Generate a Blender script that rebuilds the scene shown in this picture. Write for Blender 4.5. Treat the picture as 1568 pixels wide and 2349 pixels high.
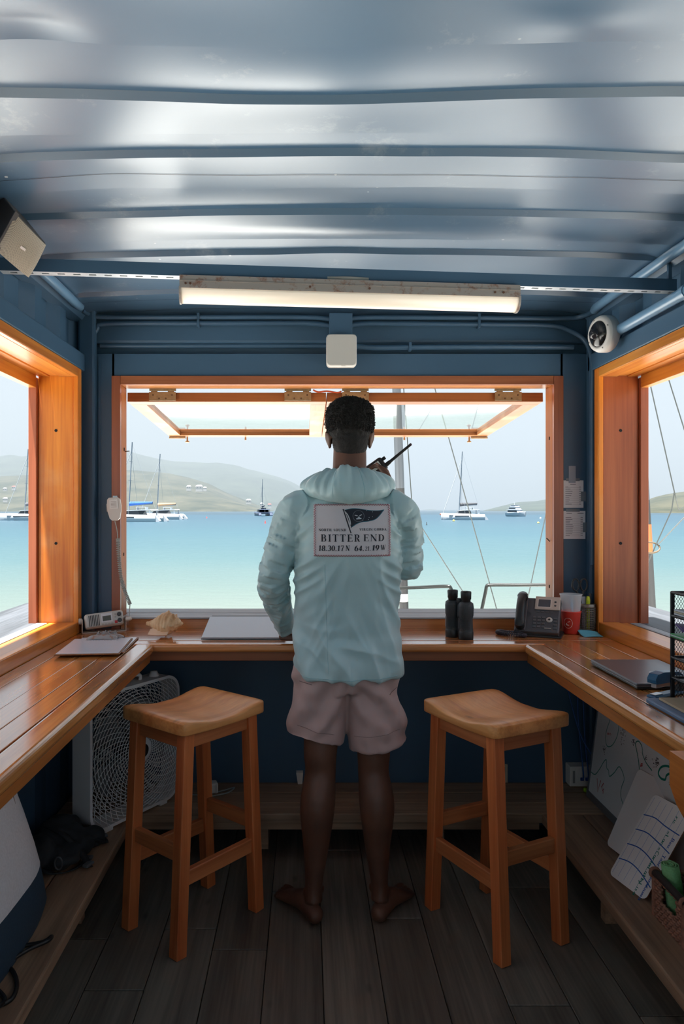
import bpy, bmesh, math, random
import numpy as np
from mathutils import Vector, Matrix, Euler, Quaternion, noise as mnoise
from mathutils.bvhtree import BVHTree

scene = bpy.context.scene
for _o in list(bpy.data.objects):
    bpy.data.objects.remove(_o, do_unlink=True)
C = scene.collection
rnd = random.Random(7)

# ------------------------------------------------------------------ camera
F, CU, CV, EYE = 1640.0, 701.0, 1168.0, 1.45      # focal length and vanishing point in photo pixels, eye height
cam_d = bpy.data.cameras.new('camera')
cam = bpy.data.objects.new('camera', cam_d); C.objects.link(cam)
cam.location = (0, 0, EYE); cam.rotation_euler = (math.radians(90), 0, 0)
cam_d.sensor_fit = 'AUTO'; cam_d.sensor_width = 36.0
cam_d.lens = 36.0 * F / 2349.0
cam_d.shift_x = (784.0 - CU) / 2349.0
cam_d.shift_y = -(1174.5 - CV) / 2349.0
cam_d.clip_start = 0.02; cam_d.clip_end = 20000
scene.camera = cam

# ------------------------------------------------------------------ colour, exposure
scene.view_settings.view_transform = 'Standard'
scene.view_settings.look = 'None'
scene.view_settings.exposure = EXPOSURE = 0.32
scene.view_settings.gamma = 1.0
scene.view_settings.use_curve_mapping = False
scene.cycles.max_bounces = 9
scene.cycles.diffuse_bounces = 5
scene.cycles.adaptive_threshold = 0.015
scene.cycles.glossy_bounces = 5
scene.cycles.transmission_bounces = 8
scene.cycles.volume_bounces = 1
scene.cycles.sample_clamp_indirect = 12.0
scene.cycles.caustics_reflective = False
scene.cycles.caustics_refractive = False

def s2l(c):
    return tuple(((v / 255.0) / 12.92 if v / 255.0 <= 0.04045 else ((v / 255.0 + 0.055) / 1.055) ** 2.4) for v in c)

# ------------------------------------------------------------------ sky: bright hazy tropical noon
SKY_STRENGTH = 0.86
w = bpy.data.worlds.new('world'); scene.world = w; w.use_nodes = True
nt = w.node_tree; nt.nodes.clear()
N = nt.nodes.new; L = nt.links.new
out = N('ShaderNodeOutputWorld'); bg = N('ShaderNodeBackground')
tc = N('ShaderNodeTexCoord'); sep = N('ShaderNodeSeparateXYZ'); L(tc.outputs['Generated'], sep.inputs[0])
ramp = N('ShaderNodeValToRGB'); L(sep.outputs['Z'], ramp.inputs[0])
ramp.color_ramp.elements[0].position = 0.0; ramp.color_ramp.elements[0].color = (*s2l((214, 229, 241)), 1)
ramp.color_ramp.elements[1].position = 0.75; ramp.color_ramp.elements[1].color = (*s2l((196, 216, 236)), 1)
nz = N('ShaderNodeTexNoise'); nz.inputs['Scale'].default_value = 2.2; nz.inputs['Detail'].default_value = 4
mp = N('ShaderNodeMapping'); mp.inputs['Scale'].default_value = (1, 1, 2.6)
L(tc.outputs['Generated'], mp.inputs[0]); L(mp.outputs[0], nz.inputs['Vector'])
cr = N('ShaderNodeValToRGB'); L(nz.outputs['Fac'], cr.inputs[0])
cr.color_ramp.elements[0].position = 0.38; cr.color_ramp.elements[0].color = (0, 0, 0, 1)
cr.color_ramp.elements[1].position = 0.68; cr.color_ramp.elements[1].color = (1, 1, 1, 1)
mx = N('ShaderNodeMixRGB'); mx.inputs[2].default_value = (*s2l((226, 236, 244)), 1)
L(cr.outputs[0], mx.inputs[0]); L(ramp.outputs[0], mx.inputs[1])
L(mx.outputs[0], bg.inputs['Color']); bg.inputs['Strength'].default_value = SKY_STRENGTH
L(bg.outputs[0], out.inputs['Surface'])

# ------------------------------------------------------------------ sun, almost overhead
SUN_STRENGTH = 18.0
sun_d = bpy.data.lights.new('sun', 'SUN'); sun_d.energy = SUN_STRENGTH; sun_d.angle = math.radians(1.5); sun_d.color = (1.0, 0.98, 0.95)
sun = bpy.data.objects.new('sun', sun_d); C.objects.link(sun)
sun.location = (0, 0, 30); sun.rotation_euler = (math.radians(7), math.radians(-6), 0)

# ------------------------------------------------------------------ measuring helpers
def at(u, v, y):
    """world point seen at photo pixel (u, v) at distance y"""
    return Vector(((u - CU) / F * y, y, EYE + (CV - v) / F * y))

# ------------------------------------------------------------------ scene-graph helpers
def tag(o, label=None, cat=None, group=None, kind=None):
    if label: o['label'] = label
    if cat: o['category'] = cat
    if group: o['group'] = group
    if kind: o['kind'] = kind
    return o
def thing(name, label, cat, loc=(0, 0, 0), rotz=0.0, group=None, kind=None):
    o = bpy.data.objects.new(name, None); C.objects.link(o)
    o.empty_display_size = 0.05
    o.location = loc; o.rotation_euler = (0, 0, rotz)
    return tag(o, label, cat, group, kind)
def link(name, me, mat, parent=None):
    o = bpy.data.objects.new(name, me); C.objects.link(o)
    if mat is not None and len(me.materials) == 0:
        for m in (mat if isinstance(mat, (list, tuple)) else [mat]): me.materials.append(m)
    if parent is not None: o.parent = parent
    return o
def worldmat(p):
    m = Matrix.Identity(4)
    while p is not None:
        m = (Matrix.LocRotScale(p.location, p.rotation_euler, p.scale)) @ m
        p = p.parent
    return m
def dup(root, parent=None):
    c = root.copy(); C.objects.link(c); c.parent = parent
    for ch in list(root.children): dup(ch, c)
    return c

class MB:
    """collects simple shapes into one mesh"""
    def __init__(s): s.v = []; s.f = []; s.sm = []; s.mi = []
    def add(s, vs, fs, smooth=False, mi=0):
        b = len(s.v); s.v += [Vector(p) for p in vs]
        for f in fs: s.f.append([i + b for i in f]); s.sm.append(smooth); s.mi.append(mi)
        return s
    def box(s, lo, hi, rot=None, pivot=None, mi=0):
        (a, b, c), (d, e, g) = lo, hi
        vs = [Vector(p) for p in ((a, b, c), (d, b, c), (d, e, c), (a, e, c), (a, b, g), (d, b, g), (d, e, g), (a, e, g))]
        if rot is not None:
            pv = Vector(pivot) if pivot is not None else (vs[0] + vs[6]) / 2
            R = rot.to_matrix() if isinstance(rot, (Euler, Quaternion)) else rot
            vs = [R @ (p - pv) + pv for p in vs]
        return s.add(vs, [(0, 3, 2, 1), (4, 5, 6, 7), (0, 1, 5, 4), (1, 2, 6, 5), (2, 3, 7, 6), (3, 0, 4, 7)], mi=mi)
    def cbox(s, c, size, rot=None, mi=0):
        c = Vector(c); h = Vector(size) / 2
        return s.box(c - h, c + h, rot, c, mi)
    def bar(s, p0, p1, w, h, up=(0, 0, 1), w1=None, h1=None, mi=0):
        p0, p1 = Vector(p0), Vector(p1); d = (p1 - p0).normalized(); up = Vector(up)
        sx = d.cross(up)
        if sx.length < 1e-6: sx = d.cross(Vector((1, 0, 0)))
        sx.normalize(); u = sx.cross(d)
        w1 = w if w1 is None else w1; h1 = h if h1 is None else h1
        vs = [p + sx * (a * ww / 2) + u * (b * hh / 2) for p, ww, hh in ((p0, w, h), (p1, w1, h1)) for a, b in ((-1, -1), (1, -1), (1, 1), (-1, 1))]
        return s.add(vs, [(0, 1, 2, 3), (7, 6, 5, 4), (0, 4, 5, 1), (1, 5, 6, 2), (2, 6, 7, 3), (3, 7, 4, 0)], mi=mi)
    def tube(s, pts, r, n=10, cap=True, closed=False, smooth=True, mi=0):
        pts = [Vector(p) for p in pts]; m = len(pts)
        rs = r if isinstance(r, (list, tuple)) else [r] * m
        rings = []; prev = None
        for i in range(m):
            if closed: d = pts[(i + 1) % m] - pts[i - 1]
            else: d = pts[min(i + 1, m - 1)] - pts[max(i - 1, 0)]
            d.normalize()
            if prev is None:
                a = d.orthogonal().normalized()
            else:
                a = prev - d * prev.dot(d)
                if a.length < 1e-6: a = d.orthogonal()
                a.normalize()
            prev = a; b = d.cross(a)
            rings.append([pts[i] + (a * math.cos(2 * math.pi * k / n) + b * math.sin(2 * math.pi * k / n)) * rs[i] for k in range(n)])
        vs = [p for ring in rings for p in ring]; fs = []
        for i in range(m if closed else m - 1):
            j = (i + 1) % m
            for k in range(n):
                k2 = (k + 1) % n
                fs.append((i * n + k, i * n + k2, j * n + k2, j * n + k))
        s.add(vs, fs, smooth, mi)
        if cap and not closed:
            s.add(rings[0], [tuple(range(n))[::-1]], False, mi); s.add(rings[-1], [tuple(range(n))], False, mi)
        return s
    def lathe(s, prof, n=24, M=None, smooth=True, mi=0, sharp=False):
        """prof: (r, z) pairs turned about local z; M places it"""
        M = M or Matrix.Identity(4)
        def ring(r, z): return [M @ Vector((r * math.cos(2 * math.pi * k / n), r * math.sin(2 * math.pi * k / n), z)) for k in range(n)]
        if sharp:
            for (r0, z0), (r1, z1) in zip(prof[:-1], prof[1:]):
                s.add(ring(r0, z0) + ring(r1, z1), [(k, (k + 1) % n, n + (k + 1) % n, n + k) for k in range(n)], smooth, mi)
        else:
            vs = [p for r, z in prof for p in ring(r, z)]; fs = []
            for i in range(len(prof) - 1):
                for k in range(n): fs.append((i * n + k, i * n + (k + 1) % n, (i + 1) * n + (k + 1) % n, (i + 1) * n + k))
            s.add(vs, fs, smooth, mi)
        if prof[0][0] > 1e-5: s.add(ring(*prof[0]), [tuple(range(n))[::-1]], False, mi)
        if prof[-1][0] > 1e-5: s.add(ring(*prof[-1]), [tuple(range(n))], False, mi)
        return s
    def prism(s, poly, vec, M=None, mi=0, smooth=False):
        """poly: closed outline of 3-D points; extruded along vec"""
        M = M or Matrix.Identity(4)
        a = [M @ Vector(p) for p in poly]; d = (M.to_3x3() @ Vector(vec)); b = [p + d for p in a]; n = len(a)
        s.add(a, [tuple(range(n))[::-1]], False, mi); s.add(b, [tuple(range(n))], False, mi)
        s.add(a + b, [(i, (i + 1) % n, n + (i + 1) % n, n + i) for i in range(n)], smooth, mi)
        return s
    def grid(s, rows, smooth=True, mi=0, flip=False):
        """rows: list of equally long lists of points"""
        m = len(rows[0]); vs = [p for r in rows for p in r]; fs = []
        for i in range(len(rows) - 1):
            for j in range(m - 1):
                q = (i * m + j, i * m + j + 1, (i + 1) * m + j + 1, (i + 1) * m + j)
                fs.append(q[::-1] if flip else q)
        return s.add(vs, fs, smooth, mi)
    def build(s, name, mat, parent=None, local=False, bevel=0.0, seg=2, weld=False):
        """vertices are world coordinates unless local"""
        me = bpy.data.meshes.new(name)
        vs = s.v
        if parent is not None and not local:
            inv = worldmat(parent).inverted(); vs = [inv @ p for p in vs]
        org = Vector((0, 0, 0))
        if parent is None and not local and len(vs):
            xs = np.array([tuple(p) for p in vs]); lo = xs.min(0); hi = xs.max(0)
            org = Vector(((lo[0] + hi[0]) / 2, (lo[1] + hi[1]) / 2, lo[2])); vs = [p - org for p in vs]
        me.from_pydata([tuple(p) for p in vs], [], s.f)
        me.polygons.foreach_set('use_smooth', s.sm); me.polygons.foreach_set('material_index', s.mi)
        if weld:
            bm = bmesh.new(); bm.from_mesh(me); bmesh.ops.remove_doubles(bm, verts=bm.verts, dist=1e-5)
            bmesh.ops.recalc_face_normals(bm, faces=bm.faces); bm.to_mesh(me); bm.free()
        me.update()
        o = link(name, me, mat, parent); o.location = org
        if bevel:
            md = o.modifiers.new('bevel', 'BEVEL'); md.width = bevel; md.segments = seg; md.limit_method = 'ANGLE'; md.angle_limit = math.radians(40)
            md.harden_normals = False
        return o

def smoothstep(a, b, x):
    t = min(1, max(0, (x - a) / (b - a))); return t * t * (3 - 2 * t)
def catmull(pts, n=8, closed=False):
    P = [Vector(p) for p in pts]; out = []; m = len(P)
    for i in range(m if closed else m - 1):
        if closed: p0, p1, p2, p3 = P[i - 1], P[i], P[(i + 1) % m], P[(i + 2) % m]
        else: p0, p1, p2, p3 = P[max(i - 1, 0)], P[i], P[i + 1], P[min(i + 2, m - 1)]
        for k in range(n):
            t = k / n
            out.append(0.5 * ((2 * p1) + (p2 - p0) * t + (2 * p0 - 5 * p1 + 4 * p2 - p3) * t * t + (3 * p1 - p0 - 3 * p2 + p3) * t ** 3))
    if not closed: out.append(P[-1])
    return out

# ------------------------------------------------------------------ materials
MATS = {}
def newmat(name):
    m = bpy.data.materials.new(name); m.use_nodes = True
    nt = m.node_tree; nt.nodes.clear()
    o = nt.nodes.new('ShaderNodeOutputMaterial'); b = nt.nodes.new('ShaderNodeBsdfPrincipled')
    nt.links.new(b.outputs[0], o.inputs['Surface'])
    MATS[name] = m
    return m, nt, b
def plain(name, col, rough=0.5, metal=0.0, spec=0.5, noise=0.0, nscale=30, bump=0.0, alpha=1.0, trans=0.0, sheen=0.0, emit=None, subsurf=0.0):
    if name in MATS: return MATS[name]
    m, nt, b = newmat(name); c = s2l(col)
    b.inputs['Base Color'].default_value = (*c, 1); b.inputs['Roughness'].default_value = rough
    b.inputs['Metallic'].default_value = metal; b.inputs['Specular IOR Level'].default_value = spec
    b.inputs['Alpha'].default_value = alpha; b.inputs['Transmission Weight'].default_value = trans
    b.inputs['Sheen Weight'].default_value = sheen
    if emit:
        b.inputs['Emission Color'].default_value = (*s2l(emit[0]), 1); b.inputs['Emission Strength'].default_value = emit[1]
    if noise or bump:
        t = nt.nodes.new('ShaderNodeTexCoord'); z = nt.nodes.new('ShaderNodeTexNoise')
        z.inputs['Scale'].default_value = nscale; z.inputs['Detail'].default_value = 4
        nt.links.new(t.outputs['Object'], z.inputs['Vector'])
        if noise:
            r = nt.nodes.new('ShaderNodeValToRGB'); nt.links.new(z.outputs['Fac'], r.inputs[0])
            r.color_ramp.elements[0].position = 0.3; r.color_ramp.elements[1].position = 0.7
            r.color_ramp.elements[0].color = (*[max(0, v * (1 - noise)) for v in c], 1)
            r.color_ramp.elements[1].color = (*[min(1, v * (1 + noise)) for v in c], 1)
            nt.links.new(r.outputs[0], b.inputs['Base Color'])
        if bump:
            bp = nt.nodes.new('ShaderNodeBump'); bp.inputs['Strength'].default_value = bump; bp.inputs['Distance'].default_value = 0.002
            nt.links.new(z.outputs['Fac'], bp.inputs['Height']); nt.links.new(bp.outputs[0], b.inputs['Normal'])
    return m
def wood(name, dark, light, axis='Y', rough=0.3, scale=1.0, var=0.25, coat=0.0, knots=0.35, wear=None, bump=0.15):
    """procedural timber: stretched grain along one axis, knots, a shift from piece to piece"""
    if name in MATS: return MATS[name]
    m, nt, b = newmat(name); N = nt.nodes.new; L = nt.links.new
    t = N('ShaderNodeTexCoord'); oi = N('ShaderNodeObjectInfo')
    add = N('ShaderNodeVectorMath'); add.operation = 'MULTIPLY_ADD'
    cmb = N('ShaderNodeCombineXYZ')
    for k in range(3): L(oi.outputs['Random'], cmb.inputs[k])
    L(cmb.outputs[0], add.inputs[0]); add.inputs[1].default_value = (13, 17, 11); L(t.outputs['Object'], add.inputs[2])
    mp = N('ShaderNodeMapping'); sc = {'X': (1.2, 16, 16), 'Y': (16, 1.2, 16), 'Z': (16, 16, 1.2)}[axis]
    mp.inputs['Scale'].default_value = tuple(v * scale for v in sc); L(add.outputs[0], mp.inputs[0])
    n1 = N('ShaderNodeTexNoise'); n1.inputs['Scale'].default_value = 1.0; n1.inputs['Detail'].default_value = 5; n1.inputs['Distortion'].default_value = 0.6
    L(mp.outputs[0], n1.inputs['Vector'])
    mp2 = N('ShaderNodeMapping'); sc2 = {'X': (3, 110, 110), 'Y': (110, 3, 110), 'Z': (110, 110, 3)}[axis]
    mp2.inputs['Scale'].default_value = tuple(v * scale for v in sc2); L(add.outputs[0], mp2.inputs[0])
    n2 = N('ShaderNodeTexNoise'); n2.inputs['Scale'].default_value = 1.0; n2.inputs['Detail'].default_value = 3
    L(mp2.outputs[0], n2.inputs['Vector'])
    mixn = N('ShaderNodeMix'); mixn.data_type = 'FLOAT'; mixn.inputs[0].default_value = 0.35
    L(n1.outputs['Fac'], mixn.inputs[2]); L(n2.outputs['Fac'], mixn.inputs[3])
    r = N('ShaderNodeValToRGB'); L(mixn.outputs[0], r.inputs[0])
    r.color_ramp.elements[0].position = 0.34; r.color_ramp.elements[0].color = (*s2l(dark), 1)
    r.color_ramp.elements[1].position = 0.62; r.color_ramp.elements[1].color = (*s2l(light), 1)
    # piece-to-piece value shift
    mr = N('ShaderNodeMapRange'); mr.inputs['To Min'].default_value = 1 - var; mr.inputs['To Max'].default_value = 1 + var * 0.6
    L(oi.outputs['Random'], mr.inputs['Value'])
    hsv = N('ShaderNodeHueSaturation'); L(r.outputs[0], hsv.inputs['Color']); L(mr.outputs[0], hsv.inputs['Value'])
    col = hsv.outputs[0]
    if knots:
        vo = N('ShaderNodeTexVoronoi'); vo.inputs['Scale'].default_value = 1.0
        mp3 = N('ShaderNodeMapping'); sc3 = {'X': (4, 9, 9), 'Y': (9, 4, 9), 'Z': (9, 9, 4)}[axis]
        mp3.inputs['Scale'].default_value = tuple(v * scale for v in sc3); L(add.outputs[0], mp3.inputs[0]); L(mp3.outputs[0], vo.inputs['Vector'])
        kr = N('ShaderNodeValToRGB'); L(vo.outputs['Distance'], kr.inputs[0])
        kr.color_ramp.elements[0].position = 0.03; kr.color_ramp.elements[0].color = (1, 1, 1, 1)
        kr.color_ramp.elements[1].position = 0.13; kr.color_ramp.elements[1].color = (0, 0, 0, 1)
        km = N('ShaderNodeMath'); km.operation = 'MULTIPLY'; km.inputs[1].default_value = knots; L(kr.outputs[0], km.inputs[0])
        mk = N('ShaderNodeMixRGB'); mk.inputs[2].default_value = (*[v * 0.35 for v in s2l(dark)], 1)
        L(km.outputs[0], mk.inputs[0]); L(col, mk.inputs[1]); col = mk.outputs[0]
    if wear:
        nw = N('ShaderNodeTexNoise'); nw.inputs['Scale'].default_value = 5; nw.inputs['Detail'].default_value = 6; L(add.outputs[0], nw.inputs['Vector'])
        wr = N('ShaderNodeValToRGB'); L(nw.outputs['Fac'], wr.inputs[0])
        wr.color_ramp.elements[0].position = 0.52; wr.color_ramp.elements[0].color = (0, 0, 0, 1)
        wr.color_ramp.elements[1].position = 0.72; wr.color_ramp.elements[1].color = (wear[1],) * 3 + (1,)
        mw = N('ShaderNodeMixRGB'); mw.inputs[2].default_value = (*s2l(wear[0]), 1)
        L(wr.outputs[0], mw.inputs[0]); L(col, mw.inputs[1]); col = mw.outputs[0]
    L(col, b.inputs['Base Color'])
    rr = N('ShaderNodeMapRange'); rr.inputs['To Min'].default_value = rough * 0.75; rr.inputs['To Max'].default_value = min(1, rough * 1.3)
    L(n1.outputs['Fac'], rr.inputs['Value']); L(rr.outputs[0], b.inputs['Roughness'])
    b.inputs['Coat Weight'].default_value = coat; b.inputs['Coat Roughness'].default_value = 0.15
    bp = N('ShaderNodeBump'); bp.inputs['Strength'].default_value = bump; bp.inputs['Distance'].default_value = 0.002
    L(mixn.outputs[0], bp.inputs['Height']); L(bp.outputs[0], b.inputs['Normal'])
    return m
def paint(name, col, rough=0.35, spec=0.5, spots=0.0, var=0.08, bump=0.08, coat=0.0, coat_ior=1.5, coat_rough=0.25):
    if name in MATS: return MATS[name]
    m, nt, b = newmat(name); N = nt.nodes.new; L = nt.links.new; c = s2l(col)
    g = N('ShaderNodeNewGeometry')
    n1 = N('ShaderNodeTexNoise'); n1.inputs['Scale'].default_value = 2.5; n1.inputs['Detail'].default_value = 5; L(g.outputs['Position'], n1.inputs['Vector'])
    r = N('ShaderNodeValToRGB'); L(n1.outputs['Fac'], r.inputs[0])
    r.color_ramp.elements[0].position = 0.3; r.color_ramp.elements[0].color = (*[v * (1 - var) for v in c], 1)
    r.color_ramp.elements[1].position = 0.7; r.color_ramp.elements[1].color = (*[min(1, v * (1 + var)) for v in c], 1)
    col_o = r.outputs[0]
    if spots:
        vo = N('ShaderNodeTexVoronoi'); vo.inputs['Scale'].default_value = 14; L(g.outputs['Position'], vo.inputs['Vector'])
        n3 = N('ShaderNodeTexNoise'); n3.inputs['Scale'].default_value = 1.6; L(g.outputs['Position'], n3.inputs['Vector'])
        sr = N('ShaderNodeValToRGB'); L(vo.outputs['Distance'], sr.inputs[0])
        sr.color_ramp.elements[0].position = 0.055; sr.color_ramp.elements[0].color = (1, 1, 1, 1)
        sr.color_ramp.elements[1].position = 0.075; sr.color_ramp.elements[1].color = (0, 0, 0, 1)
        s3 = N('ShaderNodeValToRGB'); L(n3.outputs['Fac'], s3.inputs[0])
        s3.color_ramp.elements[0].position = 0.5; s3.color_ramp.elements[0].color = (0, 0, 0, 1)
        s3.color_ramp.elements[1].position = 0.62; s3.color_ramp.elements[1].color = (spots,) * 3 + (1,)
        mm = N('ShaderNodeMath'); mm.operation = 'MULTIPLY'; L(sr.outputs[0], mm.inputs[0]); L(s3.outputs[0], mm.inputs[1])
        mk = N('ShaderNodeMixRGB'); mk.inputs[2].default_value = (*s2l((215, 220, 220)), 1); L(mm.outputs[0], mk.inputs[0]); L(col_o, mk.inputs[1]); col_o = mk.outputs[0]
        # scuffed, chalky patches
        n4 = N('ShaderNodeTexNoise'); n4.inputs['Scale'].default_value = 3.4; n4.inputs['Detail'].default_value = 9; n4.inputs['Roughness'].default_value = 0.75; L(g.outputs['Position'], n4.inputs['Vector'])
        s4 = N('ShaderNodeValToRGB'); L(n4.outputs['Fac'], s4.inputs[0])
        s4.color_ramp.elements[0].position = 0.58; s4.color_ramp.elements[0].color = (0, 0, 0, 1)
        s4.color_ramp.elements[1].position = 0.8; s4.color_ramp.elements[1].color = (0.55,) * 3 + (1,)
        mk2 = N('ShaderNodeMixRGB'); mk2.inputs[2].default_value = (*s2l((190, 196, 198)), 1); L(s4.outputs[0], mk2.inputs[0]); L(col_o, mk2.inputs[1]); col_o = mk2.outputs[0]
    L(col_o, b.inputs['Base Color'])
    b.inputs['Roughness'].default_value = rough; b.inputs['Specular IOR Level'].default_value = spec
    b.inputs['Coat Weight'].default_value = coat; b.inputs['Coat Roughness'].default_value = coat_rough; b.inputs['Coat IOR'].default_value = coat_ior
    n2 = N('ShaderNodeTexNoise'); n2.inputs['Scale'].default_value = 60; n2.inputs['Detail'].default_value = 3; L(g.outputs['Position'], n2.inputs['Vector'])
    bp = N('ShaderNodeBump'); bp.inputs['Strength'].default_value = bump; bp.inputs['Distance'].default_value = 0.001
    L(n2.outputs['Fac'], bp.inputs['Height']); L(bp.outputs[0], b.inputs['Normal'])
    return m

BLUE = (62, 91, 116)
M_blue = paint('blue_paint', BLUE, rough=0.42)
M_ceil = paint('blue_ceiling_paint', (70, 101, 127), rough=0.36, spec=0.6, spots=0.8, coat=1.0, coat_ior=1.65, coat_rough=0.33)
M_fr_y = wood('frame_wood_y', (186, 100, 28), (222, 144, 56), 'Y', rough=0.32, var=0.12, knots=0.1, coat=0.2)
M_fr_x = wood('frame_wood_x', (180, 104, 48), (214, 142, 72), 'X', rough=0.32, var=0.12, knots=0.1, coat=0.2)
M_fr_z = wood('frame_wood_z', (184, 92, 20), (220, 134, 40), 'Z', rough=0.34, var=0.12, knots=0.15, coat=0.15, wear=((226, 186, 130), 0.22))
M_fr_backlit = wood('frame_wood_backlit', (140, 74, 46), (168, 94, 62), 'Z', rough=0.35, var=0.1, knots=0.08, coat=0.15)  # redder tone of the backlit front trim is put into this colour
M_top_y = wood('counter_wood_y', (168, 98, 48), (222, 150, 82), 'Y', rough=0.24, var=0.22, knots=0.4, coat=0.9)
M_top_x = wood('counter_wood_x', (164, 96, 52), (208, 138, 80), 'X', rough=0.24, var=0.15, knots=0.25, coat=0.9)
M_shelf_y = wood('shelf_wood_y', (132, 104, 84), (186, 150, 120), 'Y', rough=0.5, var=0.15, knots=0.35)
M_shelf_x = wood('shelf_wood_x', (132, 108, 88), (182, 150, 122), 'X', rough=0.5, var=0.15, knots=0.35)
M_floor = wood('floor_wood', (88, 82, 74), (132, 124, 112), 'Y', rough=0.5, var=0.3, knots=0.6, bump=0.3)
M_deck_x = wood('weathered_wood_x', (120, 122, 124), (178, 182, 186), 'X', rough=0.55, var=0.1, knots=0.1)
M_deck_y = wood('weathered_wood_y', (120, 122, 124), (178, 182, 186), 'Y', rough=0.55, var=0.1, knots=0.1)
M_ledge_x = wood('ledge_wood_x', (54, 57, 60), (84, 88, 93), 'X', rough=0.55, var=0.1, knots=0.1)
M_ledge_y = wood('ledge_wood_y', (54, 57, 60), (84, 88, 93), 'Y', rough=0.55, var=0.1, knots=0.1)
M_dark = plain('dark_gap', (16, 18, 20), 0.9)
# =================================================================== THE PLACE OUTSIDE
XL, XR, YB = -1.03, 1.315, 3.28           # inside faces of the container walls
SEA_Z = -1.6
def beach_z(x, y):
    d = math.hypot((x - 0.1) * 0.95, y - 0.5)
    return -0.42 - 1.5 * smoothstep(4.0, 24.0, d)
def sea_material():
    m, nt, b = newmat('sea_water'); N = nt.nodes.new; L = nt.links.new
    g = N('ShaderNodeNewGeometry'); sp = N('ShaderNodeSeparateXYZ'); L(g.outputs['Position'], sp.inputs[0])
    ln = N('ShaderNodeVectorMath'); ln.operation = 'LENGTH'; L(g.outputs['Position'], ln.inputs[0])
    n0 = N('ShaderNodeTexNoise'); n0.inputs['Scale'].default_value = 0.03; n0.inputs['Detail'].default_value = 5
    mp0 = N('ShaderNodeMapping'); mp0.inputs['Scale'].default_value = (0.35, 1, 1); L(g.outputs['Position'], mp0.inputs[0]); L(mp0.outputs[0], n0.inputs['Vector'])
    lg = N('ShaderNodeMath'); lg.operation = 'LOGARITHM'; lg.inputs[1].default_value = 10; L(ln.outputs['Value'], lg.inputs[0])
    ad = N('ShaderNodeMath'); ad.operation = 'MULTIPLY_ADD'; ad.inputs[1].default_value = 0.22; L(n0.outputs['Fac'], ad.inputs[0]); L(lg.outputs[0], ad.inputs[2])
    mr = N('ShaderNodeMapRange'); mr.inputs['From Min'].default_value = 1.40; mr.inputs['From Max'].default_value = 2.5; L(ad.outputs[0], mr.inputs['Value'])
    r = N('ShaderNodeValToRGB'); L(mr.outputs[0], r.inputs[0])
    e = r.color_ramp.elements                      # water over sand, deepening away from the beach
    e[0].position = 0.0; e[0].color = (0.1034, 0.1245, 0.1091, 1)
    e[1].position = 1.0; e[1].color = (0.0143, 0.0475, 0.0741, 1)
    for p, c in ((0.12, (0.0795, 0.1113, 0.1003, 1)), (0.32, (0.0412, 0.0860, 0.0930, 1)), (0.60, (0.0215, 0.0667, 0.0872, 1))):
        k = e.new(p); k.color = c
    L(r.outputs[0], b.inputs['Base Color'])
    b.inputs['Roughness'].default_value = 0.3; b.inputs['IOR'].default_value = 1.33; b.inputs['Specular IOR Level'].default_value = 0.3
    mp = N('ShaderNodeMapping'); mp.inputs['Scale'].default_value = (0.6, 1.6, 1); L(g.outputs['Position'], mp.inputs[0])
    n1 = N('ShaderNodeTexNoise'); n1.inputs['Scale'].default_value = 1.1; n1.inputs['Detail'].default_value = 5; L(mp.outputs[0], n1.inputs['Vector'])
    bp = N('ShaderNodeBump'); bp.inputs['Strength'].default_value = 0.9; bp.inputs['Distance'].default_value = 0.12
    L(n1.outputs['Fac'], bp.inputs['Height']); L(bp.outputs[0], b.inputs['Normal'])
    return m
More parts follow.
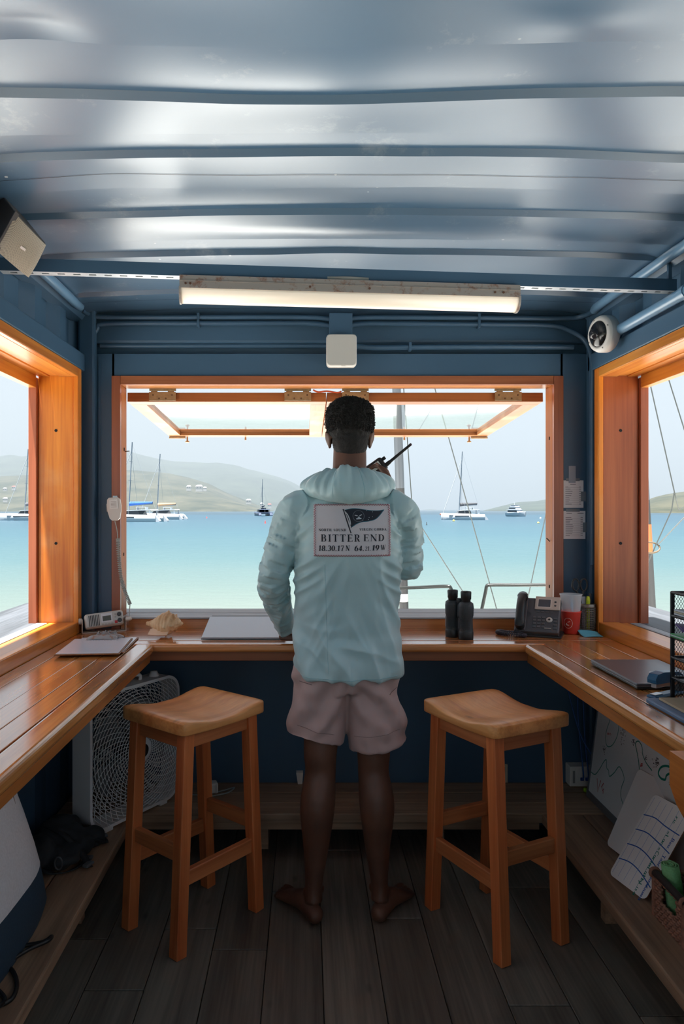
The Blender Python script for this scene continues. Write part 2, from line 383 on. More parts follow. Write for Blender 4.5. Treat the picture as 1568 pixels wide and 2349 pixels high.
def make_outside():
    # beach: a sand apron that slopes under the water
    mb = MB(); rows = []
    R = [3 * k for k in range(0, 12)]
    pts = np.linspace(-36, 36, 49)
    for y in pts: rows.append([Vector((x, y, beach_z(x, y) + 0.03 * mnoise.noise(Vector((x * 0.7, y * 0.7, 0))))) for x in pts])
    mb.grid(rows)
    m, nt, b = newmat('sand'); N = nt.nodes.new; L = nt.links.new            # white sand seaward; unseen dark earth added landward to darken ceiling reflections
    g = N('ShaderNodeNewGeometry'); sp = N('ShaderNodeSeparateXYZ'); L(g.outputs['Position'], sp.inputs[0])
    n1 = N('ShaderNodeTexNoise'); n1.inputs['Scale'].default_value = 0.9; n1.inputs['Detail'].default_value = 6; L(g.outputs['Position'], n1.inputs['Vector'])
    ad = N('ShaderNodeMath'); ad.operation = 'MULTIPLY_ADD'; ad.inputs[1].default_value = 1.6; L(n1.outputs['Fac'], ad.inputs[0]); L(sp.outputs['Y'], ad.inputs[2])
    mr = N('ShaderNodeMapRange'); mr.inputs['From Min'].default_value = -2.4; mr.inputs['From Max'].default_value = -1.4; L(ad.outputs[0], mr.inputs['Value'])
    r1 = N('ShaderNodeValToRGB'); L(n1.outputs['Fac'], r1.inputs[0]); r1.color_ramp.elements[0].color = (*s2l((62, 66, 44)), 1); r1.color_ramp.elements[1].color = (*s2l((112, 104, 78)), 1)
    r2 = N('ShaderNodeValToRGB'); L(n1.outputs['Fac'], r2.inputs[0]); r2.color_ramp.elements[0].color = (*s2l((226, 223, 216)), 1); r2.color_ramp.elements[1].color = (*s2l((240, 238, 231)), 1)
    mx_ = N('ShaderNodeMixRGB'); L(mr.outputs[0], mx_.inputs[0]); L(r1.outputs[0], mx_.inputs[1]); L(r2.outputs[0], mx_.inputs[2]); L(mx_.outputs[0], b.inputs['Base Color']); b.inputs['Roughness'].default_value = 0.9
    o = mb.build('sand_beach', m, local=True)
    tag(o, 'pale sand beach with unseen dark earth added behind sloping down to the water', 'beach', kind='structure')
    mb = MB(); nr, na = 40, 96; rows = []
    for i in range(nr + 1):
        r = 14 * (9000 / 14) ** (i / nr)
        rows.append([Vector((r * math.cos(2 * math.pi * k / na), r * math.sin(2 * math.pi * k / na), SEA_Z)) for k in range(na + 1)])
    mb.grid(rows, flip=True)
    o = mb.build('sea', sea_material(), local=True)
    tag(o, 'calm turquoise sea fading to blue towards the hills', 'sea', kind='structure')
make_outside()

# =================================================================== FLOOR
YR = -2.6                                   # open rear end of the container
def make_floor():
    fl = MB().box((XL - 0.05, YR, -0.16), (XR + 0.05, YB + 0.1, -0.012)).build('floor', M_dark)
    tag(fl, 'dark weathered timber plank floor of the hut', 'floor', kind='structure')
    n = 13; wdt = (XR - XL) / n
    for i in range(n):
        x0 = XL + i * wdt; y = YR; y += -rnd.random() * 1.0; k = 0
        while y < YB + 0.09:
            ln = 1.15 + 0.35 * rnd.random(); a = max(y, YR) + 0.002; b_ = min(y + ln, YB + 0.09) - 0.002; y += ln
            if b_ - a < 0.05: continue
            MB().box((x0 + 0.0012, a, -0.012), (x0 + wdt - 0.0012, b_, 0.0 - 0.0008 * rnd.random())).build('plank', M_floor, fl, bevel=0.002, seg=1)
make_floor()

# =================================================================== CEILING
Z_UP, Z_LO = 2.380, 2.363
def ceil_dz(x, y):
    c = (x - 0.14) / 1.18
    d = -0.03 * c * c * smoothstep(1.5, 1.9, y)
    d += -0.02 * math.exp(-((x - 0.0) / 0.42) ** 2 - ((y - 1.52) / 0.16) ** 2)
    d += 0.012 * math.exp(-((x + 0.55) / 0.15) ** 2 - ((y - 1.98) / 0.10) ** 2)
    d += -0.016 * math.exp(-((x - 0.12) / 0.45) ** 2 - ((y - 2.32) / 0.07) ** 2)
    d += 0.014 * math.exp(-((x + 0.52) / 0.09) ** 2 - ((y - 1.36) / 0.035) ** 2)
    d += -0.012 * math.exp(-((x - 0.52) / 0.10) ** 2 - ((y - 1.33) / 0.04) ** 2)
    d += 0.004 * mnoise.noise(Vector((x * 1.7, y * 2.3, 3.1))) + 0.0025 * mnoise.noise(Vector((x * 4.3, y * 5.1, 9.0)))
    return d
def make_ceiling():
    mb = MB()
    steps = [-2.24, -1.9, -1.56, -1.22, -0.88, -0.54, -0.19, 0.15, 0.5, 0.85, 1.2, 1.576, 1.846, 2.208, 2.551, 2.995]
    edges = {1.576: 1.729, 1.846: 2.029, 2.208: 2.403, 2.551: 2.745, 2.995: 3.2, 1.2: 1.395}
    xs = [XL - 0.06 + (XR - XL + 0.12) * k / 90 for k in range(91)]
    def amp(x): return smoothstep(XL + 0.05, XL + 0.09, x) * (1 - smoothstep(XR - 0.09, XR - 0.05, x))
    def row(y, z, wob=0.0):
        return [Vector((x, y + 0.006 * mnoise.noise(Vector((x * 1.3, y * 3, 1))), (Z_LO + (z - Z_LO) * amp(x)) + ceil_dz(x, y))) for x in xs]
    def strip(y0, z0, y1, z1, n):
        mb.grid([row(y0 + (y1 - y0) * k / n, z0 + (z1 - z0) * k / n) for k in range(n + 1)])
    prev = YR
    for i, s in enumerate(steps):
        # upper level until the step, step down (faces the camera), lower level, slope up (faces the window)
        strip(prev, Z_UP, s - 0.006, Z_UP, 5)
        strip(s - 0.006, Z_UP, s + 0.004, Z_LO, 1)
        e = edges.get(s, s + 0.17)
        e = min(e, YB + 0.05)
        strip(s + 0.004, Z_LO, e, Z_LO, 6)
        strip(e, Z_LO, e + 0.016, Z_UP, 1); prev = e + 0.016
    strip(prev, Z_UP, YB + 0.12, Z_UP, 3)
    o = mb.build('ceiling', M_ceil, local=True)
    tag(o, 'dented corrugated steel ceiling painted blue grey', 'ceiling', kind='structure')
    # outer roof skin keeps the sun out
    MB().box((XL - 0.1, YR, 2.43), (XR + 0.1, YB + 0.16, 2.47)).build('roof_skin', M_blue, o)
    # welded seam: a thin dark crack line between two roof sheets
    mb = MB()
    for y0 in (1.948, 3.075):
        pts = [Vector((x, y0 + 0.004 * math.sin(3 * x), (Z_LO if y0 < 2 else Z_LO) + ceil_dz(x, y0) - 0.0015)) for x in xs[3:-3]]
        mb.grid([[p + Vector((0, -0.0009, 0)) for p in pts], [p + Vector((0, 0.0009, 0)) for p in pts]])
    mb.build('seam', plain('rust_seam', (40, 26, 22), 0.8), o)
make_ceiling()

# =================================================================== WALLS
WZ0, WZ1 = 0.956, 2.03            # side window sill and head
WY0, WY1 = -1.9, 3.13             # side windows run alongside the camera
def side_wall(name, X, sgn, label):
    """sgn -1 for the left wall (outside towards -x), +1 for the right"""
    o_ = X + sgn * 0.06
    mb = MB()
    lo, hi = min(X, o_), max(X, o_)
    # lower wall: shallow corrugation
    def corr(z0, z1, y0, y1, depth=0.035, pitch=0.28):
        ys = []; y = y0; k = 0
        prof = [(0, 0), (0.07, 0), (0.14, 1), (0.21, 1)]
        pts = [(y0, 0)]
        while y < y1:
            for dy, lv in prof[1:] + [(0.28, 0)]:
                if y + dy < y1: pts.append((y + dy, lv))
            y += pitch
        pts.append((y1, 0))
        for (ya, la), (yb, lb) in zip(pts[:-1], pts[1:]):
            xa, xb = X + sgn * depth * la, X + sgn * depth * lb
            a = [Vector((xa, ya, z0)), Vector((xb, yb, z0)), Vector((xb, yb, z1)), Vector((xa, ya, z1))]
            mb.add(a, [(0, 1, 2, 3)])
    corr(-0.02, WZ0 - 0.03, YR, YB)
    corr(2.10, 2.42, YR, YB)
    # solid wall towards the rear and the corner post by the back wall
    mb.box((lo, YR, WZ0 - 0.05), (hi, WY0 - 0.03, 2.12))
    mb.box((lo, WY1 + 0.03, WZ0 - 0.05), (hi, YB + 0.03, 2.12))
    mb.box((X + sgn * 0.05, YR, -0.2), (X + sgn * 0.08, YB + 0.1, WZ0 - 0.05)) if sgn > 0 else mb.box((X - 0.08, YR, -0.2), (X - 0.05, YB + 0.1, WZ0 - 0.05))
    mb.box((min(X + sgn * 0.05, X + sgn * 0.08), YR, 2.1), (max(X + sgn * 0.05, X + sgn * 0.08), YB + 0.1, 2.45))
    w_ = mb.build(name, M_blue); tag(w_, label, 'wall', kind='structure')
    # box beam over the window, flush with the trim
    bx0, bx1 = sorted((X - sgn * 0.032, X + sgn * 0.04))
    MB().box((bx0, YR, 2.072), (bx1, YB - 0.02, 2.15)).build('box_beam', M_blue, w_, bevel=0.006)
    # sloping top rail where the wall meets the roof
    MB().prism([(X + sgn * 0.03, YR, 2.30), (X - sgn * 0.02, YR, 2.305), (X - sgn * 0.055, YR, 2.355), (X - sgn * 0.055, YR, 2.42), (X + sgn * 0.03, YR, 2.42)], (0, YB - YR, 0)).build('top_rail', M_blue, w_)
    return w_
wall_left = side_wall('wall_left', XL, -1, 'blue corrugated steel side wall on the left')
wall_right = side_wall('wall_right', XR, +1, 'blue corrugated steel side wall on the right')

def back_wall():
    xa, xb, z0, z1 = -0.888, 1.178, 0.90, 2.06
    mb = MB(); y0, y1 = YB, YB + 0.08
    mb.box((XL - 0.06, y0, -0.2), (XR + 0.06, y1, z0))
    mb.box((XL - 0.06, y0, z0), (xa + 0.01, y1, 2.162))
    mb.box((xb - 0.01, y0, z0), (XR + 0.06, y1, 2.162))
    mb.box((xa, y0, z1 - 0.01), (xb, y1, 2.162))
    mb.box((XL - 0.06, y0 + 0.045, 2.15), (XR + 0.06, y1 + 0.02, 2.45))
    w_ = mb.build('wall_back', M_blue); tag(w_, 'dark blue steel wall around the big front window', 'wall', kind='structure')
    # rounded header channel above the flat panel
    MB().box((XL + 0.01, y0 + 0.012, 2.215), (XR - 0.01, y0 + 0.06, 2.40)).build('header_channel', M_blue, w_, bevel=0.012, seg=3)
    MB().tube([(XL + 0.08, y0 + 0.03, 2.206), (0.10, y0 + 0.03, 2.206)], 0.012, 8).build('header_pipe', M_blue, w_)
    for x0, x1 in ((XL, XL + 0.075), (XR - 0.032, XR)):
        MB().box((x0, YB - 0.05, 0.0), (x1, YB, 2.4)).build('corner_post', M_blue, w_, bevel=0.01)
    for x in (-0.945,): MB().box((x - 0.006, YB - 0.004, 0.9), (x + 0.006, YB + 0.002, 2.15)).build('weld_strip', M_blue, w_)
    return w_
wall_back = back_wall()

# =================================================================== WINDOW FRAMES
M_jamb = wood('jamb_wood', (146, 74, 20), (178, 102, 34), 'Z', rough=0.55, var=0.08, knots=0.15)
def back_window():
    t = thing('window_1', 'wide timber framed front window opening above the counter', 'window', (0.145, YB, 0.9), kind='structure')
    xa, xb, za, zb = -0.888, 1.178, 0.90, 2.06
    ya = YB - 0.012
    # face boards on the wall
    MB().box((xa, ya, za), (xa + 0.04, YB + 0.012, zb)).build('side_trim', M_fr_backlit, t, bevel=0.002)
    MB().box((xb - 0.044, ya, za), (xb, YB + 0.012, zb)).build('side_trim', M_fr_backlit, t, bevel=0.002)
    MB().box((xa + 0.041, ya, 2.02), (xb - 0.045, YB + 0.012, zb)).build('head_trim', wood('frame_backlit_x', (146, 80, 48), (176, 104, 64), 'X', 0.35, var=0.1, knots=0.05), t, bevel=0.002)  # head trim colour carries the same backlit redness
    # jambs lining the opening
    MB().box((xa + 0.012, YB + 0.012, za), (xa + 0.04, YB + 0.105, 2.045)).build('jamb', M_jamb, t, bevel=0.002)
    MB().box((xb - 0.044, YB + 0.012, za), (xb - 0.012, YB + 0.105, 2.045)).build('jamb', M_jamb, t, bevel=0.002)
    MB().box((xa + 0.041, YB + 0.012, 2.02), (xb - 0.045, YB + 0.105, 2.045)).build('head_jamb', M_fr_x, t, bevel=0.002)
    # upstand behind the counter and weathered sill boards
    MB().box((xa + 0.041, ya, 0.90), (xb - 0.045, YB + 0.03, 0.948)).build('upstand', M_top_x, t, bevel=0.003)
    MB().box((xa + 0.041, ya - 0.004, 0.948), (xb - 0.045, YB + 0.12, 0.956)).build('sill', M_deck_x, t, bevel=0.002)
    MB().box((xa - 0.25, YB + 0.122, 0.938), (xb + 0.25, YB + 0.262, 0.958)).build('sill', M_deck_x, t, bevel=0.003)
    # nails and screw holes in the jambs
    for x, y, z, d in ((xa + 0.0405, YB + 0.06, 1.73, 1), (xa + 0.0405, YB + 0.05, 1.24, 1), (xb - 0.0445, YB + 0.05, 1.78, -1), (xb - 0.0445, YB + 0.05, 1.09, -1)):
        MB().cbox((x, y, z), (0.003, 0.008, 0.014)).build('screw_hole', M_dark, t)
    MB().tube([(xa + 0.038, YB + 0.075, 1.72), (xa + 0.062, YB + 0.07, 1.722)], 0.0022, 6).build('nail', plain('rusty_nail', (70, 60, 52), 0.6, 0.6), t)
    MB().tube([(xb - 0.046, YB + 0.04, 1.30), (xb - 0.062, YB + 0.035, 1.315)], 0.0022, 6).build('nail', MATS['rusty_nail'], t)
    return t
back_window()

def side_window(name, X, sgn, label):
    t = thing(name, label, 'window', (X, (WY0 + WY1) / 2, 0.9), kind='structure')
    X0 = X - sgn * 0.035                        # inner face of the frame
    def bx(xa, xb, y0, y1, z0, z1, nm, mat, bev=0.003):
        a, b_ = sorted((xa, xb)); return MB().box((a, y0, z0), (b_, y1, z1)).build(nm, mat, t, bevel=bev)
    mz = M_fr_z if sgn < 0 else wood('frame_wood_z_red', (132, 64, 30), (164, 88, 46), 'Z', rough=0.34, var=0.08, knots=0.06, coat=0.15)
    # far jamb: flat board with a darker stop outside it
    bx(X0, X0 + sgn * 0.022, WY1, WY1 + 0.045, 0.905, 2.07, 'jamb_edge', M_fr_z)
    bx(X0 + sgn * 0.0225, X0 + sgn * 0.178, WY1 + 0.006, WY1 + 0.045, 0.905, WZ1 + 0.034, 'jamb', mz)
    bx(X0 + sgn * 0.179, X0 + sgn * 0.215, WY1 - 0.012, WY1 + 0.04, 0.93, WZ1 - 0.004, 'stop', M_fr_backlit)
    bx(X0, X0 + sgn * 0.178, WY0 - 0.04, WY0, 0.905, WZ1, 'jamb', mz)
    # head: face board and three soffit strips
    bx(X0, X0 + sgn * 0.022, WY0, WY1 - 0.001, WZ1, 2.07, 'head_trim', M_fr_y)
    for k, (a, b_) in enumerate(((0.0225, 0.085), (0.088, 0.125), (0.128, 0.178))):
        bx(X0 + sgn * a, X0 + sgn * b_, WY0, WY1 + 0.005, WZ1 + 0.001 + 0.004 * (k == 1), WZ1 + 0.03, 'soffit_strip', M_fr_y, 0.002)
    bx(X0 + sgn * 0.179, X0 + sgn * 0.215, WY0, WY1 - 0.013, WZ1 - 0.05, WZ1 + 0.02, 'head_stop', M_fr_y)
    # sill: front board, two grooved strips, then the weathered serving ledge outside
    bx(X0 + sgn * 0.002, X0 + sgn * 0.09, WY0, WY1 - 0.001, 0.90, WZ0, 'sill', M_fr_y, 0.004)
    bx(X0 + sgn * 0.094, X0 + sgn * 0.128, WY0, WY1 - 0.001, 0.90, WZ0 - 0.004, 'sill', M_fr_y, 0.002)
    bx(X0 + sgn * 0.132, X0 + sgn * 0.178, WY0, WY1 - 0.013, 0.90, WZ0 - 0.002, 'sill', M_deck_y, 0.002)
    for k in range(2):
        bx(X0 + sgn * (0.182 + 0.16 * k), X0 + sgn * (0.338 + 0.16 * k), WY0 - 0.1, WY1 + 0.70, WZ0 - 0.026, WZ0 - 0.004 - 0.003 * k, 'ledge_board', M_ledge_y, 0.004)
    # plugged screw holes in the far jamb
    for z in (1.30, 1.795):
        p = (X0 + sgn * 0.10, WY1 + 0.0055, z)
        MB().lathe([(0.0065, 0), (0.0065, 0.0012)], 12, Matrix.Translation(p) @ Euler((math.radians(90), 0, 0)).to_matrix().to_4x4(), smooth=False).build('screw_hole', M_dark, t)
    return t
side_window('window_2', XL, -1, 'orange timber framed side window opening on the left')
side_window('window_3', XR, +1, 'orange timber framed side window opening on the right')

# rear end: the steel container doors behind the photographer stand open
o = MB().box((XL - 0.08, YR - 0.06, -0.2), (XL + 0.04, YR, 2.45)).box((XL + 0.04, YR - 0.06, 2.30), (XR - 0.04, YR, 2.45)).box((XR - 0.04, YR - 0.06, -0.2), (XR + 0.08, YR, 2.45)).build('wall_rear', M_blue)
tag(o, 'blue steel door frame at the open rear end', 'wall', kind='structure')
for x in (XL - 0.07, XR + 0.04):
    d_ = MB().box((x, YR - 1.2, 0.02), (x + 0.03, YR - 0.07, 2.34)).build('door_leaf', M_blue, o, bevel=0.005)
    MB().tube([(x + 0.015, YR - 0.6, 0.1), (x + 0.015, YR - 0.6, 2.25)], 0.022, 8).build('locking_bar', M_blue, d_)
def onz(u, v, z):
    y = F * (EYE - z) / (v - CV); return Vector(((u - CU) / F * y, y, z))

# =================================================================== COUNTER (one continuous U-shaped worktop)
TOP = 0.905
def make_counter():
    t = thing('countertop', 'glossy brown plank counter running under all three windows', 'counter', (0.14, 3.0, 0.80))
    xl, xr = XL + 0.0365, XR - 0.0365; fl, fr, fb = -0.612, 0.880, 2.883
    th = 0.034
    # back run, planks across
    ys = [fb, 2.968, 3.075, 3.175, YB - 0.0125]
    for i, (a, b) in enumerate(zip(ys[:-1], ys[1:])):
        MB().box((xl if i else fl - 0.10, a + 0.0006, TOP - th), (xr if i else fr + 0.10, b - 0.0006, TOP)).build('plank', M_top_x, t, bevel=0.012 if i == 0 else 0.0012, seg=3)
    ye = 2.9676
    def run(x0, x1, sgn, cuts):
        xs = [x0] + [x0 + (x1 - x0) * c for c in cuts] + [x1]
        for i, (a, b) in enumerate(zip(xs[:-1], xs[1:])):
            lo, hi = sorted((a, b)); nose = i == len(xs) - 2
            MB().box((lo + 0.0009, -0.6, TOP - th - (0.004 if nose else 0)), (hi - 0.0009, (2.944 if nose else ye) if not nose else 2.882, TOP + (0.002 if nose else -0.0008 * (i % 2)))).build(
                'nosing' if nose else 'plank', M_top_y, t, bevel=0.013 if nose else 0.0013, seg=4 if nose else 1)
    run(xl, fl, -1, (0.16, 0.42, 0.62, 0.80))
    run(xr, fr, +1, (0.18, 0.44, 0.62, 0.80))
    # the side planks meet the first back plank in a butt joint: fill the corner with short returns
    # aprons under the nosing
    MB().box((fl - 0.03, fb + 0.03, 0.832), (fr + 0.03, fb + 0.055, TOP - th - 0.001)).build('apron', wood('apron_x', (118, 66, 40), (150, 90, 56), 'X', 0.4, var=0.1, knots=0.2), t, bevel=0.002)
    ay = wood('apron_y', (150, 86, 40), (192, 120, 60), 'Y', 0.35, var=0.1, knots=0.2)
    MB().box((fl - 0.05, -0.6, 0.825), (fl - 0.022, fb + 0.03, TOP - th - 0.006)).build('apron', ay, t, bevel=0.002)
    MB().box((fr + 0.022, -0.6, 0.825), (fr + 0.05, fb + 0.03, TOP - th - 0.006)).build('apron', ay, t, bevel=0.002)
    return t
make_counter()

# drop leaf end seen at the right edge
def make_hatch():
    t = thing('hatch_board', 'thick orange board end with a rounded cutout below the right counter', 'board', (0.85, 1.35, 0.78))
    y1 = 1.625
    prof = [(0.826, y1, 0.901), (0.826, y1, 0.825), (0.826, y1 - 0.03, 0.792), (0.826, y1 - 0.06, 0.775)]
    for k in range(9):
        a = math.pi * k / 8; prof.append((0.826, y1 - 0.095 + 0.035 * math.cos(a), 0.775 + 0.033 * math.sin(a)))
    prof += [(0.826, y1 - 0.18, 0.775), (0.826, y1 - 0.6, 0.775), (0.826, y1 - 0.6, 0.901)]
    MB().prism(prof, (0.053, 0, 0)).build('board', wood('hatch_wood', (170, 92, 40), (206, 128, 62), 'Y', 0.3, var=0.05, knots=0.5, coat=0.2), t, bevel=0.004)
    return t
make_hatch()

# =================================================================== LOW SHELF ROUND THE FLOOR
SH = 0.198
def make_shelf():
    t = thing('low_shelf', 'low rough timber shelf running along the walls near the floor', 'shelf', (0.14, 3.0, 0.0))
    ys = [2.938, 3.05, 3.16, YB - 0.002]
    for a, b in zip(ys[:-1], ys[1:]):
        MB().box((XL + 0.005, a + 0.001, SH - 0.04), (XR - 0.005, b - 0.001, SH)).build('plank', M_shelf_x, t, bevel=0.004)
    MB().box((-0.70, 2.955, 0.125), (0.965, 2.98, SH - 0.041)).build('apron', M_shelf_x, t, bevel=0.002)
    for x0, xm, x1 in ((XL + 0.005, -0.86, -0.705), (XR - 0.005, 1.135, 0.967)):
        for a, b in ((x0, xm), (xm, x1)):
            lo, hi = sorted((a, b))
            MB().box((lo + 0.0012, -0.7, SH - 0.04), (hi - 0.0012, 2.936, SH)).build('plank', M_shelf_y, t, bevel=0.006)
        for y in (-0.4, 0.6, 1.6, 2.5):
            MB().box((min(x0, x1) + 0.08, y, 0.0), (max(x0, x1) - 0.08, y + 0.04, SH - 0.041)).build('leg', M_shelf_y, t)
    for x in (-0.2, 0.55): MB().box((x, 3.05, 0.0), (x + 0.04, 3.2, SH - 0.041)).build('leg', M_shelf_x, t)
make_shelf()

# =================================================================== STOOLS
def make_stool():
    t = thing('bar_stool', '', 'stool', group='wooden bar stools')
    wz = wood('stool_leg_wood', (186, 94, 50), (220, 128, 74), 'Z', 0.42, var=0.14, knots=0.35)
    wx = wood('stool_rail_wood', (170, 94, 54), (206, 128, 78), 'X', 0.45, var=0.14, knots=0.3)
    wy = wood('stool_rail_wood_y', (170, 94, 54), (206, 128, 78), 'Y', 0.45, var=0.14, knots=0.3)
    ws = wood('stool_seat_wood', (198, 126, 68), (234, 166, 102), 'X', 0.38, var=0.05, knots=0.55, wear=((160, 92, 52), 0.35))
    # saddle seat: dips along x, rounded corners
    hx, hy, top, thk = 0.193, 0.172, 0.765, 0.044
    n, m = 24, 20; rows_t, rows_b = [], []
    def pos(i, j, z):
        # superellipse-like rounding of the outline
        u, v = -1 + 2 * i / n, -1 + 2 * j / m
        k = 0.03
        x, y = u * hx, v * hy
        ax, ay = abs(x) - (hx - k), abs(y) - (hy - k)
        if ax > 0 and ay > 0:
            r = max(ax, ay); L_ = math.hypot(ax, ay)
            x = math.copysign(hx - k + ax * r / L_, x); y = math.copysign(hy - k + ay * r / L_, y)
        return Vector((x, y, z))
    def ztop(u): return top - 0.021 * (1 - smoothstep(0.15, 0.92, abs(u)))
    mb = MB()
    T = [[pos(i, j, ztop(-1 + 2 * i / n) - 0.004 * (max(abs(-1 + 2 * i / n), abs(-1 + 2 * j / m)) > 0.99)) for i in range(n + 1)] for j in range(m + 1)]
    def zb(u): return top - thk - 0.004 * (1 - smoothstep(0.15, 0.92, abs(u)))
    B = [[pos(i, j, zb(-1 + 2 * i / n)) for i in range(n + 1)] for j in range(m + 1)]
    mb.grid(T); mb.grid(B, flip=True)
    def rim(R): return R[0][:] + [r[-1] for r in R[1:]] + R[-1][-2::-1] + [r[0] for r in R[-2:0:-1]]
    a, b = rim(T), rim(B); k = len(a)
    mb.add(b + a, [(i, (i + 1) % k, k + (i + 1) % k, k + i) for i in range(k)], True)
    mb.build('seat', ws, t, local=True, bevel=0.004, weld=True)
    zt = top - thk - 0.004
    lw = 0.042
    def leg_c(sx, sy, z): f = 1 - z / zt; return Vector((sx * (0.146 + 0.036 * f), sy * (0.126 + 0.002 * f), z))
    for sx in (-1, 1):
        for sy in (-1, 1):
            MB().bar(leg_c(sx, sy, 0), leg_c(sx, sy, zt), lw, lw, up=(0, 1, 0)).build('leg', wz, t, local=True, bevel=0.0025, seg=1)
    for sy in (-1, 1):
        a, b = leg_c(-1, sy, 0.245), leg_c(1, sy, 0.245); a.x += 0.02; b.x -= 0.02
        MB().bar(a, b, 0.024, 0.05).build('stretcher', wx, t, local=True, bevel=0.003, seg=1)
        a, b = leg_c(-1, sy, zt - 0.026), leg_c(1, sy, zt - 0.026); a.x += 0.02; b.x -= 0.02
        MB().bar(a, b, 0.022, 0.05).build('seat_rail', wx, t, local=True, bevel=0.002, seg=1)
    for sx in (-1, 1):
        a, b = leg_c(sx, -1, 0.325), leg_c(sx, 1, 0.325); a.y += 0.02; b.y -= 0.02
        MB().bar(a, b, 0.024, 0.05).build('stretcher', wy, t, local=True, bevel=0.003, seg=1)
        a, b = leg_c(sx, -1, zt - 0.026), leg_c(sx, 1, zt - 0.026); a.y += 0.02; b.y -= 0.02
        MB().bar(a, b, 0.022, 0.05).build('seat_rail', wy, t, local=True, bevel=0.002, seg=1)
    return t
st = make_stool()
st.location = (-0.395, 2.535, 0); st.rotation_euler = (0, 0, math.radians(50))
st['label'] = 'wooden saddle seat bar stool in front of the white box fan'
st2 = dup(st); st2.location = (0.657, 2.50, 0); st2.rotation_euler = (0, 0, math.radians(-63))
st2['label'] = 'wooden saddle seat bar stool between the man and the whiteboards'

# =================================================================== CEILING STRUT AND LAMP
A, B = Vector((-0.985, 2.315, 0)), Vector((1.30, 2.53, 0))
def make_strut():
    d = (B - A).normalized(); nrm = Vector((d.y, -d.x, 0))          # towards the camera
    t = thing('strut_channel', 'slotted steel strut channel spanning under the ceiling behind the lamp', 'strut', (A + B) / 2 + Vector((0, 0, 2.217)))
    zb, zt = 2.217, 2.258
    L_ = (B - A).length
    def face(mb, s0, s1, off, z0, z1, th=0.0025):
        p0, p1 = A + d * s0 + nrm * off, A + d * s1 + nrm * off
        q0, q1 = p0 - nrm * th, p1 - nrm * th
        vs = [Vector((p.x, p.y, z)) for z in (z0, z1) for p in (p0, p1, q1, q0)]
        mb.add(vs, [(0, 3, 2, 1), (4, 5, 6, 7), (0, 1, 5, 4), (1, 2, 6, 5), (2, 3, 7, 6), (3, 0, 4, 7)])
    mb = MB(); face(mb, 0, L_, 0.0206, zb, zt); face(mb, 0, L_, -0.018, zb, zt); face(mb, 0, L_, 0.018, zt - 0.003, zt, 0.036)
    mb.build('channel', M_blue, t)
    # slotted bottom web: bridges between the slots
    mb = MB()
    face(mb, 0, L_, 0.018, zb, zb + 0.0025, 0.0125); face(mb, 0, L_, -0.0055, zb, zb + 0.0025, 0.0125)
    s = 0.0
    while s < L_:
        face(mb, s, min(L_, s + 0.026), 0.0055, zb, zb + 0.0025, 0.011); s += 0.05
    mb.build('slotted_web', plain('galvanised', (196, 204, 210), 0.35, 0.3), t)
    for e in (0.0, L_ - 0.03):
        mb = MB(); p = A + d * (e + 0.015); mb.cbox((p.x, p.y, zt + 0.05), (0.012, 0.012, 0.105)); mb.build('hanger', M_blue, t)
    return d, nrm
sd, sn = make_strut()

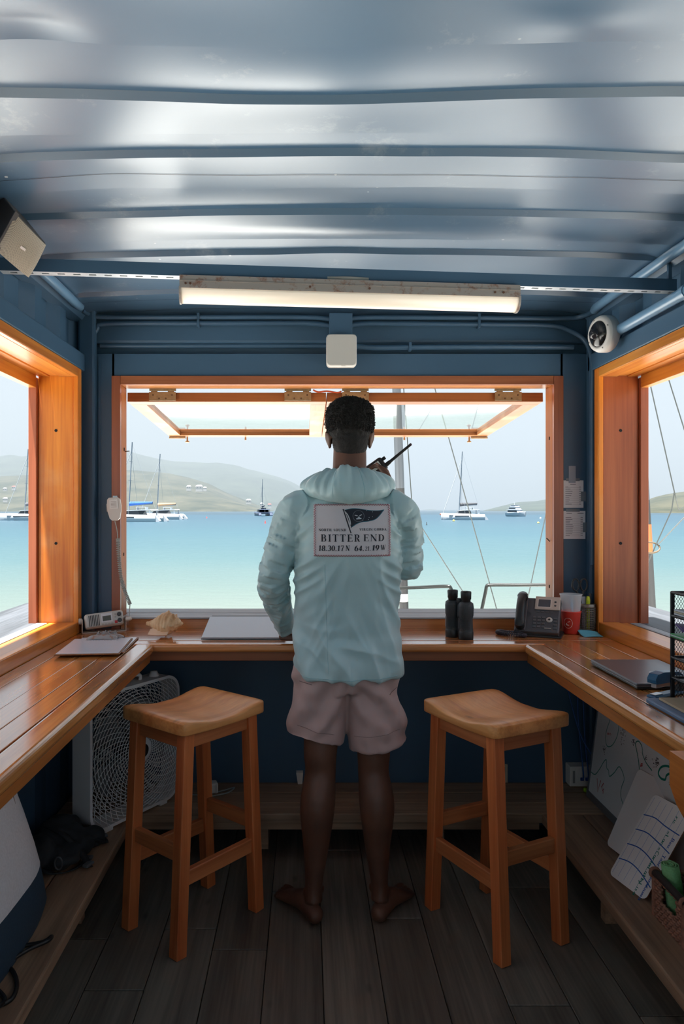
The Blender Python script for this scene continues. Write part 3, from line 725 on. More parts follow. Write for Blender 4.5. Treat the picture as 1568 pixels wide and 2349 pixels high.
def rusty(name, base, rust, amt=0.55, scale=22, rough=0.5):
    m, nt, b = newmat(name); N = nt.nodes.new; L = nt.links.new
    g = N('ShaderNodeNewGeometry'); n1 = N('ShaderNodeTexNoise'); n1.inputs['Scale'].default_value = scale; n1.inputs['Detail'].default_value = 8; n1.inputs['Roughness'].default_value = 0.7
    L(g.outputs['Position'], n1.inputs['Vector'])
    r = N('ShaderNodeValToRGB'); L(n1.outputs['Fac'], r.inputs[0])
    r.color_ramp.elements[0].position = amt - 0.06; r.color_ramp.elements[0].color = (*s2l(base), 1)
    r.color_ramp.elements[1].position = amt + 0.10; r.color_ramp.elements[1].color = (*s2l(rust), 1)
    L(r.outputs[0], b.inputs['Base Color']); b.inputs['Roughness'].default_value = rough
    return m
def make_lamp():
    t = thing('fluorescent_lamp', 'rust spotted batten lamp with a long cream diffuser under the ceiling', 'lamp', A + sd * 1.13 + Vector((0, 0, 2.13)))
    c0, c1 = A + sd * 0.545, A + sd * 1.70
    M_r = rusty('rusty_lamp_metal', (150, 143, 138), (120, 74, 50), 0.58, 30)
    def prof_prism(prof, s0, s1, nm, mat, smooth=False, cap=True):
        mb = MB(); P0 = A + sd * s0; vec = sd * (s1 - s0)
        poly = [(P0 + sn * o + Vector((0, 0, z))) for o, z in prof]
        n = len(poly); a = poly; b = [p + vec for p in poly]
        mb.add(a + b, [(i, (i + 1) % n, n + (i + 1) % n, n + i) for i in range(n)], smooth)
        if cap: mb.add(a, [tuple(range(n))[::-1]]); mb.add(b, [tuple(range(n))])
        return mb.build(nm, mat, t, weld=True)
    s0, s1 = 0.572, 1.722
    prof_prism([(0.034, 2.216), (0.036, 2.178), (0.036, 2.174), (-0.036, 2.174), (-0.034, 2.216)], s0, s1, 'body', M_r)
    prof_prism([(0.0375, 2.199), (0.0375, 2.196), (0.035, 2.196), (0.035, 2.199)], s0, s1, 'body_fold', M_r)
    dif = [(0.034, 2.174)] + [(0.034 * math.cos(a), 2.166 - 0.034 * math.sin(a)) for a in [math.pi * k / 14 for k in range(15)]] + [(-0.034, 2.174)]
    m = plain('lamp_diffuser', (250, 238, 222), 0.35, emit=((255, 232, 205), 0.16))
    prof_prism(dif, s0 + 0.004, s1 - 0.004, 'diffuser', m, smooth=True)
    cap = [(0.037, 2.178)] + [(0.037 * math.cos(a), 2.166 - 0.037 * math.sin(a)) for a in [math.pi * k / 12 for k in range(13)]] + [(-0.037, 2.178)]
    prof_prism(cap, s0 - 0.002, s0 + 0.004, 'end_cap', M_r); prof_prism(cap, s1 - 0.004, s1 + 0.002, 'end_cap', M_r)
    for s in (s0 + 0.02, s0 + 0.035, 1.0, 1.2, s1 - 0.09, s1 - 0.06):
        p = A + sd * s + sn * 0.0365 + Vector((0, 0, 2.188)); MB().lathe([(0.004, 0), (0.004, 0.0015)], 8, Matrix.Translation(p) @ sn.to_track_quat('Z', 'Y').to_matrix().to_4x4()).build('screw', plain('rust_dark', (92, 60, 44), 0.7), t)
    MB().grid([[A + sd * s + sn * (0.024 + 0.003 * math.sin(40 * s)) + Vector((0, 0, z)) for s in np.linspace(1.06, 1.2, 12)] for z in (2.217, 2.229)]).build('foam_strip', plain('foam_grey', (150, 150, 146), 0.9), t)
make_lamp()

# =================================================================== CONDUITS (one run each)
def conduit(pts, r, label, clips=(), mat=None, n=8):
    mb = MB(); path = catmull(pts, n); mb.tube(path, r, 10)
    o = mb.build('conduit', mat or M_blue); tag(o, label, 'pipe', 'blue painted conduits')
    for c in clips:
        k = Vector(c); m2 = MB(); m2.cbox(k, (0.012, r * 2 + 0.008, r * 2 + 0.012)); m2.build('clip', mat or M_blue, o, bevel=0.002)
    return o
yw = YB - 0.002
M_pvc = paint('blue_pipe_paint', (104, 140, 170), rough=0.3)
conduit([(-0.995, yw - 0.10, 2.335), (-0.975, yw - 0.03, 2.332), (-0.90, yw - 0.012, 2.327), (-0.5, yw - 0.012, 2.327), (-0.2, yw - 0.012, 2.328), (0.03, yw - 0.012, 2.326), (0.115, yw - 0.012, 2.318)], 0.0115,
        'upper blue conduit on the front wall left of the white access point', [(-0.49, yw - 0.01, 2.327)])
conduit([(-0.985, yw - 0.014, 1.93), (-0.983, yw - 0.014, 2.06), (-0.985, yw - 0.014, 2.19), (-0.955, yw - 0.013, 2.27), (-0.90, yw - 0.012, 2.297), (-0.5, yw - 0.012, 2.299), (-0.1, yw - 0.012, 2.300), (0.03, yw - 0.012, 2.298), (0.115, yw - 0.012, 2.288)], 0.0115,
        'blue conduit bending down the wall in the left corner', [(-0.49, yw - 0.01, 2.299)])
conduit([(0.20, yw - 0.012, 2.318), (0.3, yw - 0.012, 2.326), (0.8, yw - 0.012, 2.324), (1.15, yw - 0.012, 2.322), (1.25, yw - 0.03, 2.325), (1.28, yw - 0.14, 2.33)], 0.0115,
        'upper blue conduit on the front wall right of the white access point', [(0.79, yw - 0.01, 2.324)])
conduit([(0.20, yw - 0.012, 2.288), (0.3, yw - 0.012, 2.298), (0.8, yw - 0.012, 2.294), (1.10, yw - 0.012, 2.29), (1.20, yw - 0.013, 2.268), (1.272, yw - 0.03, 2.21), (1.29, yw - 0.06, 2.1), (1.291, yw - 0.06, 1.95), (1.291, yw - 0.06, 1.2)], 0.0115,
        'blue conduit bending down the wall behind the white dome camera', [(0.79, yw - 0.01, 2.294)])
conduit([(0.20, yw - 0.014, 2.20), (0.3, yw - 0.014, 2.188), (0.5, yw - 0.014, 2.19), (0.9, yw - 0.014, 2.192), (1.22, yw - 0.014, 2.19)], 0.0125,
        'lowest blue conduit right of the access point above the window', [(0.475, yw - 0.014, 2.19)])
conduit([(-0.962, -0.5, 2.318), (-0.962, 1.5, 2.318), (-0.962, 2.5, 2.318), (-0.965, 2.85, 2.318), (-0.972, 3.0, 2.322), (-0.985, 3.12, 2.335)], 0.019, 'blue conduit along the ceiling edge on the left', mat=M_pvc)
conduit([(1.245, -0.5, 2.318), (1.245, 1.5, 2.318), (1.245, 2.6, 2.318), (1.247, 2.95, 2.32), (1.258, 3.08, 2.326), (1.275, 3.16, 2.33)], 0.019, 'blue conduit along the ceiling edge on the right', mat=M_pvc)
c = conduit([(1.262, -0.5, 2.172), (1.262, 1.5, 2.172), (1.262, 2.5, 2.172), (1.262, 2.92, 2.172), (1.27, 3.0, 2.175)], 0.021, 'thick blue pipe lying on the beam above the right window', mat=M_pvc)
for y in (2.36, 2.90):
    MB().tube([(1.262, y, 2.172), (1.262, y + 0.03, 2.172)], 0.0245, 14).build('coupling', M_pvc, c)

# =================================================================== ACCESS POINT
def make_ap():
    x0, x1, z0, z1 = at(748, 0, 3.17).x, at(818, 0, 3.17).x, at(0, 840, 3.17).z, at(0, 766, 3.17).z
    t = thing('access_point', 'white wall mounted wireless access point above the window', 'access point', ((x0 + x1) / 2, 3.26, z0))
    xc = (x0 + x1) / 2
    MB().box((xc - 0.052, 3.225, 2.20), (xc + 0.052, 3.268, 2.337)).build('mounting_box', M_blue, t, bevel=0.003)
    # shell: slightly bowed front, rounded corners
    mb = MB(); hw = (x1 - x0) / 2; prof = []
    k = 0.016
    for cx, cz, a0 in ((hw - k, z1 - k, 0), (-hw + k, z1 - k, 90), (-hw + k, z0 + k, 180), (hw - k, z0 + k, 270)):
        for j in range(6):
            a = math.radians(a0 + 18 * j); prof.append((cx + k * math.cos(a), cz + k * math.sin(a)))
    rings = []
    for y, s in ((3.224, 0.97), (3.19, 1.0), (3.168, 0.985), (3.162, 0.93)):
        zc = (z0 + z1) / 2; rings.append([Vector((xc + px * s, y, zc + (pz - zc) * s)) for px, pz in prof])
    n = len(prof)
    for r0, r1 in zip(rings[:-1], rings[1:]): mb.add(r0 + r1, [(i, (i + 1) % n, n + (i + 1) % n, n + i) for i in range(n)], True)
    mb.add(rings[-1], [tuple(range(n))]); mb.add(rings[0], [tuple(range(n))[::-1]])
    M_w = plain('access_point_white', (200, 195, 188), 0.4)
    mb.build('shell', M_w, t, weld=True)
    mb = MB()
    for j in range(9): MB().cbox((xc - 0.025 + 0.0062 * j, 3.2, z1 + 0.0002), (0.004, 0.03, 0.001)).build('vent_slot', M_dark, t)
    MB().cbox((xc + 0.008, 3.172, z0 + 0.004), (0.018, 0.01, 0.006)).build('lock_slot', M_dark, t)
    MB().grid([[Vector((xc + hw * 0.9 * (j / 5 - 1), 3.1645, z0 + 0.014 - 0.006 * math.sin(math.pi * j / 10) + dz)) for j in range(11)] for dz in (0, 0.0012)]).build('seam', plain('seam_grey', (170, 166, 160), 0.5), t)
make_ap()

# =================================================================== DOME CAMERA
def make_cam():
    c = Vector((1.222, 2.93, 2.168))
    t = thing('dome_camera', 'white round fisheye security camera with black dome in the right corner', 'camera', c)
    n = Vector((-0.965, -0.25, -0.06)).normalized()                 # looks into the room
    R = Matrix.Translation(c) @ n.to_track_quat('Z', 'Y').to_matrix().to_4x4()
    W = plain('camera_white', (206, 202, 198), 0.4)
    MB().lathe([(0.071, -0.022), (0.075, -0.018), (0.075, 0.012), (0.0745, 0.016)], 40, R).build('housing', W, t)
    MB().lathe([(0.0745, 0.016), (0.070, 0.026), (0.058, 0.030), (0.053, 0.029), (0.053, 0.026)], 40, R).build('face_ring', W, t)
    MB().lathe([(0.053, 0.028), (0.050, 0.034), (0.040, 0.041), (0.026, 0.045), (0.022, 0.046)], 40, R).build('dome', plain('black_gloss', (22, 22, 24), 0.15), t)
    MB().lathe([(0.022, 0.045), (0.021, 0.055), (0.015, 0.062), (0.006, 0.065), (0.0, 0.0655)], 24, R).build('lens', plain('lens_glass', (40, 40, 46), 0.05), t)
    for a in (20, 110, 200, 290): MB().lathe([(0.004, 0), (0.004, 0.0012)], 10, R @ Matrix.Translation((0.063 * math.cos(math.radians(a)), 0.063 * math.sin(math.radians(a)), 0.0275))).build('screw', plain('screw_grey', (110, 106, 100), 0.4, 0.6), t)
    MB().tube([c - n * 0.02, c - n * 0.055 + Vector((0.01, 0.02, 0))], 0.03, 14).build('bracket', M_blue, t)
make_cam()

# =================================================================== LOUDSPEAKER top left
def make_speaker():
    c = at(46, 562, 2.08)
    n = Vector((0.42, -0.66, -0.62)).normalized(); eye = Vector((0, 0, EYE))
    def onpl(u, v, h=0.0):
        d = at(u, v, 1.0) - eye; p0 = c + n * h; return eye + d * ((p0 - eye).dot(n) / d.dot(n))
    t = thing('loudspeaker', 'grey wedge loudspeaker with metal grille hung in the upper left corner', 'loudspeaker', c)
    q = [onpl(35, 486), onpl(107, 561), onpl(66, 638), onpl(-12, 572)]           # top, right, bottom, left corners of the grille
    M_sp = plain('speaker_case', (58, 56, 56), 0.55)
    m0 = sum(q, Vector()) / 4; back = [p.lerp(m0, 0.16) - n * 0.115 + Vector((-0.03, 0.0, 0.035)) for p in q]
    mb = MB(); mb.add(q + back, [(0, 4, 5, 1), (1, 5, 6, 2), (2, 6, 7, 3), (3, 7, 4, 0), (7, 6, 5, 4), (0, 1, 2, 3)]); mb.build('case', M_sp, t, bevel=0.005, weld=True)
    m, nt, bs = newmat('speaker_grille'); N = nt.nodes.new; L = nt.links.new
    tc = N('ShaderNodeTexCoord'); vo = N('ShaderNodeTexVoronoi'); vo.inputs['Scale'].default_value = 420; vo.inputs['Randomness'].default_value = 0.0
    L(tc.outputs['Object'], vo.inputs['Vector']); r = N('ShaderNodeValToRGB'); L(vo.outputs['Distance'], r.inputs[0])
    r.color_ramp.elements[0].position = 0.3; r.color_ramp.elements[0].color = (*s2l((88, 82, 76)), 1)
    r.color_ramp.elements[1].position = 0.5; r.color_ramp.elements[1].color = (*s2l((176, 164, 148)), 1)
    L(r.outputs[0], bs.inputs['Base Color']); bs.inputs['Roughness'].default_value = 0.5
    def G(a, b, h): return (q[0].lerp(q[1], a)).lerp(q[3].lerp(q[2], a), b) + n * h
    K = 12; rows = [[G(0.02 + 0.96 * i / K, 0.02 + 0.96 * j / K, 0.004 + 0.016 * (1 - (2 * i / K - 1) ** 2) ** 0.5 * 0.6 + 0.008 * (1 - (2 * j / K - 1) ** 2)) for i in range(K + 1)] for j in range(K + 1)]
    mb = MB(); mb.grid(rows)
    ed = rows[0] + [x[-1] for x in rows[1:]] + rows[-1][-2::-1] + [x[0] for x in rows[-2:0:-1]]; base = [p - n * 0.006 for p in ed]; k = len(ed)
    mb.add(ed + base, [(i, k + i, k + (i + 1) % k, (i + 1) % k) for i in range(k)]); mb.build('grille', m, t)
    mb = MB(); mb.prism([G(0.42, 0.46, 0.022), G(0.56, 0.44, 0.022), G(0.56, 0.50, 0.022), G(0.42, 0.52, 0.022)], n * 0.002); mb.build('badge', plain('badge_white', (226, 214, 210), 0.4), t)
    mb = MB(); mb.prism([G(-0.02, -0.03, 0.0), G(0.08, -0.03, 0.004), G(0.08, 1.03, 0.004), G(-0.02, 1.03, 0.0)], n * 0.007); mb.build('trim_strip', plain('speaker_trim', (84, 82, 84), 0.5), t)
    p = sum(back, Vector()) / 4
    MB().tube([p, p + Vector((-0.03, 0.03, 0.02)), Vector((XL + 0.002, p.y + 0.05, p.z + 0.03))], 0.012, 10).build('bracket_arm', M_sp, t)
make_speaker()

# =================================================================== AWNING SASHES outside the front window
M_sash_x = wood('sash_wood_x', (146, 82, 40), (180, 110, 58), 'X', rough=0.4, var=0.08, knots=0.1)
M_sash_y = wood('sash_wood_y', (146, 82, 40), (180, 110, 58), 'Y', rough=0.4, var=0.08, knots=0.1, wear=((206, 176, 136), 0.4))
def make_sash(x0, x1, label, latch_left):
    yn, zn = YB + 0.135, 1.985; yf, zf = 4.50, 1.925
    d = Vector((0, yf - yn, zf - zn)); Ls = d.length; d.normalize(); up = Vector((0, -d.z, d.y))
    t = thing('awning_sash', label, 'window sash', ((x0 + x1) / 2, yn, zn), group='awning sashes of the front window')
    def P(x, s, h): return Vector((x, yn, zn)) + d * s + up * h
    def slab(xa, xb, s0, s1, h0, h1):
        mb = MB(); vs = [P(x, s, h) for h in (h0, h1) for x, s in ((xa, s0), (xb, s0), (xb, s1), (xa, s1))]
        mb.add(vs, [(0, 3, 2, 1), (4, 5, 6, 7), (0, 1, 5, 4), (1, 2, 6, 5), (2, 3, 7, 6), (3, 0, 4, 7)]); return mb
    w, h0, h1 = 0.075, -0.022, 0.022
    slab(x0, x1, 0, w, h0, h1).build('hinge_rail', M_sash_x, t, bevel=0.002)
    slab(x0, x1, Ls - w, Ls, h0, h1).build('rail', M_sash_x, t, bevel=0.002)
    slab(x0, x0 + w, w, Ls - w, h0, h1).build('stile', M_sash_y, t, bevel=0.002)
    slab(x1 - w, x1, w, Ls - w, h0, h1).build('stile', M_sash_y, t, bevel=0.002)
    g = bpy.data.materials.get('sash_glass') or None
    if g is None:
        g, nt, b = newmat('sash_glass'); b.inputs['Base Color'].default_value = (0.93, 0.97, 0.95, 1); b.inputs['Roughness'].default_value = 0.02
        b.inputs['IOR'].default_value = 1.25; b.inputs['Transmission Weight'].default_value = 1.0
    slab(x0 + w - 0.008, x1 - w + 0.008, w - 0.008, Ls - w + 0.008, -0.003, 0.003).build('pane', g, t)
    M_h = plain('hinge_brass', (168, 140, 104), 0.42, 0.55, noise=0.15, nscale=60)
    for xc in ((x0 + 0.17, x1 - 0.135) if latch_left else (x0 + 0.135, x1 - 0.17)):
        h = MB(); h.cbox((xc, yn - 0.0135, zn + 0.002), (0.127, 0.003, 0.042)).build('hinge', M_h, t)
        hh = t.children[-1]
        mb = MB(); mb.tube([(xc - 0.063, yn - 0.006, zn + 0.034), (xc + 0.063, yn - 0.006, zn + 0.034)], 0.006, 8)
        mb.cbox((xc - 0.04, yn - 0.008, zn + 0.027), (0.03, 0.004, 0.02)); mb.cbox((xc + 0.04, yn - 0.008, zn + 0.027), (0.03, 0.004, 0.02))
        mb.build('knuckle', M_h, hh)
        for k in (-0.045, -0.016, 0.016, 0.045): MB().lathe([(0.0048, 0), (0.003, 0.0015)], 8, Matrix.Translation((xc + k, yn - 0.0152, zn + (0.008 if abs(k) > 0.03 else -0.008))) @ Euler((math.radians(90), 0, 0)).to_matrix().to_4x4()).build('screw', plain('screw_brown', (110, 82, 58), 0.5, 0.4), hh)
    # latch under the outer corner
    xk = x0 + 0.05 if latch_left else x1 - 0.05; s_ = 1 if latch_left else -1
    mb = MB(); p = P(xk, Ls - 0.03, -0.03); mb.cbox(p, (0.10, 0.025, 0.012))
    q = P(xk + s_ * 0.06, Ls - 0.02, -0.024)
    mb.lathe([(0.012, -0.034), (0.014, -0.028), (0.005, -0.022), (0.005, 0)], 10, Matrix.Translation(q)); mb.build('latch', M_h, t)
    mb = MB(); q = P((x0 + x1) / 2, Ls - 0.02, -0.024); mb.lathe([(0.006, -0.02), (0.006, -0.008), (0.004, 0)], 8, Matrix.Translation(q)); mb.build('stay_pin', M_h, t)
    return t
make_sash(at(292, 0, 3.415).x, at(747.5, 0, 3.415).x, 'left awning window sash propped open outside the front window', True)
make_sash(at(749.5, 0, 3.415).x, at(1245, 0, 3.415).x, 'right awning window sash propped open outside the front window', False)
# orange cord tied between the sash and the frame
o = MB().tube(catmull([(0.035, 3.40, 2.017), (0.06, 3.405, 2.008), (0.10, 3.405, 2.012), (0.15, 3.41, 2.006), (0.17, 3.41, 2.012)], 6), 0.004, 8).build('tie_cord', plain('orange_cord', (222, 96, 56), 0.7))
tag(o, 'short orange cord tied at the top of the sashes', 'cord')
# =================================================================== THE MAN
def ell_tube(mb, pts, rad, n=20, up=(0, 1, 0), cap=True):
    """lofted limb: pts joints, rad (a, b) half widths across / along `up`"""
    pts = [Vector(p) for p in pts]; m = len(pts); rings = []
    for i in range(m):
        d = (pts[min(i + 1, m - 1)] - pts[max(i - 1, 0)]).normalized(); u = Vector(up); u = (u - d * u.dot(d))
        if u.length < 1e-4: u = d.orthogonal()
        u.normalize(); s = d.cross(u); a, b = rad[i] if isinstance(rad[i], (tuple, list)) else (rad[i], rad[i])
        rings.append([pts[i] + s * (a * math.cos(2 * math.pi * k / n)) + u * (b * math.sin(2 * math.pi * k / n)) for k in range(n)])
    vs = [p for r in rings for p in r]; fs = []
    for i in range(m - 1):
        for k in range(n): fs.append((i * n + k, i * n + (k + 1) % n, (i + 1) * n + (k + 1) % n, (i + 1) * n + k))
    if cap: fs.append(tuple(range(n))[::-1]); fs.append(tuple(range((m - 1) * n, m * n)))
    mb.add(vs, fs, True)
def smooth_path(pts, rad, n=5):
    """resample joints and radii smoothly"""
    R = [(r, r) if not isinstance(r, (tuple, list)) else r for r in rad]
    q = catmull([Vector(p) for p in pts], n); ra = catmull([Vector((r[0], r[1], 0)) for r in R], n)
    return q, [(max(v.x, 0.003), max(v.y, 0.003)) for v in ra]
def blob(mb, c, r, rot=None, n=16, m=12):
    c = Vector(c); rx, ry, rz = r if isinstance(r, (tuple, list)) else (r, r, r)
    R = rot.to_matrix() if rot is not None else Matrix.Identity(3); vs = []; fs = []
    for i in range(m + 1):
        th = math.pi * i / m
        for k in range(n):
            ph = 2 * math.pi * k / n; vs.append(c + R @ Vector((rx * math.sin(th) * math.cos(ph), ry * math.sin(th) * math.sin(ph), rz * math.cos(th))))
    for i in range(m):
        for k in range(n): fs.append((i * n + k, (i + 1) * n + k, (i + 1) * n + (k + 1) % n, i * n + (k + 1) % n))
    mb.add(vs, fs, True)
def remeshed(mb, voxel, smooth=6, lam=0.5):
    """union of all shapes as one continuous skin; returns numpy verts, faces"""
    me = bpy.data.meshes.new('tmp'); me.from_pydata([tuple(p) for p in mb.v], [], mb.f)
    bm = bmesh.new(); bm.from_mesh(me); bmesh.ops.remove_doubles(bm, verts=bm.verts, dist=1e-6); bmesh.ops.recalc_face_normals(bm, faces=bm.faces); bm.to_mesh(me); bm.free()
    ob = bpy.data.objects.new('tmp', me); C.objects.link(ob)
    md = ob.modifiers.new('r', 'REMESH'); md.mode = 'VOXEL'; md.voxel_size = voxel; md.adaptivity = 0
    dg = bpy.context.evaluated_depsgraph_get(); dg.update(); ev = ob.evaluated_get(dg); m2 = bpy.data.meshes.new_from_object(ev)
    v = np.empty(len(m2.vertices) * 3); m2.vertices.foreach_get('co', v); v = v.reshape(-1, 3)
    e = np.empty(len(m2.edges) * 2, dtype=np.int64); m2.edges.foreach_get('vertices', e); e = e.reshape(-1, 2)
    f = [tuple(p.vertices) for p in m2.polygons]
    bpy.data.objects.remove(ob); bpy.data.meshes.remove(me); bpy.data.meshes.remove(m2)
    deg = np.zeros(len(v)); np.add.at(deg, e[:, 0], 1); np.add.at(deg, e[:, 1], 1)
    for _ in range(smooth):
        s = np.zeros_like(v); np.add.at(s, e[:, 0], v[e[:, 1]]); np.add.at(s, e[:, 1], v[e[:, 0]])
        v = v + lam * (s / deg[:, None] - v)
    return v, f
def normals_of(v, f):
    q = np.array([p if len(p) == 4 else (p[0], p[1], p[2], p[2]) for p in f]); n = np.cross(v[q[:, 2]] - v[q[:, 0]], v[q[:, 3]] - v[q[:, 1]])
    vn = np.zeros_like(v)
    for k in range(4): np.add.at(vn, q[:, k], n)
    return vn / np.maximum(np.linalg.norm(vn, axis=1), 1e-12)[:, None]
def npmesh(name, v, f, mat, parent=None, smooth=True):
    if parent is not None:
        inv = np.array(worldmat(parent).inverted()); v = v @ inv[:3, :3].T + inv[:3, 3]
    me = bpy.data.meshes.new(name); me.from_pydata([tuple(p) for p in v], [], f); me.polygons.foreach_set('use_smooth', [smooth] * len(me.polygons)); me.update()
    return link(name, me, mat, parent)
def nz(x, y, z): return mnoise.noise(Vector((x, y, z)))

def skin_mat():
    m, nt, b = newmat('skin'); N = nt.nodes.new; L = nt.links.new
    tc = N('ShaderNodeTexCoord'); n = N('ShaderNodeTexNoise'); n.inputs['Scale'].default_value = 9; n.inputs['Detail'].default_value = 5; L(tc.outputs['Object'], n.inputs['Vector'])
    r = N('ShaderNodeValToRGB'); L(n.outputs['Fac'], r.inputs[0])
    r.color_ramp.elements[0].position = 0.3; r.color_ramp.elements[0].color = (*s2l((84, 56, 44)), 1)
    r.color_ramp.elements[1].position = 0.7; r.color_ramp.elements[1].color = (*s2l((106, 72, 56)), 1)
    L(r.outputs[0], b.inputs['Base Color']); b.inputs['Roughness'].default_value = 0.5
    return m
M_skin = skin_mat()
def cloth_mat(name, c, rough=0.55, sheen=0.3, wsc=700, wst=0.1, coat=0.0):
    m, nt, b = newmat(name); N = nt.nodes.new; L = nt.links.new
    tc = N('ShaderNodeTexCoord'); n = N('ShaderNodeTexNoise'); n.inputs['Scale'].default_value = 5; n.inputs['Detail'].default_value = 4; L(tc.outputs['Object'], n.inputs['Vector'])
    c = s2l(c); r = N('ShaderNodeValToRGB'); L(n.outputs['Fac'], r.inputs[0])
    r.color_ramp.elements[0].position = 0.3; r.color_ramp.elements[0].color = (*[v * 0.94 for v in c], 1)
    r.color_ramp.elements[1].position = 0.7; r.color_ramp.elements[1].color = (*[min(1, v * 1.05) for v in c], 1)
    L(r.outputs[0], b.inputs['Base Color']); b.inputs['Roughness'].default_value = rough; b.inputs['Sheen Weight'].default_value = sheen
    w1 = N('ShaderNodeTexChecker'); w1.inputs['Scale'].default_value = wsc; L(tc.outputs['Object'], w1.inputs['Vector'])
    bp = N('ShaderNodeBump'); bp.inputs['Strength'].default_value = wst; bp.inputs['Distance'].default_value = 0.0005
    L(w1.outputs['Fac'], bp.inputs['Height']); L(bp.outputs[0], b.inputs['Normal'])
    return m
M_shirt = cloth_mat('aqua_shirt', (172, 202, 206), rough=0.36, sheen=0.2)
M_shorts = cloth_mat('mauve_shorts', (176, 150, 146), rough=0.7, sheen=0.2, wsc=400, wst=0.25)

# joints
J = dict(
    pelvis=Vector((0.145, 2.60, 0.93)), waist=Vector((0.145, 2.60, 1.08)), chest=Vector((0.147, 2.575, 1.33)), neck=Vector((0.155, 2.565, 1.53)),
    head=Vector((0.160, 2.605, 1.73)),
    lsh=Vector((-0.025, 2.565, 1.455)), lel=Vector((-0.118, 2.585, 1.20)), lwr=Vector((-0.083, 2.845, 0.965)),
    rsh=Vector((0.325, 2.56, 1.455)), rel=Vector((0.372, 2.63, 1.245)), rwr=Vector((0.332, 2.80, 1.50)),
    lhip=Vector((0.075, 2.59, 0.90)), lkn=Vector((0.052, 2.555, 0.53)), lan=Vector((0.028, 2.535, 0.095)),
    rhip=Vector((0.215, 2.59, 0.90)), rkn=Vector((0.242, 2.56, 0.53)), ran=Vector((0.262, 2.545, 0.095)))

def make_hand(mb, wr, palm_dir, side_dir, curls, thumb, size=1.0, ext=0.0):
    """wrist, direction along the palm, direction across it (towards the little finger); curls per finger in degrees"""
    d = palm_dir.normalized(); s = (side_dir - d * side_dir.dot(d)).normalized(); nrm = d.cross(s)        # nrm: side the fingers curl to
    # palm
    for k, (o, ln) in enumerate(((-0.030, 0.082), (-0.010, 0.088), (0.010, 0.086), (0.029, 0.078))):
        q, r = smooth_path([wr + s * (o * 0.6) , wr + s * (o * 0.85) + d * (ln * 0.5), wr + s * o + d * ln], [0.0155, 0.0165, 0.0125], 3)
        ell_tube(mb, q, r, 10)
        base = wr + s * o + d * ln; a = 0.0; p = base; path = [base - d * 0.01]; rr = [0.0115]
        lens = [(0.040, 0.026, 0.020), (0.045, 0.029, 0.022), (0.042, 0.027, 0.021), (0.033, 0.021, 0.018)][k]
        for j, l_ in enumerate(lens):
            a += math.radians(curls[k] * (0.9, 1.0, 0.6)[j]); dirv = d * math.cos(a) + nrm * math.sin(a)
            path.append(p); rr.append((0.0102, 0.0094, 0.0086)[j]); p = p + dirv * l_ * size
        path.append(p); rr.append(0.0066)
        q, r = smooth_path(path, rr, 4); ell_tube(mb, q, r, 10); blob(mb, p, 0.0072, n=8, m=6)
    # thumb leaves the side of the palm near its base
    p0 = wr - s * 0.022 + d * 0.02
    pts = [p0] + [p0 + (-s) * t[0] + d * t[1] + nrm * t[2] for t in thumb]
    q, r = smooth_path(pts, [0.016, 0.0125, 0.0112, 0.0085], 4); ell_tube(mb, q, r, 10); blob(mb, pts[-1], 0.0085, n=8, m=6)
    return pts

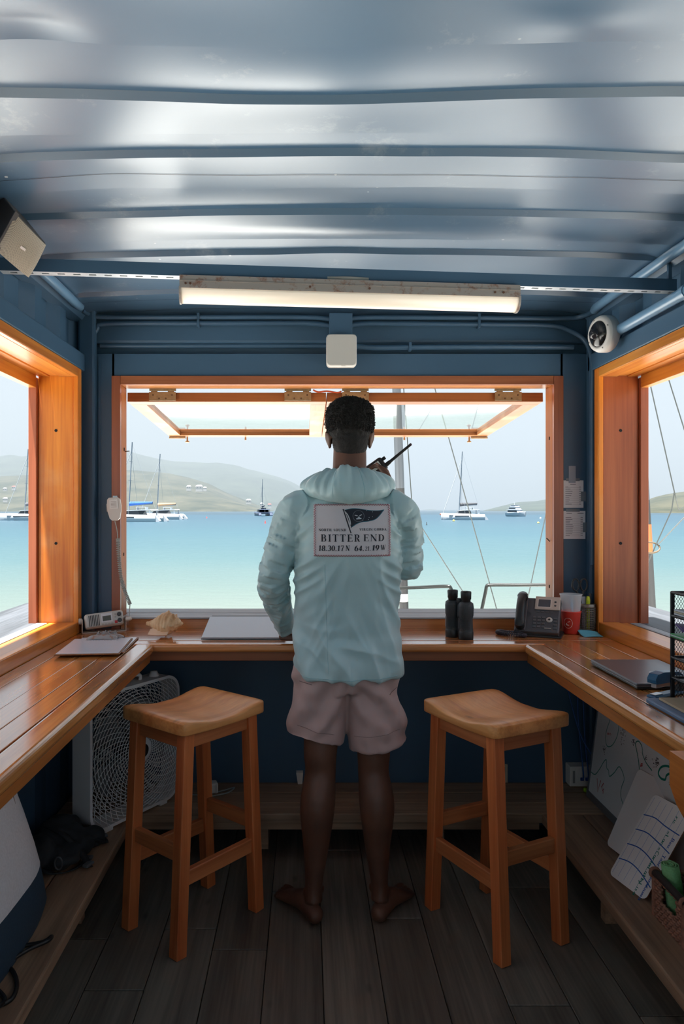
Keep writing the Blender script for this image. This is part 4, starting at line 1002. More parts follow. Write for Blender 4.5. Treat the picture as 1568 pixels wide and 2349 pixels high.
def make_body():
    mb = MB()
    H = J['head']
    # skull, jaw, neck
    blob(mb, H + Vector((0, 0.0, 0.022)), (0.073, 0.094, 0.092), n=28, m=20)
    blob(mb, H + Vector((0, 0.035, -0.040)), (0.056, 0.062, 0.075), n=24, m=16)
    blob(mb, H + Vector((0, 0.062, -0.085)), (0.034, 0.034, 0.030))                          # chin
    blob(mb, H + Vector((0, 0.098, -0.028)), (0.014, 0.020, 0.026))                          # nose
    blob(mb, H + Vector((0, 0.108, -0.040)), (0.018, 0.012, 0.010))
    blob(mb, H + Vector((0, 0.090, -0.068)), (0.024, 0.012, 0.007)); blob(mb, H + Vector((0, 0.088, -0.080)), (0.022, 0.012, 0.008))   # lips
    for sx in (-1, 1):
        blob(mb, H + Vector((sx * 0.032, 0.080, 0.014)), (0.024, 0.014, 0.008))              # brow
        blob(mb, H + Vector((sx * 0.031, 0.077, -0.002)), (0.013, 0.011, 0.009))             # eyelid
        blob(mb, H + Vector((sx * 0.044, 0.058, -0.030)), (0.020, 0.022, 0.016))             # cheek
        # ear: a cupped disc standing off the head
        e = H + Vector((sx * 0.079, -0.006, -0.024)); R = Euler((0.1, sx * 0.30, sx * -0.55))
        blob(mb, e, (0.0065, 0.017, 0.032), R, 14, 12); blob(mb, e + Vector((sx * -0.006, 0.006, -0.026)), (0.007, 0.009, 0.011))
        blob(mb, e + Vector((sx * -0.008, 0.012, 0)), (0.012, 0.012, 0.020), R)
    q, r = smooth_path([(0.150, 2.560, 1.42), (0.153, 2.562, 1.50), (0.157, 2.575, 1.58), (0.160, 2.600, 1.66), (0.160, 2.605, 1.71)], [(0.10, 0.075), (0.071, 0.068), (0.062, 0.064), (0.060, 0.066), (0.058, 0.07)], 4)
    ell_tube(mb, q, r, 24)
    # trunk (under the clothes)
    q, r = smooth_path([(0.145, 2.60, 0.86), J['pelvis'], J['waist'], J['chest'], (0.148, 2.57, 1.44)], [(0.15, 0.10), (0.158, 0.102), (0.132, 0.085), (0.15, 0.10), (0.13, 0.075)], 4)
    ell_tube(mb, q, r, 28)
    # arms
    for a, b, c in (('lsh', 'lel', 'lwr'), ('rsh', 'rel', 'rwr')):
        A_, B_, C_ = J[a], J[b], J[c]
        q, r = smooth_path([A_, A_.lerp(B_, 0.5), B_, B_.lerp(C_, 0.35), C_], [0.046, 0.042, 0.036, 0.037, 0.024], 4); ell_tube(mb, q, r, 16)
    # legs: tapering thigh, calf with its belly high at the back, ankle, heel
    for h, k, a, sx in (('lhip', 'lkn', 'lan', -1), ('rhip', 'rkn', 'ran', 1)):
        A_, B_, C_ = J[h], J[k], J[a]
        calf = B_.lerp(C_, 0.30) + Vector((sx * 0.004, -0.022, 0)); low = B_.lerp(C_, 0.66) + Vector((0, -0.006, 0))
        q, r = smooth_path([A_, A_.lerp(B_, 0.5), B_ + Vector((0, 0, 0.06)), B_ - Vector((0, 0, 0.02)), calf, low, C_ + Vector((0, 0, 0.03)), C_ - Vector((0, 0.004, 0.03))],
                           [(0.078, 0.076), (0.068, 0.070), (0.060, 0.062), (0.055, 0.058), (0.062, 0.066), (0.044, 0.048), (0.031, 0.037), (0.032, 0.042)], 5)
        ell_tube(mb, q, r, 24)
        blob(mb, B_ + Vector((0, 0.045, 0.0)), (0.036, 0.025, 0.04))                          # kneecap
        blob(mb, C_ + Vector((sx * 0.028, 0.006, -0.005)), (0.011, 0.014, 0.016)); blob(mb, C_ + Vector((-sx * 0.027, 0.008, 0.006)), (0.011, 0.014, 0.016))
        heel = Vector((C_.x - sx * 0.003, C_.y - 0.028, 0.030)); blob(mb, heel, (0.031, 0.036, 0.030))
        fd = Vector((sx * 0.56, 0.83, 0)).normalized(); fs_ = Vector((fd.y, -fd.x, 0))       # feet turned out
        toe = Vector((heel.x, heel.y, 0)) + fd * 0.19
        q, r = smooth_path([heel + Vector((0, 0, 0.0)), heel + fd * 0.07 + Vector((0, 0, 0.018)), heel + fd * 0.13 + Vector((0, 0, 0.004)), toe + Vector((0, 0, 0.018))],
                           [(0.030, 0.030), (0.034, 0.036), (0.043, 0.024), (0.046, 0.015)], 4)
        ell_tube(mb, q, r, 20, up=(0, 0, 1))
        for j, (o, ln, rr) in enumerate(((-0.034, 0.048, 0.0125), (-0.014, 0.046, 0.009), (0.003, 0.040, 0.0085), (0.018, 0.032, 0.008), (0.032, 0.022, 0.0075))):
            o2 = o * sx * -1 * -1
            p = toe + fs_ * (o * sx) + fd * (0.0 if j else 0.004)
            q2, r2 = smooth_path([p - fd * 0.02 + Vector((0, 0, 0.016)), p + fd * ln * 0.5 + Vector((0, 0, 0.015)), p + fd * ln + Vector((0, 0, 0.010))], [rr, rr, rr * 0.85], 3)
            ell_tube(mb, q2, r2, 10, up=(0, 0, 1)); blob(mb, q2[-1], rr * 0.9, n=8, m=6)
    # left hand flat on the counter, fingers forward
    make_hand(mb, J['lwr'] + Vector((0.006, 0.01, -0.026)), Vector((0.25, 1.0, -0.10)), Vector((-1, 0.2, 0.0)), (7, 7, 7, 9), ((0.022, 0.018, -0.004), (0.036, 0.042, -0.008), (0.042, 0.066, -0.012)))
    # right hand closed round the radio in front of the mouth
    th = make_hand(mb, J['rwr'] + Vector((0.004, 0.004, 0.02)), Vector((-0.30, 0.18, 1.0)), Vector((0.10, 1.0, -0.15)), (52, 50, 50, 52),
                   ((0.020, 0.030, -0.002), (0.020, 0.062, 0.010), (0.014, 0.092, 0.024)))
    v, f = remeshed(mb, 0.0042, smooth=3)
    v[:, 2] = np.maximum(v[:, 2], 0.0012)
    org = Vector((0.145, 2.58, 0.0))
    me = bpy.data.meshes.new('person'); me.from_pydata([tuple(p) for p in (v - np.array(org))], [], f); me.polygons.foreach_set('use_smooth', [True] * len(me.polygons)); me.update()
    o = link('person', me, M_skin); o.location = org
    tag(o, 'barefoot man in aqua hooded shirt and mauve shorts seen from behind speaking into a radio', 'person')
    return o, th
person, thumb_pts = make_body()

def make_hair():
    mb = MB(); H = J['head']
    blob(mb, H + Vector((0, -0.006, 0.034)), (0.083, 0.101, 0.088), n=30, m=22)
    blob(mb, H + Vector((0, -0.018, 0.062)), (0.083, 0.090, 0.058), n=30, m=18)          # squarer crown
    blob(mb, H + Vector((0, -0.026, -0.035)), (0.064, 0.071, 0.068), n=26, m=16)           # faded nape
    v, f = remeshed(mb, 0.0034, smooth=14)
    h = np.array(H)
    # hairline: pull the shell inside the head in front of the ears and at the brow
    n = normals_of(v, f); out = v.copy()
    for i in range(len(v)):
        x, y, z = v[i] - h
        keep = 1.0
        if y > 0.015 and z < 0.055: keep = 0.0
        k = 0.0045 * abs(nz(v[i][0] * 150, v[i][1] * 150, v[i][2] * 150)) + 0.0045 * nz(v[i][0] * 70, v[i][1] * 70, v[i][2] * 70)
        fade = smoothstep(-0.10, 0.02, z)
        out[i] = v[i] + n[i] * (k * (0.25 + 0.75 * fade) + 0.001) if keep else h + (v[i] - h) * 0.86
    m, nt, b = newmat('black_hair'); b.inputs['Base Color'].default_value = (*s2l((20, 17, 16)), 1); b.inputs['Roughness'].default_value = 0.8
    N = nt.nodes.new; L = nt.links.new; tc = N('ShaderNodeTexCoord'); z = N('ShaderNodeTexNoise'); z.inputs['Scale'].default_value = 260; z.inputs['Detail'].default_value = 3
    L(tc.outputs['Object'], z.inputs['Vector']); bp = N('ShaderNodeBump'); bp.inputs['Strength'].default_value = 1.0; bp.inputs['Distance'].default_value = 0.004; L(z.outputs['Fac'], bp.inputs['Height']); L(bp.outputs[0], b.inputs['Normal'])
    o = npmesh('hair', out, f, m, person); o['label'] = 'short black curly hair'
    # loose curl tips breaking up the outline
    mb = MB(); r2 = random.Random(3); cnt = 0
    for i in r2.sample(range(len(v)), 5200):
        x, y, z_ = v[i] - h
        if z_ < 0.0 or (y > 0.015 and z_ < 0.06): continue
        p = Vector(out[i]); nn = Vector(n[i]); t1 = nn.orthogonal().normalized(); ang = r2.random() * 6.28; t1 = t1 * math.cos(ang) + nn.cross(t1) * math.sin(ang)
        s = 0.0042 + 0.003 * r2.random()
        q = [p - nn * 0.001, p + nn * s * 0.7 + t1 * s * 0.3, p + nn * s + t1 * s * 0.9, p + nn * s * 0.5 + t1 * s * 1.4]
        mb.tube(q, [0.0012, 0.0011, 0.001, 0.0006], 3, cap=False); cnt += 1
    c_ = mb.build('curls', m, o); c_['kind'] = 'stuff'
make_hair()

# ------------------------------------------------------------------- shirt
def torso_rings():
    #      z,     cx,    cy,    half width, half depth
    return [(0.862, 0.148, 2.600, 0.203, 0.140), (0.90, 0.147, 2.600, 0.203, 0.142), (0.97, 0.145, 2.600, 0.196, 0.136), (1.05, 0.147, 2.598, 0.188, 0.130), (1.13, 0.149, 2.592, 0.186, 0.130),
            (1.21, 0.150, 2.584, 0.187, 0.133), (1.29, 0.150, 2.577, 0.191, 0.136), (1.37, 0.150, 2.570, 0.194, 0.130), (1.43, 0.150, 2.565, 0.186, 0.112), (1.475, 0.152, 2.562, 0.150, 0.090), (1.505, 0.153, 2.562, 0.105, 0.078), (1.53, 0.154, 2.562, 0.076, 0.072)]
def make_shirt():
    mb = MB(); n = 48; rings = []
    T = torso_rings()
    for z, cx, cy, a, b in T:
        ring = []
        for k in range(n):
            t = 2 * math.pi * k / n; c, s = math.cos(t), math.sin(t); e = 2 / 2.5
            ring.append(Vector((cx + a * math.copysign(abs(c) ** e, c), cy + b * math.copysign(abs(s) ** e, s), z)))
        rings.append(ring)
    vs = [p for r in rings for p in r]; fs = []
    for i in range(len(rings) - 1):
        for k in range(n): fs.append((i * n + k, i * n + (k + 1) % n, (i + 1) * n + (k + 1) % n, (i + 1) * n + k))
    fs.append(tuple(range(n))[::-1]); fs.append(tuple(range((len(rings) - 1) * n, len(rings) * n)))
    mb.add(vs, fs, True)
    # sleeves
    A_, B_, C_ = J['lsh'], J['lel'], J['lwr']
    q, r = smooth_path([Vector((0.05, 2.565, 1.455)), A_ + Vector((-0.004, 0, -0.012)), A_.lerp(B_, 0.45) + Vector((-0.004, 0, 0)), B_ + Vector((0.0, -0.004, 0.01)), B_.lerp(C_, 0.30), B_.lerp(C_, 0.65), C_ + Vector((0, -0.012, 0.010))],
                       [(0.06, 0.05), (0.066, 0.066), (0.064, 0.066), (0.054, 0.056), (0.054, 0.053), (0.048, 0.046), (0.036, 0.034)], 6)
    ell_tube(mb, q, r, 24); left = q
    A_, B_, C_ = J['rsh'], J['rel'], J['rwr']
    q, r = smooth_path([Vector((0.25, 2.565, 1.455)), A_ + Vector((0.004, 0, -0.012)), A_.lerp(B_, 0.5) + Vector((0.008, 0, 0)), B_ + Vector((0.0, -0.004, -0.004)), B_.lerp(C_, 0.35) + Vector((0, 0, -0.012)), B_.lerp(C_, 0.65), B_.lerp(C_, 0.98)],
                       [(0.06, 0.05), (0.066, 0.066), (0.066, 0.066), (0.056, 0.056), (0.057, 0.054), (0.048, 0.046), (0.036, 0.036)], 6)
    ell_tube(mb, q, r, 24); right = q
    v, f = remeshed(mb, 0.005, smooth=9)
    n_ = normals_of(v, f); out = v.copy()
    LP, RP = np.array([tuple(p) for p in left[6:]]), np.array([tuple(p) for p in right[6:]])
    for i in range(len(v)):
        x, y, z = v[i]
        dl = np.min(np.sum((LP - v[i]) ** 2, 1)); dr = np.min(np.sum((RP - v[i]) ** 2, 1))
        arm = 0
        if dl < 0.0058 and x < 0.02: arm = -1
        if dr < 0.0058 and x > 0.30: arm = 1
        if arm == 0:
            # long vertical hang folds, diagonal pulls from the armpits, bunching above the hem
            m_patch = math.exp(-((x - 0.155) / 0.16) ** 4 - ((z - 1.38) / 0.11) ** 4)
            rg = lambda q: (1 - 2 * abs(q)) - 0.45
            fold = rg(nz(x * 11 + 2.5 * nz(x * 3, z * 2, 7), y * 2, z * 1.7))
            fold2 = rg(nz(x * 24 + z * 10 * (1 if x > 0.15 else -1), y * 3, z * 4 + 11))
            side = smoothstep(0.06, 0.17, abs(x - 0.15))
            diag = rg(nz((abs(x - 0.15) * 13 + z * 19), y * 2, 3.3)) * side * smoothstep(1.02, 1.26, z) * (1 - smoothstep(1.42, 1.48, z))
            low = smoothstep(1.40, 1.0, z)
            d = 0.0075 * fold * (0.35 + 0.65 * low) + 0.0040 * fold2 * (0.4 + 0.6 * low) + 0.0085 * diag
            d += 0.007 * rg(nz(x * 8 + z * 4, y * 3, z * 13 + 3)) * (1 - smoothstep(0.95, 1.08, z))
            # broad ridges seen down the back
            d += 0.004 * math.exp(-((x - 0.075 - 0.05 * (1.2 - z)) / 0.014) ** 2) * (1 - smoothstep(1.2, 1.28, z)) + 0.004 * math.exp(-((x - 0.235 + 0.03 * (1.2 - z)) / 0.016) ** 2) * (1 - smoothstep(1.22, 1.3, z))
            d *= 1 - 0.92 * m_patch
        else:
            P_ = LP if arm < 0 else RP
            k = int(np.argmin(np.sum((P_ - v[i]) ** 2, 1))); s = k / len(P_)
            ang = math.atan2(y - P_[k][1], x - P_[k][0])
            # long folds along the upper arm, rings at the elbow and the cuff
            rg = lambda q: (1 - 2 * abs(q)) - 0.45
            ax_ = Vector(P_[min(k + 6, len(P_) - 1)] - P_[max(k - 6, 0)]).normalized(); w_ = Vector((x, y, z)); al = w_.dot(ax_); pe = w_ - ax_ * al
            q1 = pe * 15 + ax_ * (al * 3.2); q2 = pe * 7 + ax_ * (al * 22)
            ring_ = math.exp(-((s - 0.50) / 0.10) ** 2) + 0.8 * math.exp(-((s - 0.92) / 0.10) ** 2) + 0.25
            d = 0.0062 * rg(nz(q1.x + 3 * arm, q1.y, q1.z)) + 0.0040 * rg(nz(q2.x, q2.y + 5, q2.z)) * ring_
        out[i] = v[i] + n_[i] * (d * 1.75)
        if z < 0.90: out[i][2] += 0.010 * math.sin((x - 0.15) * 8) * 0 - 0.014 * (1 - ((x - 0.15) / 0.2) ** 2) * smoothstep(0.92, 0.86, z)
    o = npmesh('shirt', out, f, M_shirt, person); o['label'] = 'pale aqua long sleeved shirt'
    return o, out, f
shirt, SV, SF = make_shirt()
BVH = BVHTree.FromPolygons([tuple(p) for p in SV], SF)
def on_back(x, z, off=0.0):
    h = BVH.ray_cast(Vector((x, 1.5, z)), Vector((0, 1, 0)))
    y = h[0].y if h[0] is not None else 2.45
    return Vector((x, y - off, z))

def make_seams():
    # hem stitching and the seam down the left of the back
    M_st = plain('shirt_stitch', (150, 192, 200), 0.6)
    mb = MB(); p = [on_back(x, 0.872 - 0.012 * (1 - ((x - 0.15) / 0.2) ** 2), 0.0008) for x in np.linspace(-0.025, 0.32, 60)]; mb.tube(p, 0.0009, 4, cap=False)
    p = [on_back(0.072 + 0.012 * math.sin(3 * z), z, 0.0004) for z in np.linspace(0.88, 1.26, 40)]; mb.tube(p, 0.0007, 4, cap=False)
    o = mb.build('stitching', M_st, shirt); o['kind'] = 'stuff'
make_seams()

def make_hood():
    # hood lying on the back: a rolled collar round the neck and a soft pouch falling below it
    mb = MB(); c = Vector((0.150, 2.575, 0)); rows = []
    nu, nv = 144, 24
    back_p = [(0.062, 1.565), (0.070, 1.590), (0.090, 1.598), (0.122, 1.572), (0.145, 1.530), (0.146, 1.494), (0.130, 1.470), (0.112, 1.474)]
    side_p = [(0.064, 1.545), (0.072, 1.568), (0.094, 1.580), (0.125, 1.572), (0.155, 1.553), (0.166, 1.532), (0.160, 1.508), (0.140, 1.500)]
    front_p = [(0.070, 1.520), (0.076, 1.535), (0.088, 1.540), (0.102, 1.528), (0.112, 1.505), (0.114, 1.480), (0.108, 1.460), (0.098, 1.458)]
    BP, SP, FP = [catmull([Vector((r, z, 0)) for r, z in q], 8) for q in (back_p, side_p, front_p)]
    m = len(BP) - 1
    def ridge(t): return 1 - 2 * abs(t)
    for j in range(nv + 1):
        t = j / nv; k = t * m; i0 = min(int(k), m - 1); w_ = k - i0; row = []
        b_, s_, f_ = [P[i0].lerp(P[i0 + 1], w_) for P in (BP, SP, FP)]
        for i in range(nu + 1):
            a = 2 * math.pi * i / nu; ca, sa = math.cos(a), math.sin(a)
            wb = max(0, -sa) ** 1.5; wf = max(0, sa) ** 1.5; ws = max(0, 1 - wb - wf)
            q = b_ * wb + s_ * ws + f_ * wf
            env = math.sin(math.pi * min(1, t * 1.05)) ** 0.8
            d = 0.010 * (ridge(nz(ca * 3.1 + t * 0.6, sa * 3.1, t * 1.1)) - 0.45) + 0.006 * (ridge(nz(ca * 7.0 - t * 1.4, sa * 7.0, t * 1.5 + 4)) - 0.45)
            d += 0.006 * math.sin(a * 7 + 2.2 * t + 0.8 * math.sin(a * 3)) * wb
            r = q.x + d * env
            row.append(Vector((c.x + r * ca, c.y + r * sa * 0.96, q.y + d * env * 0.7 + 0.004 * math.sin(a * 4 + 1) * (1 - t))))
        rows.append(row)
    for i in range(nu + 1):
        for j in range(nv + 1):
            p = rows[j][i]; h = BVH.find_nearest(p)
            if h[0] is not None:
                off = (p - h[0]).dot(h[1])
                if off < 0.003 and j > 5: rows[j][i] = h[0] + h[1] * 0.003
    mb.grid(rows)
    o = mb.build('hood', M_shirt, shirt); o['label'] = 'hood folded down behind the neck'
    md = o.modifiers.new('solid', 'SOLIDIFY'); md.thickness = 0.003; md.offset = 0
    # two seams of the three-panel hood
    mb = MB()
    for a0 in (-112, -70):
        i = int(round((a0 % 360) / 360 * nu)); mb.tube([rows[j][i] + Vector((0, -0.0016, 0.001)) for j in range(3, nv - 1)], 0.0009, 4, cap=False)
    k = mb.build('stitching', plain('shirt_stitch', (150, 192, 200), 0.6), o); k['kind'] = 'stuff'
make_hood()

# ------------------------------------------------------------------- shorts
def make_shorts():
    mb = MB()
    q, r = smooth_path([(0.145, 2.60, 0.99), (0.145, 2.60, 0.92), (0.145, 2.60, 0.85), (0.146, 2.60, 0.80)], [(0.178, 0.115), (0.188, 0.124), (0.194, 0.128), (0.17, 0.115)], 4)
    ell_tube(mb, q, r, 40)
    for sx, x0, x1, zh in ((-1, 0.060, 0.036, 0.618), (1, 0.234, 0.258, 0.590)):
        q, r = smooth_path([(x0 + sx * -0.006, 2.60, 0.88), (x0, 2.60, 0.80), ((x0 + x1) / 2, 2.592, 0.72), (x1, 2.582, zh)], [(0.10, 0.118), (0.104, 0.116), (0.101, 0.110), (0.103, 0.108)], 5)
        ell_tube(mb, q, r, 32)
    v, f = remeshed(mb, 0.0058, smooth=5); n_ = normals_of(v, f); out = v.copy()
    for i in range(len(v)):
        x, y, z = v[i]; s = -1 if x < 0.147 else 1
        d = 0.0065 * nz(x * 14 + s * z * 7, y * 4, z * 9 + s * z * 2) + 0.003 * nz(x * 30, y * 8, z * 24) + 0.004 * math.sin(z * 42 + s * x * 46 + 3 * nz(x * 5, z * 5, 2)) * smoothstep(0.88, 0.8, z) * smoothstep(0.62, 0.7, z)
        d *= smoothstep(0.0, 0.05, abs(x - 0.147)) * 2.0
        d -= 0.005 * math.exp(-((x - 0.147) / 0.01) ** 2) * smoothstep(0.74, 0.80, z)
        out[i] = v[i] + n_[i] * d
        if s < 0 and z < 0.66: out[i][2] += 0.028 * smoothstep(0.66, 0.62, z) * smoothstep(0.10, -0.06, x)
        if s > 0 and z < 0.64: out[i][2] += 0.026 * smoothstep(0.64, 0.59, z) * smoothstep(0.27, 0.36, x) 
    o = npmesh('shorts', out, f, M_shorts, person); o['label'] = 'mauve grey knee length shorts'
    b2 = BVHTree.FromPolygons([tuple(p) for p in out], f)
    def hit(x, z, off=0.001):
        h = b2.ray_cast(Vector((x, 1.5, z)), Vector((0, 1, 0))); return Vector((x, (h[0].y if h[0] is not None else 2.5) - off, z))
    M_z = plain('shorts_zip', (120, 100, 100), 0.6)
    MB().tube([hit(x, 0.842 - 0.12 * (x + 0.02), 0.0005) for x in np.linspace(-0.022, 0.02, 10)], 0.0016, 6).build('pocket_zip', M_z, o)
    MB().tube([hit(x, 0.80 + 0.5 * (x - 0.30), 0.0005) for x in np.linspace(0.295, 0.325, 8)], 0.0016, 6).build('pocket_zip', M_z, o)
    mb = MB()
    mb.tube([hit(x, 0.69 - 0.25 * (x + 0.02) , 0.0004) for x in np.linspace(-0.03, 0.10, 26)], 0.0008, 4, cap=False)
    mb.tube([hit(x, 0.655 + 0.16 * (x - 0.2), 0.0004) for x in np.linspace(0.17, 0.33, 26)], 0.0008, 4, cap=False)
    s_ = mb.build('stitching', M_z, o); s_['kind'] = 'stuff'
make_shorts()

# thumb nail of the hand on the radio
def nail():
    p, q = thumb_pts[-2], thumb_pts[-1]; d = (q - p).normalized()
    back = Vector((0.15, -1.0, 0.1)); back = (back - d * back.dot(d)).normalized(); s = d.cross(back)
    mb = MB(); rows = [[q + d * (-0.010 + 0.016 * i / 5) + s * (0.0055 * math.sin(a)) + back * (0.0088 * math.cos(a) * (1.0 - 0.06 * (i == 5)) + 0.0002) for a in np.linspace(-0.9, 0.9, 7)] for i in range(6)]
    mb.grid(rows); o = mb.build('thumb_nail', plain('nail', (150, 112, 98), 0.35), person)
    o.modifiers.new('s', 'SOLIDIFY').thickness = 0.0008
nail()

# ------------------------------------------------------------------- handheld radio with antenna
def make_radio():
    a, b = at(868, 1068, 2.812), at(941, 1020, 2.77)
    t = thing('handheld_radio', 'black handheld marine radio with a slanted antenna in the raised hand', 'radio', a)
    ax = (at(905, 1043, 2.79) - at(845, 1086, 2.82)).normalized()            # long axis runs up to the antenna
    zn = Vector((0.12, -0.97, 0.2)); zn = (zn - ax * zn.dot(ax)).normalized(); sx = ax.cross(zn)
    c = at(864, 1073, 2.815)
    R = Matrix(((sx.x, ax.x, zn.x, c.x), (sx.y, ax.y, zn.y, c.y), (sx.z, ax.z, zn.z, c.z), (0, 0, 0, 1)))
    def bx(lo, hi, nm, mat, bev):
        mb = MB(); mb.box(lo, hi); mb.v = [R @ p for p in mb.v]; return mb.build(nm, mat, t, bevel=bev)
    K = plain('radio_black', (24, 24, 26), 0.45)
    bx((-0.028, -0.065, -0.018), (0.028, 0.036, 0.018), 'case', K, 0.008)
    bx((-0.018, -0.016, 0.0182), (0.008, 0.022, 0.0192), 'label_plate', plain('radio_label', (232, 232, 226), 0.5), 0.0005)
    bx((-0.020, -0.060, 0.0182), (0.018, -0.036, 0.0192), 'blue_label', plain('radio_blue', (40, 140, 200), 0.5), 0.0005)
    p = R @ Vector((0.012, 0.036, 0)); e = b
    MB().tube([p, p.lerp(e, 0.12), p.lerp(e, 0.2), e], [0.0085, 0.0080, 0.0062, 0.0052], 12).build('antenna', K, t)
    blobm = MB(); blob(blobm, e, 0.0056, n=10, m=8); blobm.build('antenna_tip', plain('radio_tip', (60, 30, 40), 0.5), t)
    q = R @ Vector((-0.014, 0.036, 0)); MB().tube([q, q + ax * 0.014], 0.007, 12).build('knob', K, t)
make_radio()
# =================================================================== LETTERING: small stroke fonts built as flat geometry
def ribbon(pts, w):
    """2-D ribbon polygon quads along pts with width w (number or list)"""
    P = [Vector((p[0], p[1])) for p in pts]; n = len(P); ws = w if isinstance(w, (list, tuple)) else [w] * n; L_, R_ = [], []
    for i in range(n):
        d = P[min(i + 1, n - 1)] - P[max(i - 1, 0)]
        if d.length < 1e-9: d = Vector((1, 0))
        d.normalize(); q = Vector((-d.y, d.x)) * (ws[i] / 2); L_.append(P[i] + q); R_.append(P[i] - q)
    return [[R_[i], R_[i + 1], L_[i + 1], L_[i]] for i in range(n - 1)]
def arc(cx, cy, rx, ry, a0, a1, n=14):
    return [(cx + rx * math.cos(math.radians(a0 + (a1 - a0) * k / n)), cy + ry * math.sin(math.radians(a0 + (a1 - a0) * k / n))) for k in range(n + 1)]
def awid(a0, a1, thin, thick, n=14): return [thin + (thick - thin) * abs(math.cos(math.radians(a0 + (a1 - a0) * k / n))) ** 1.3 for k in range(n + 1)]
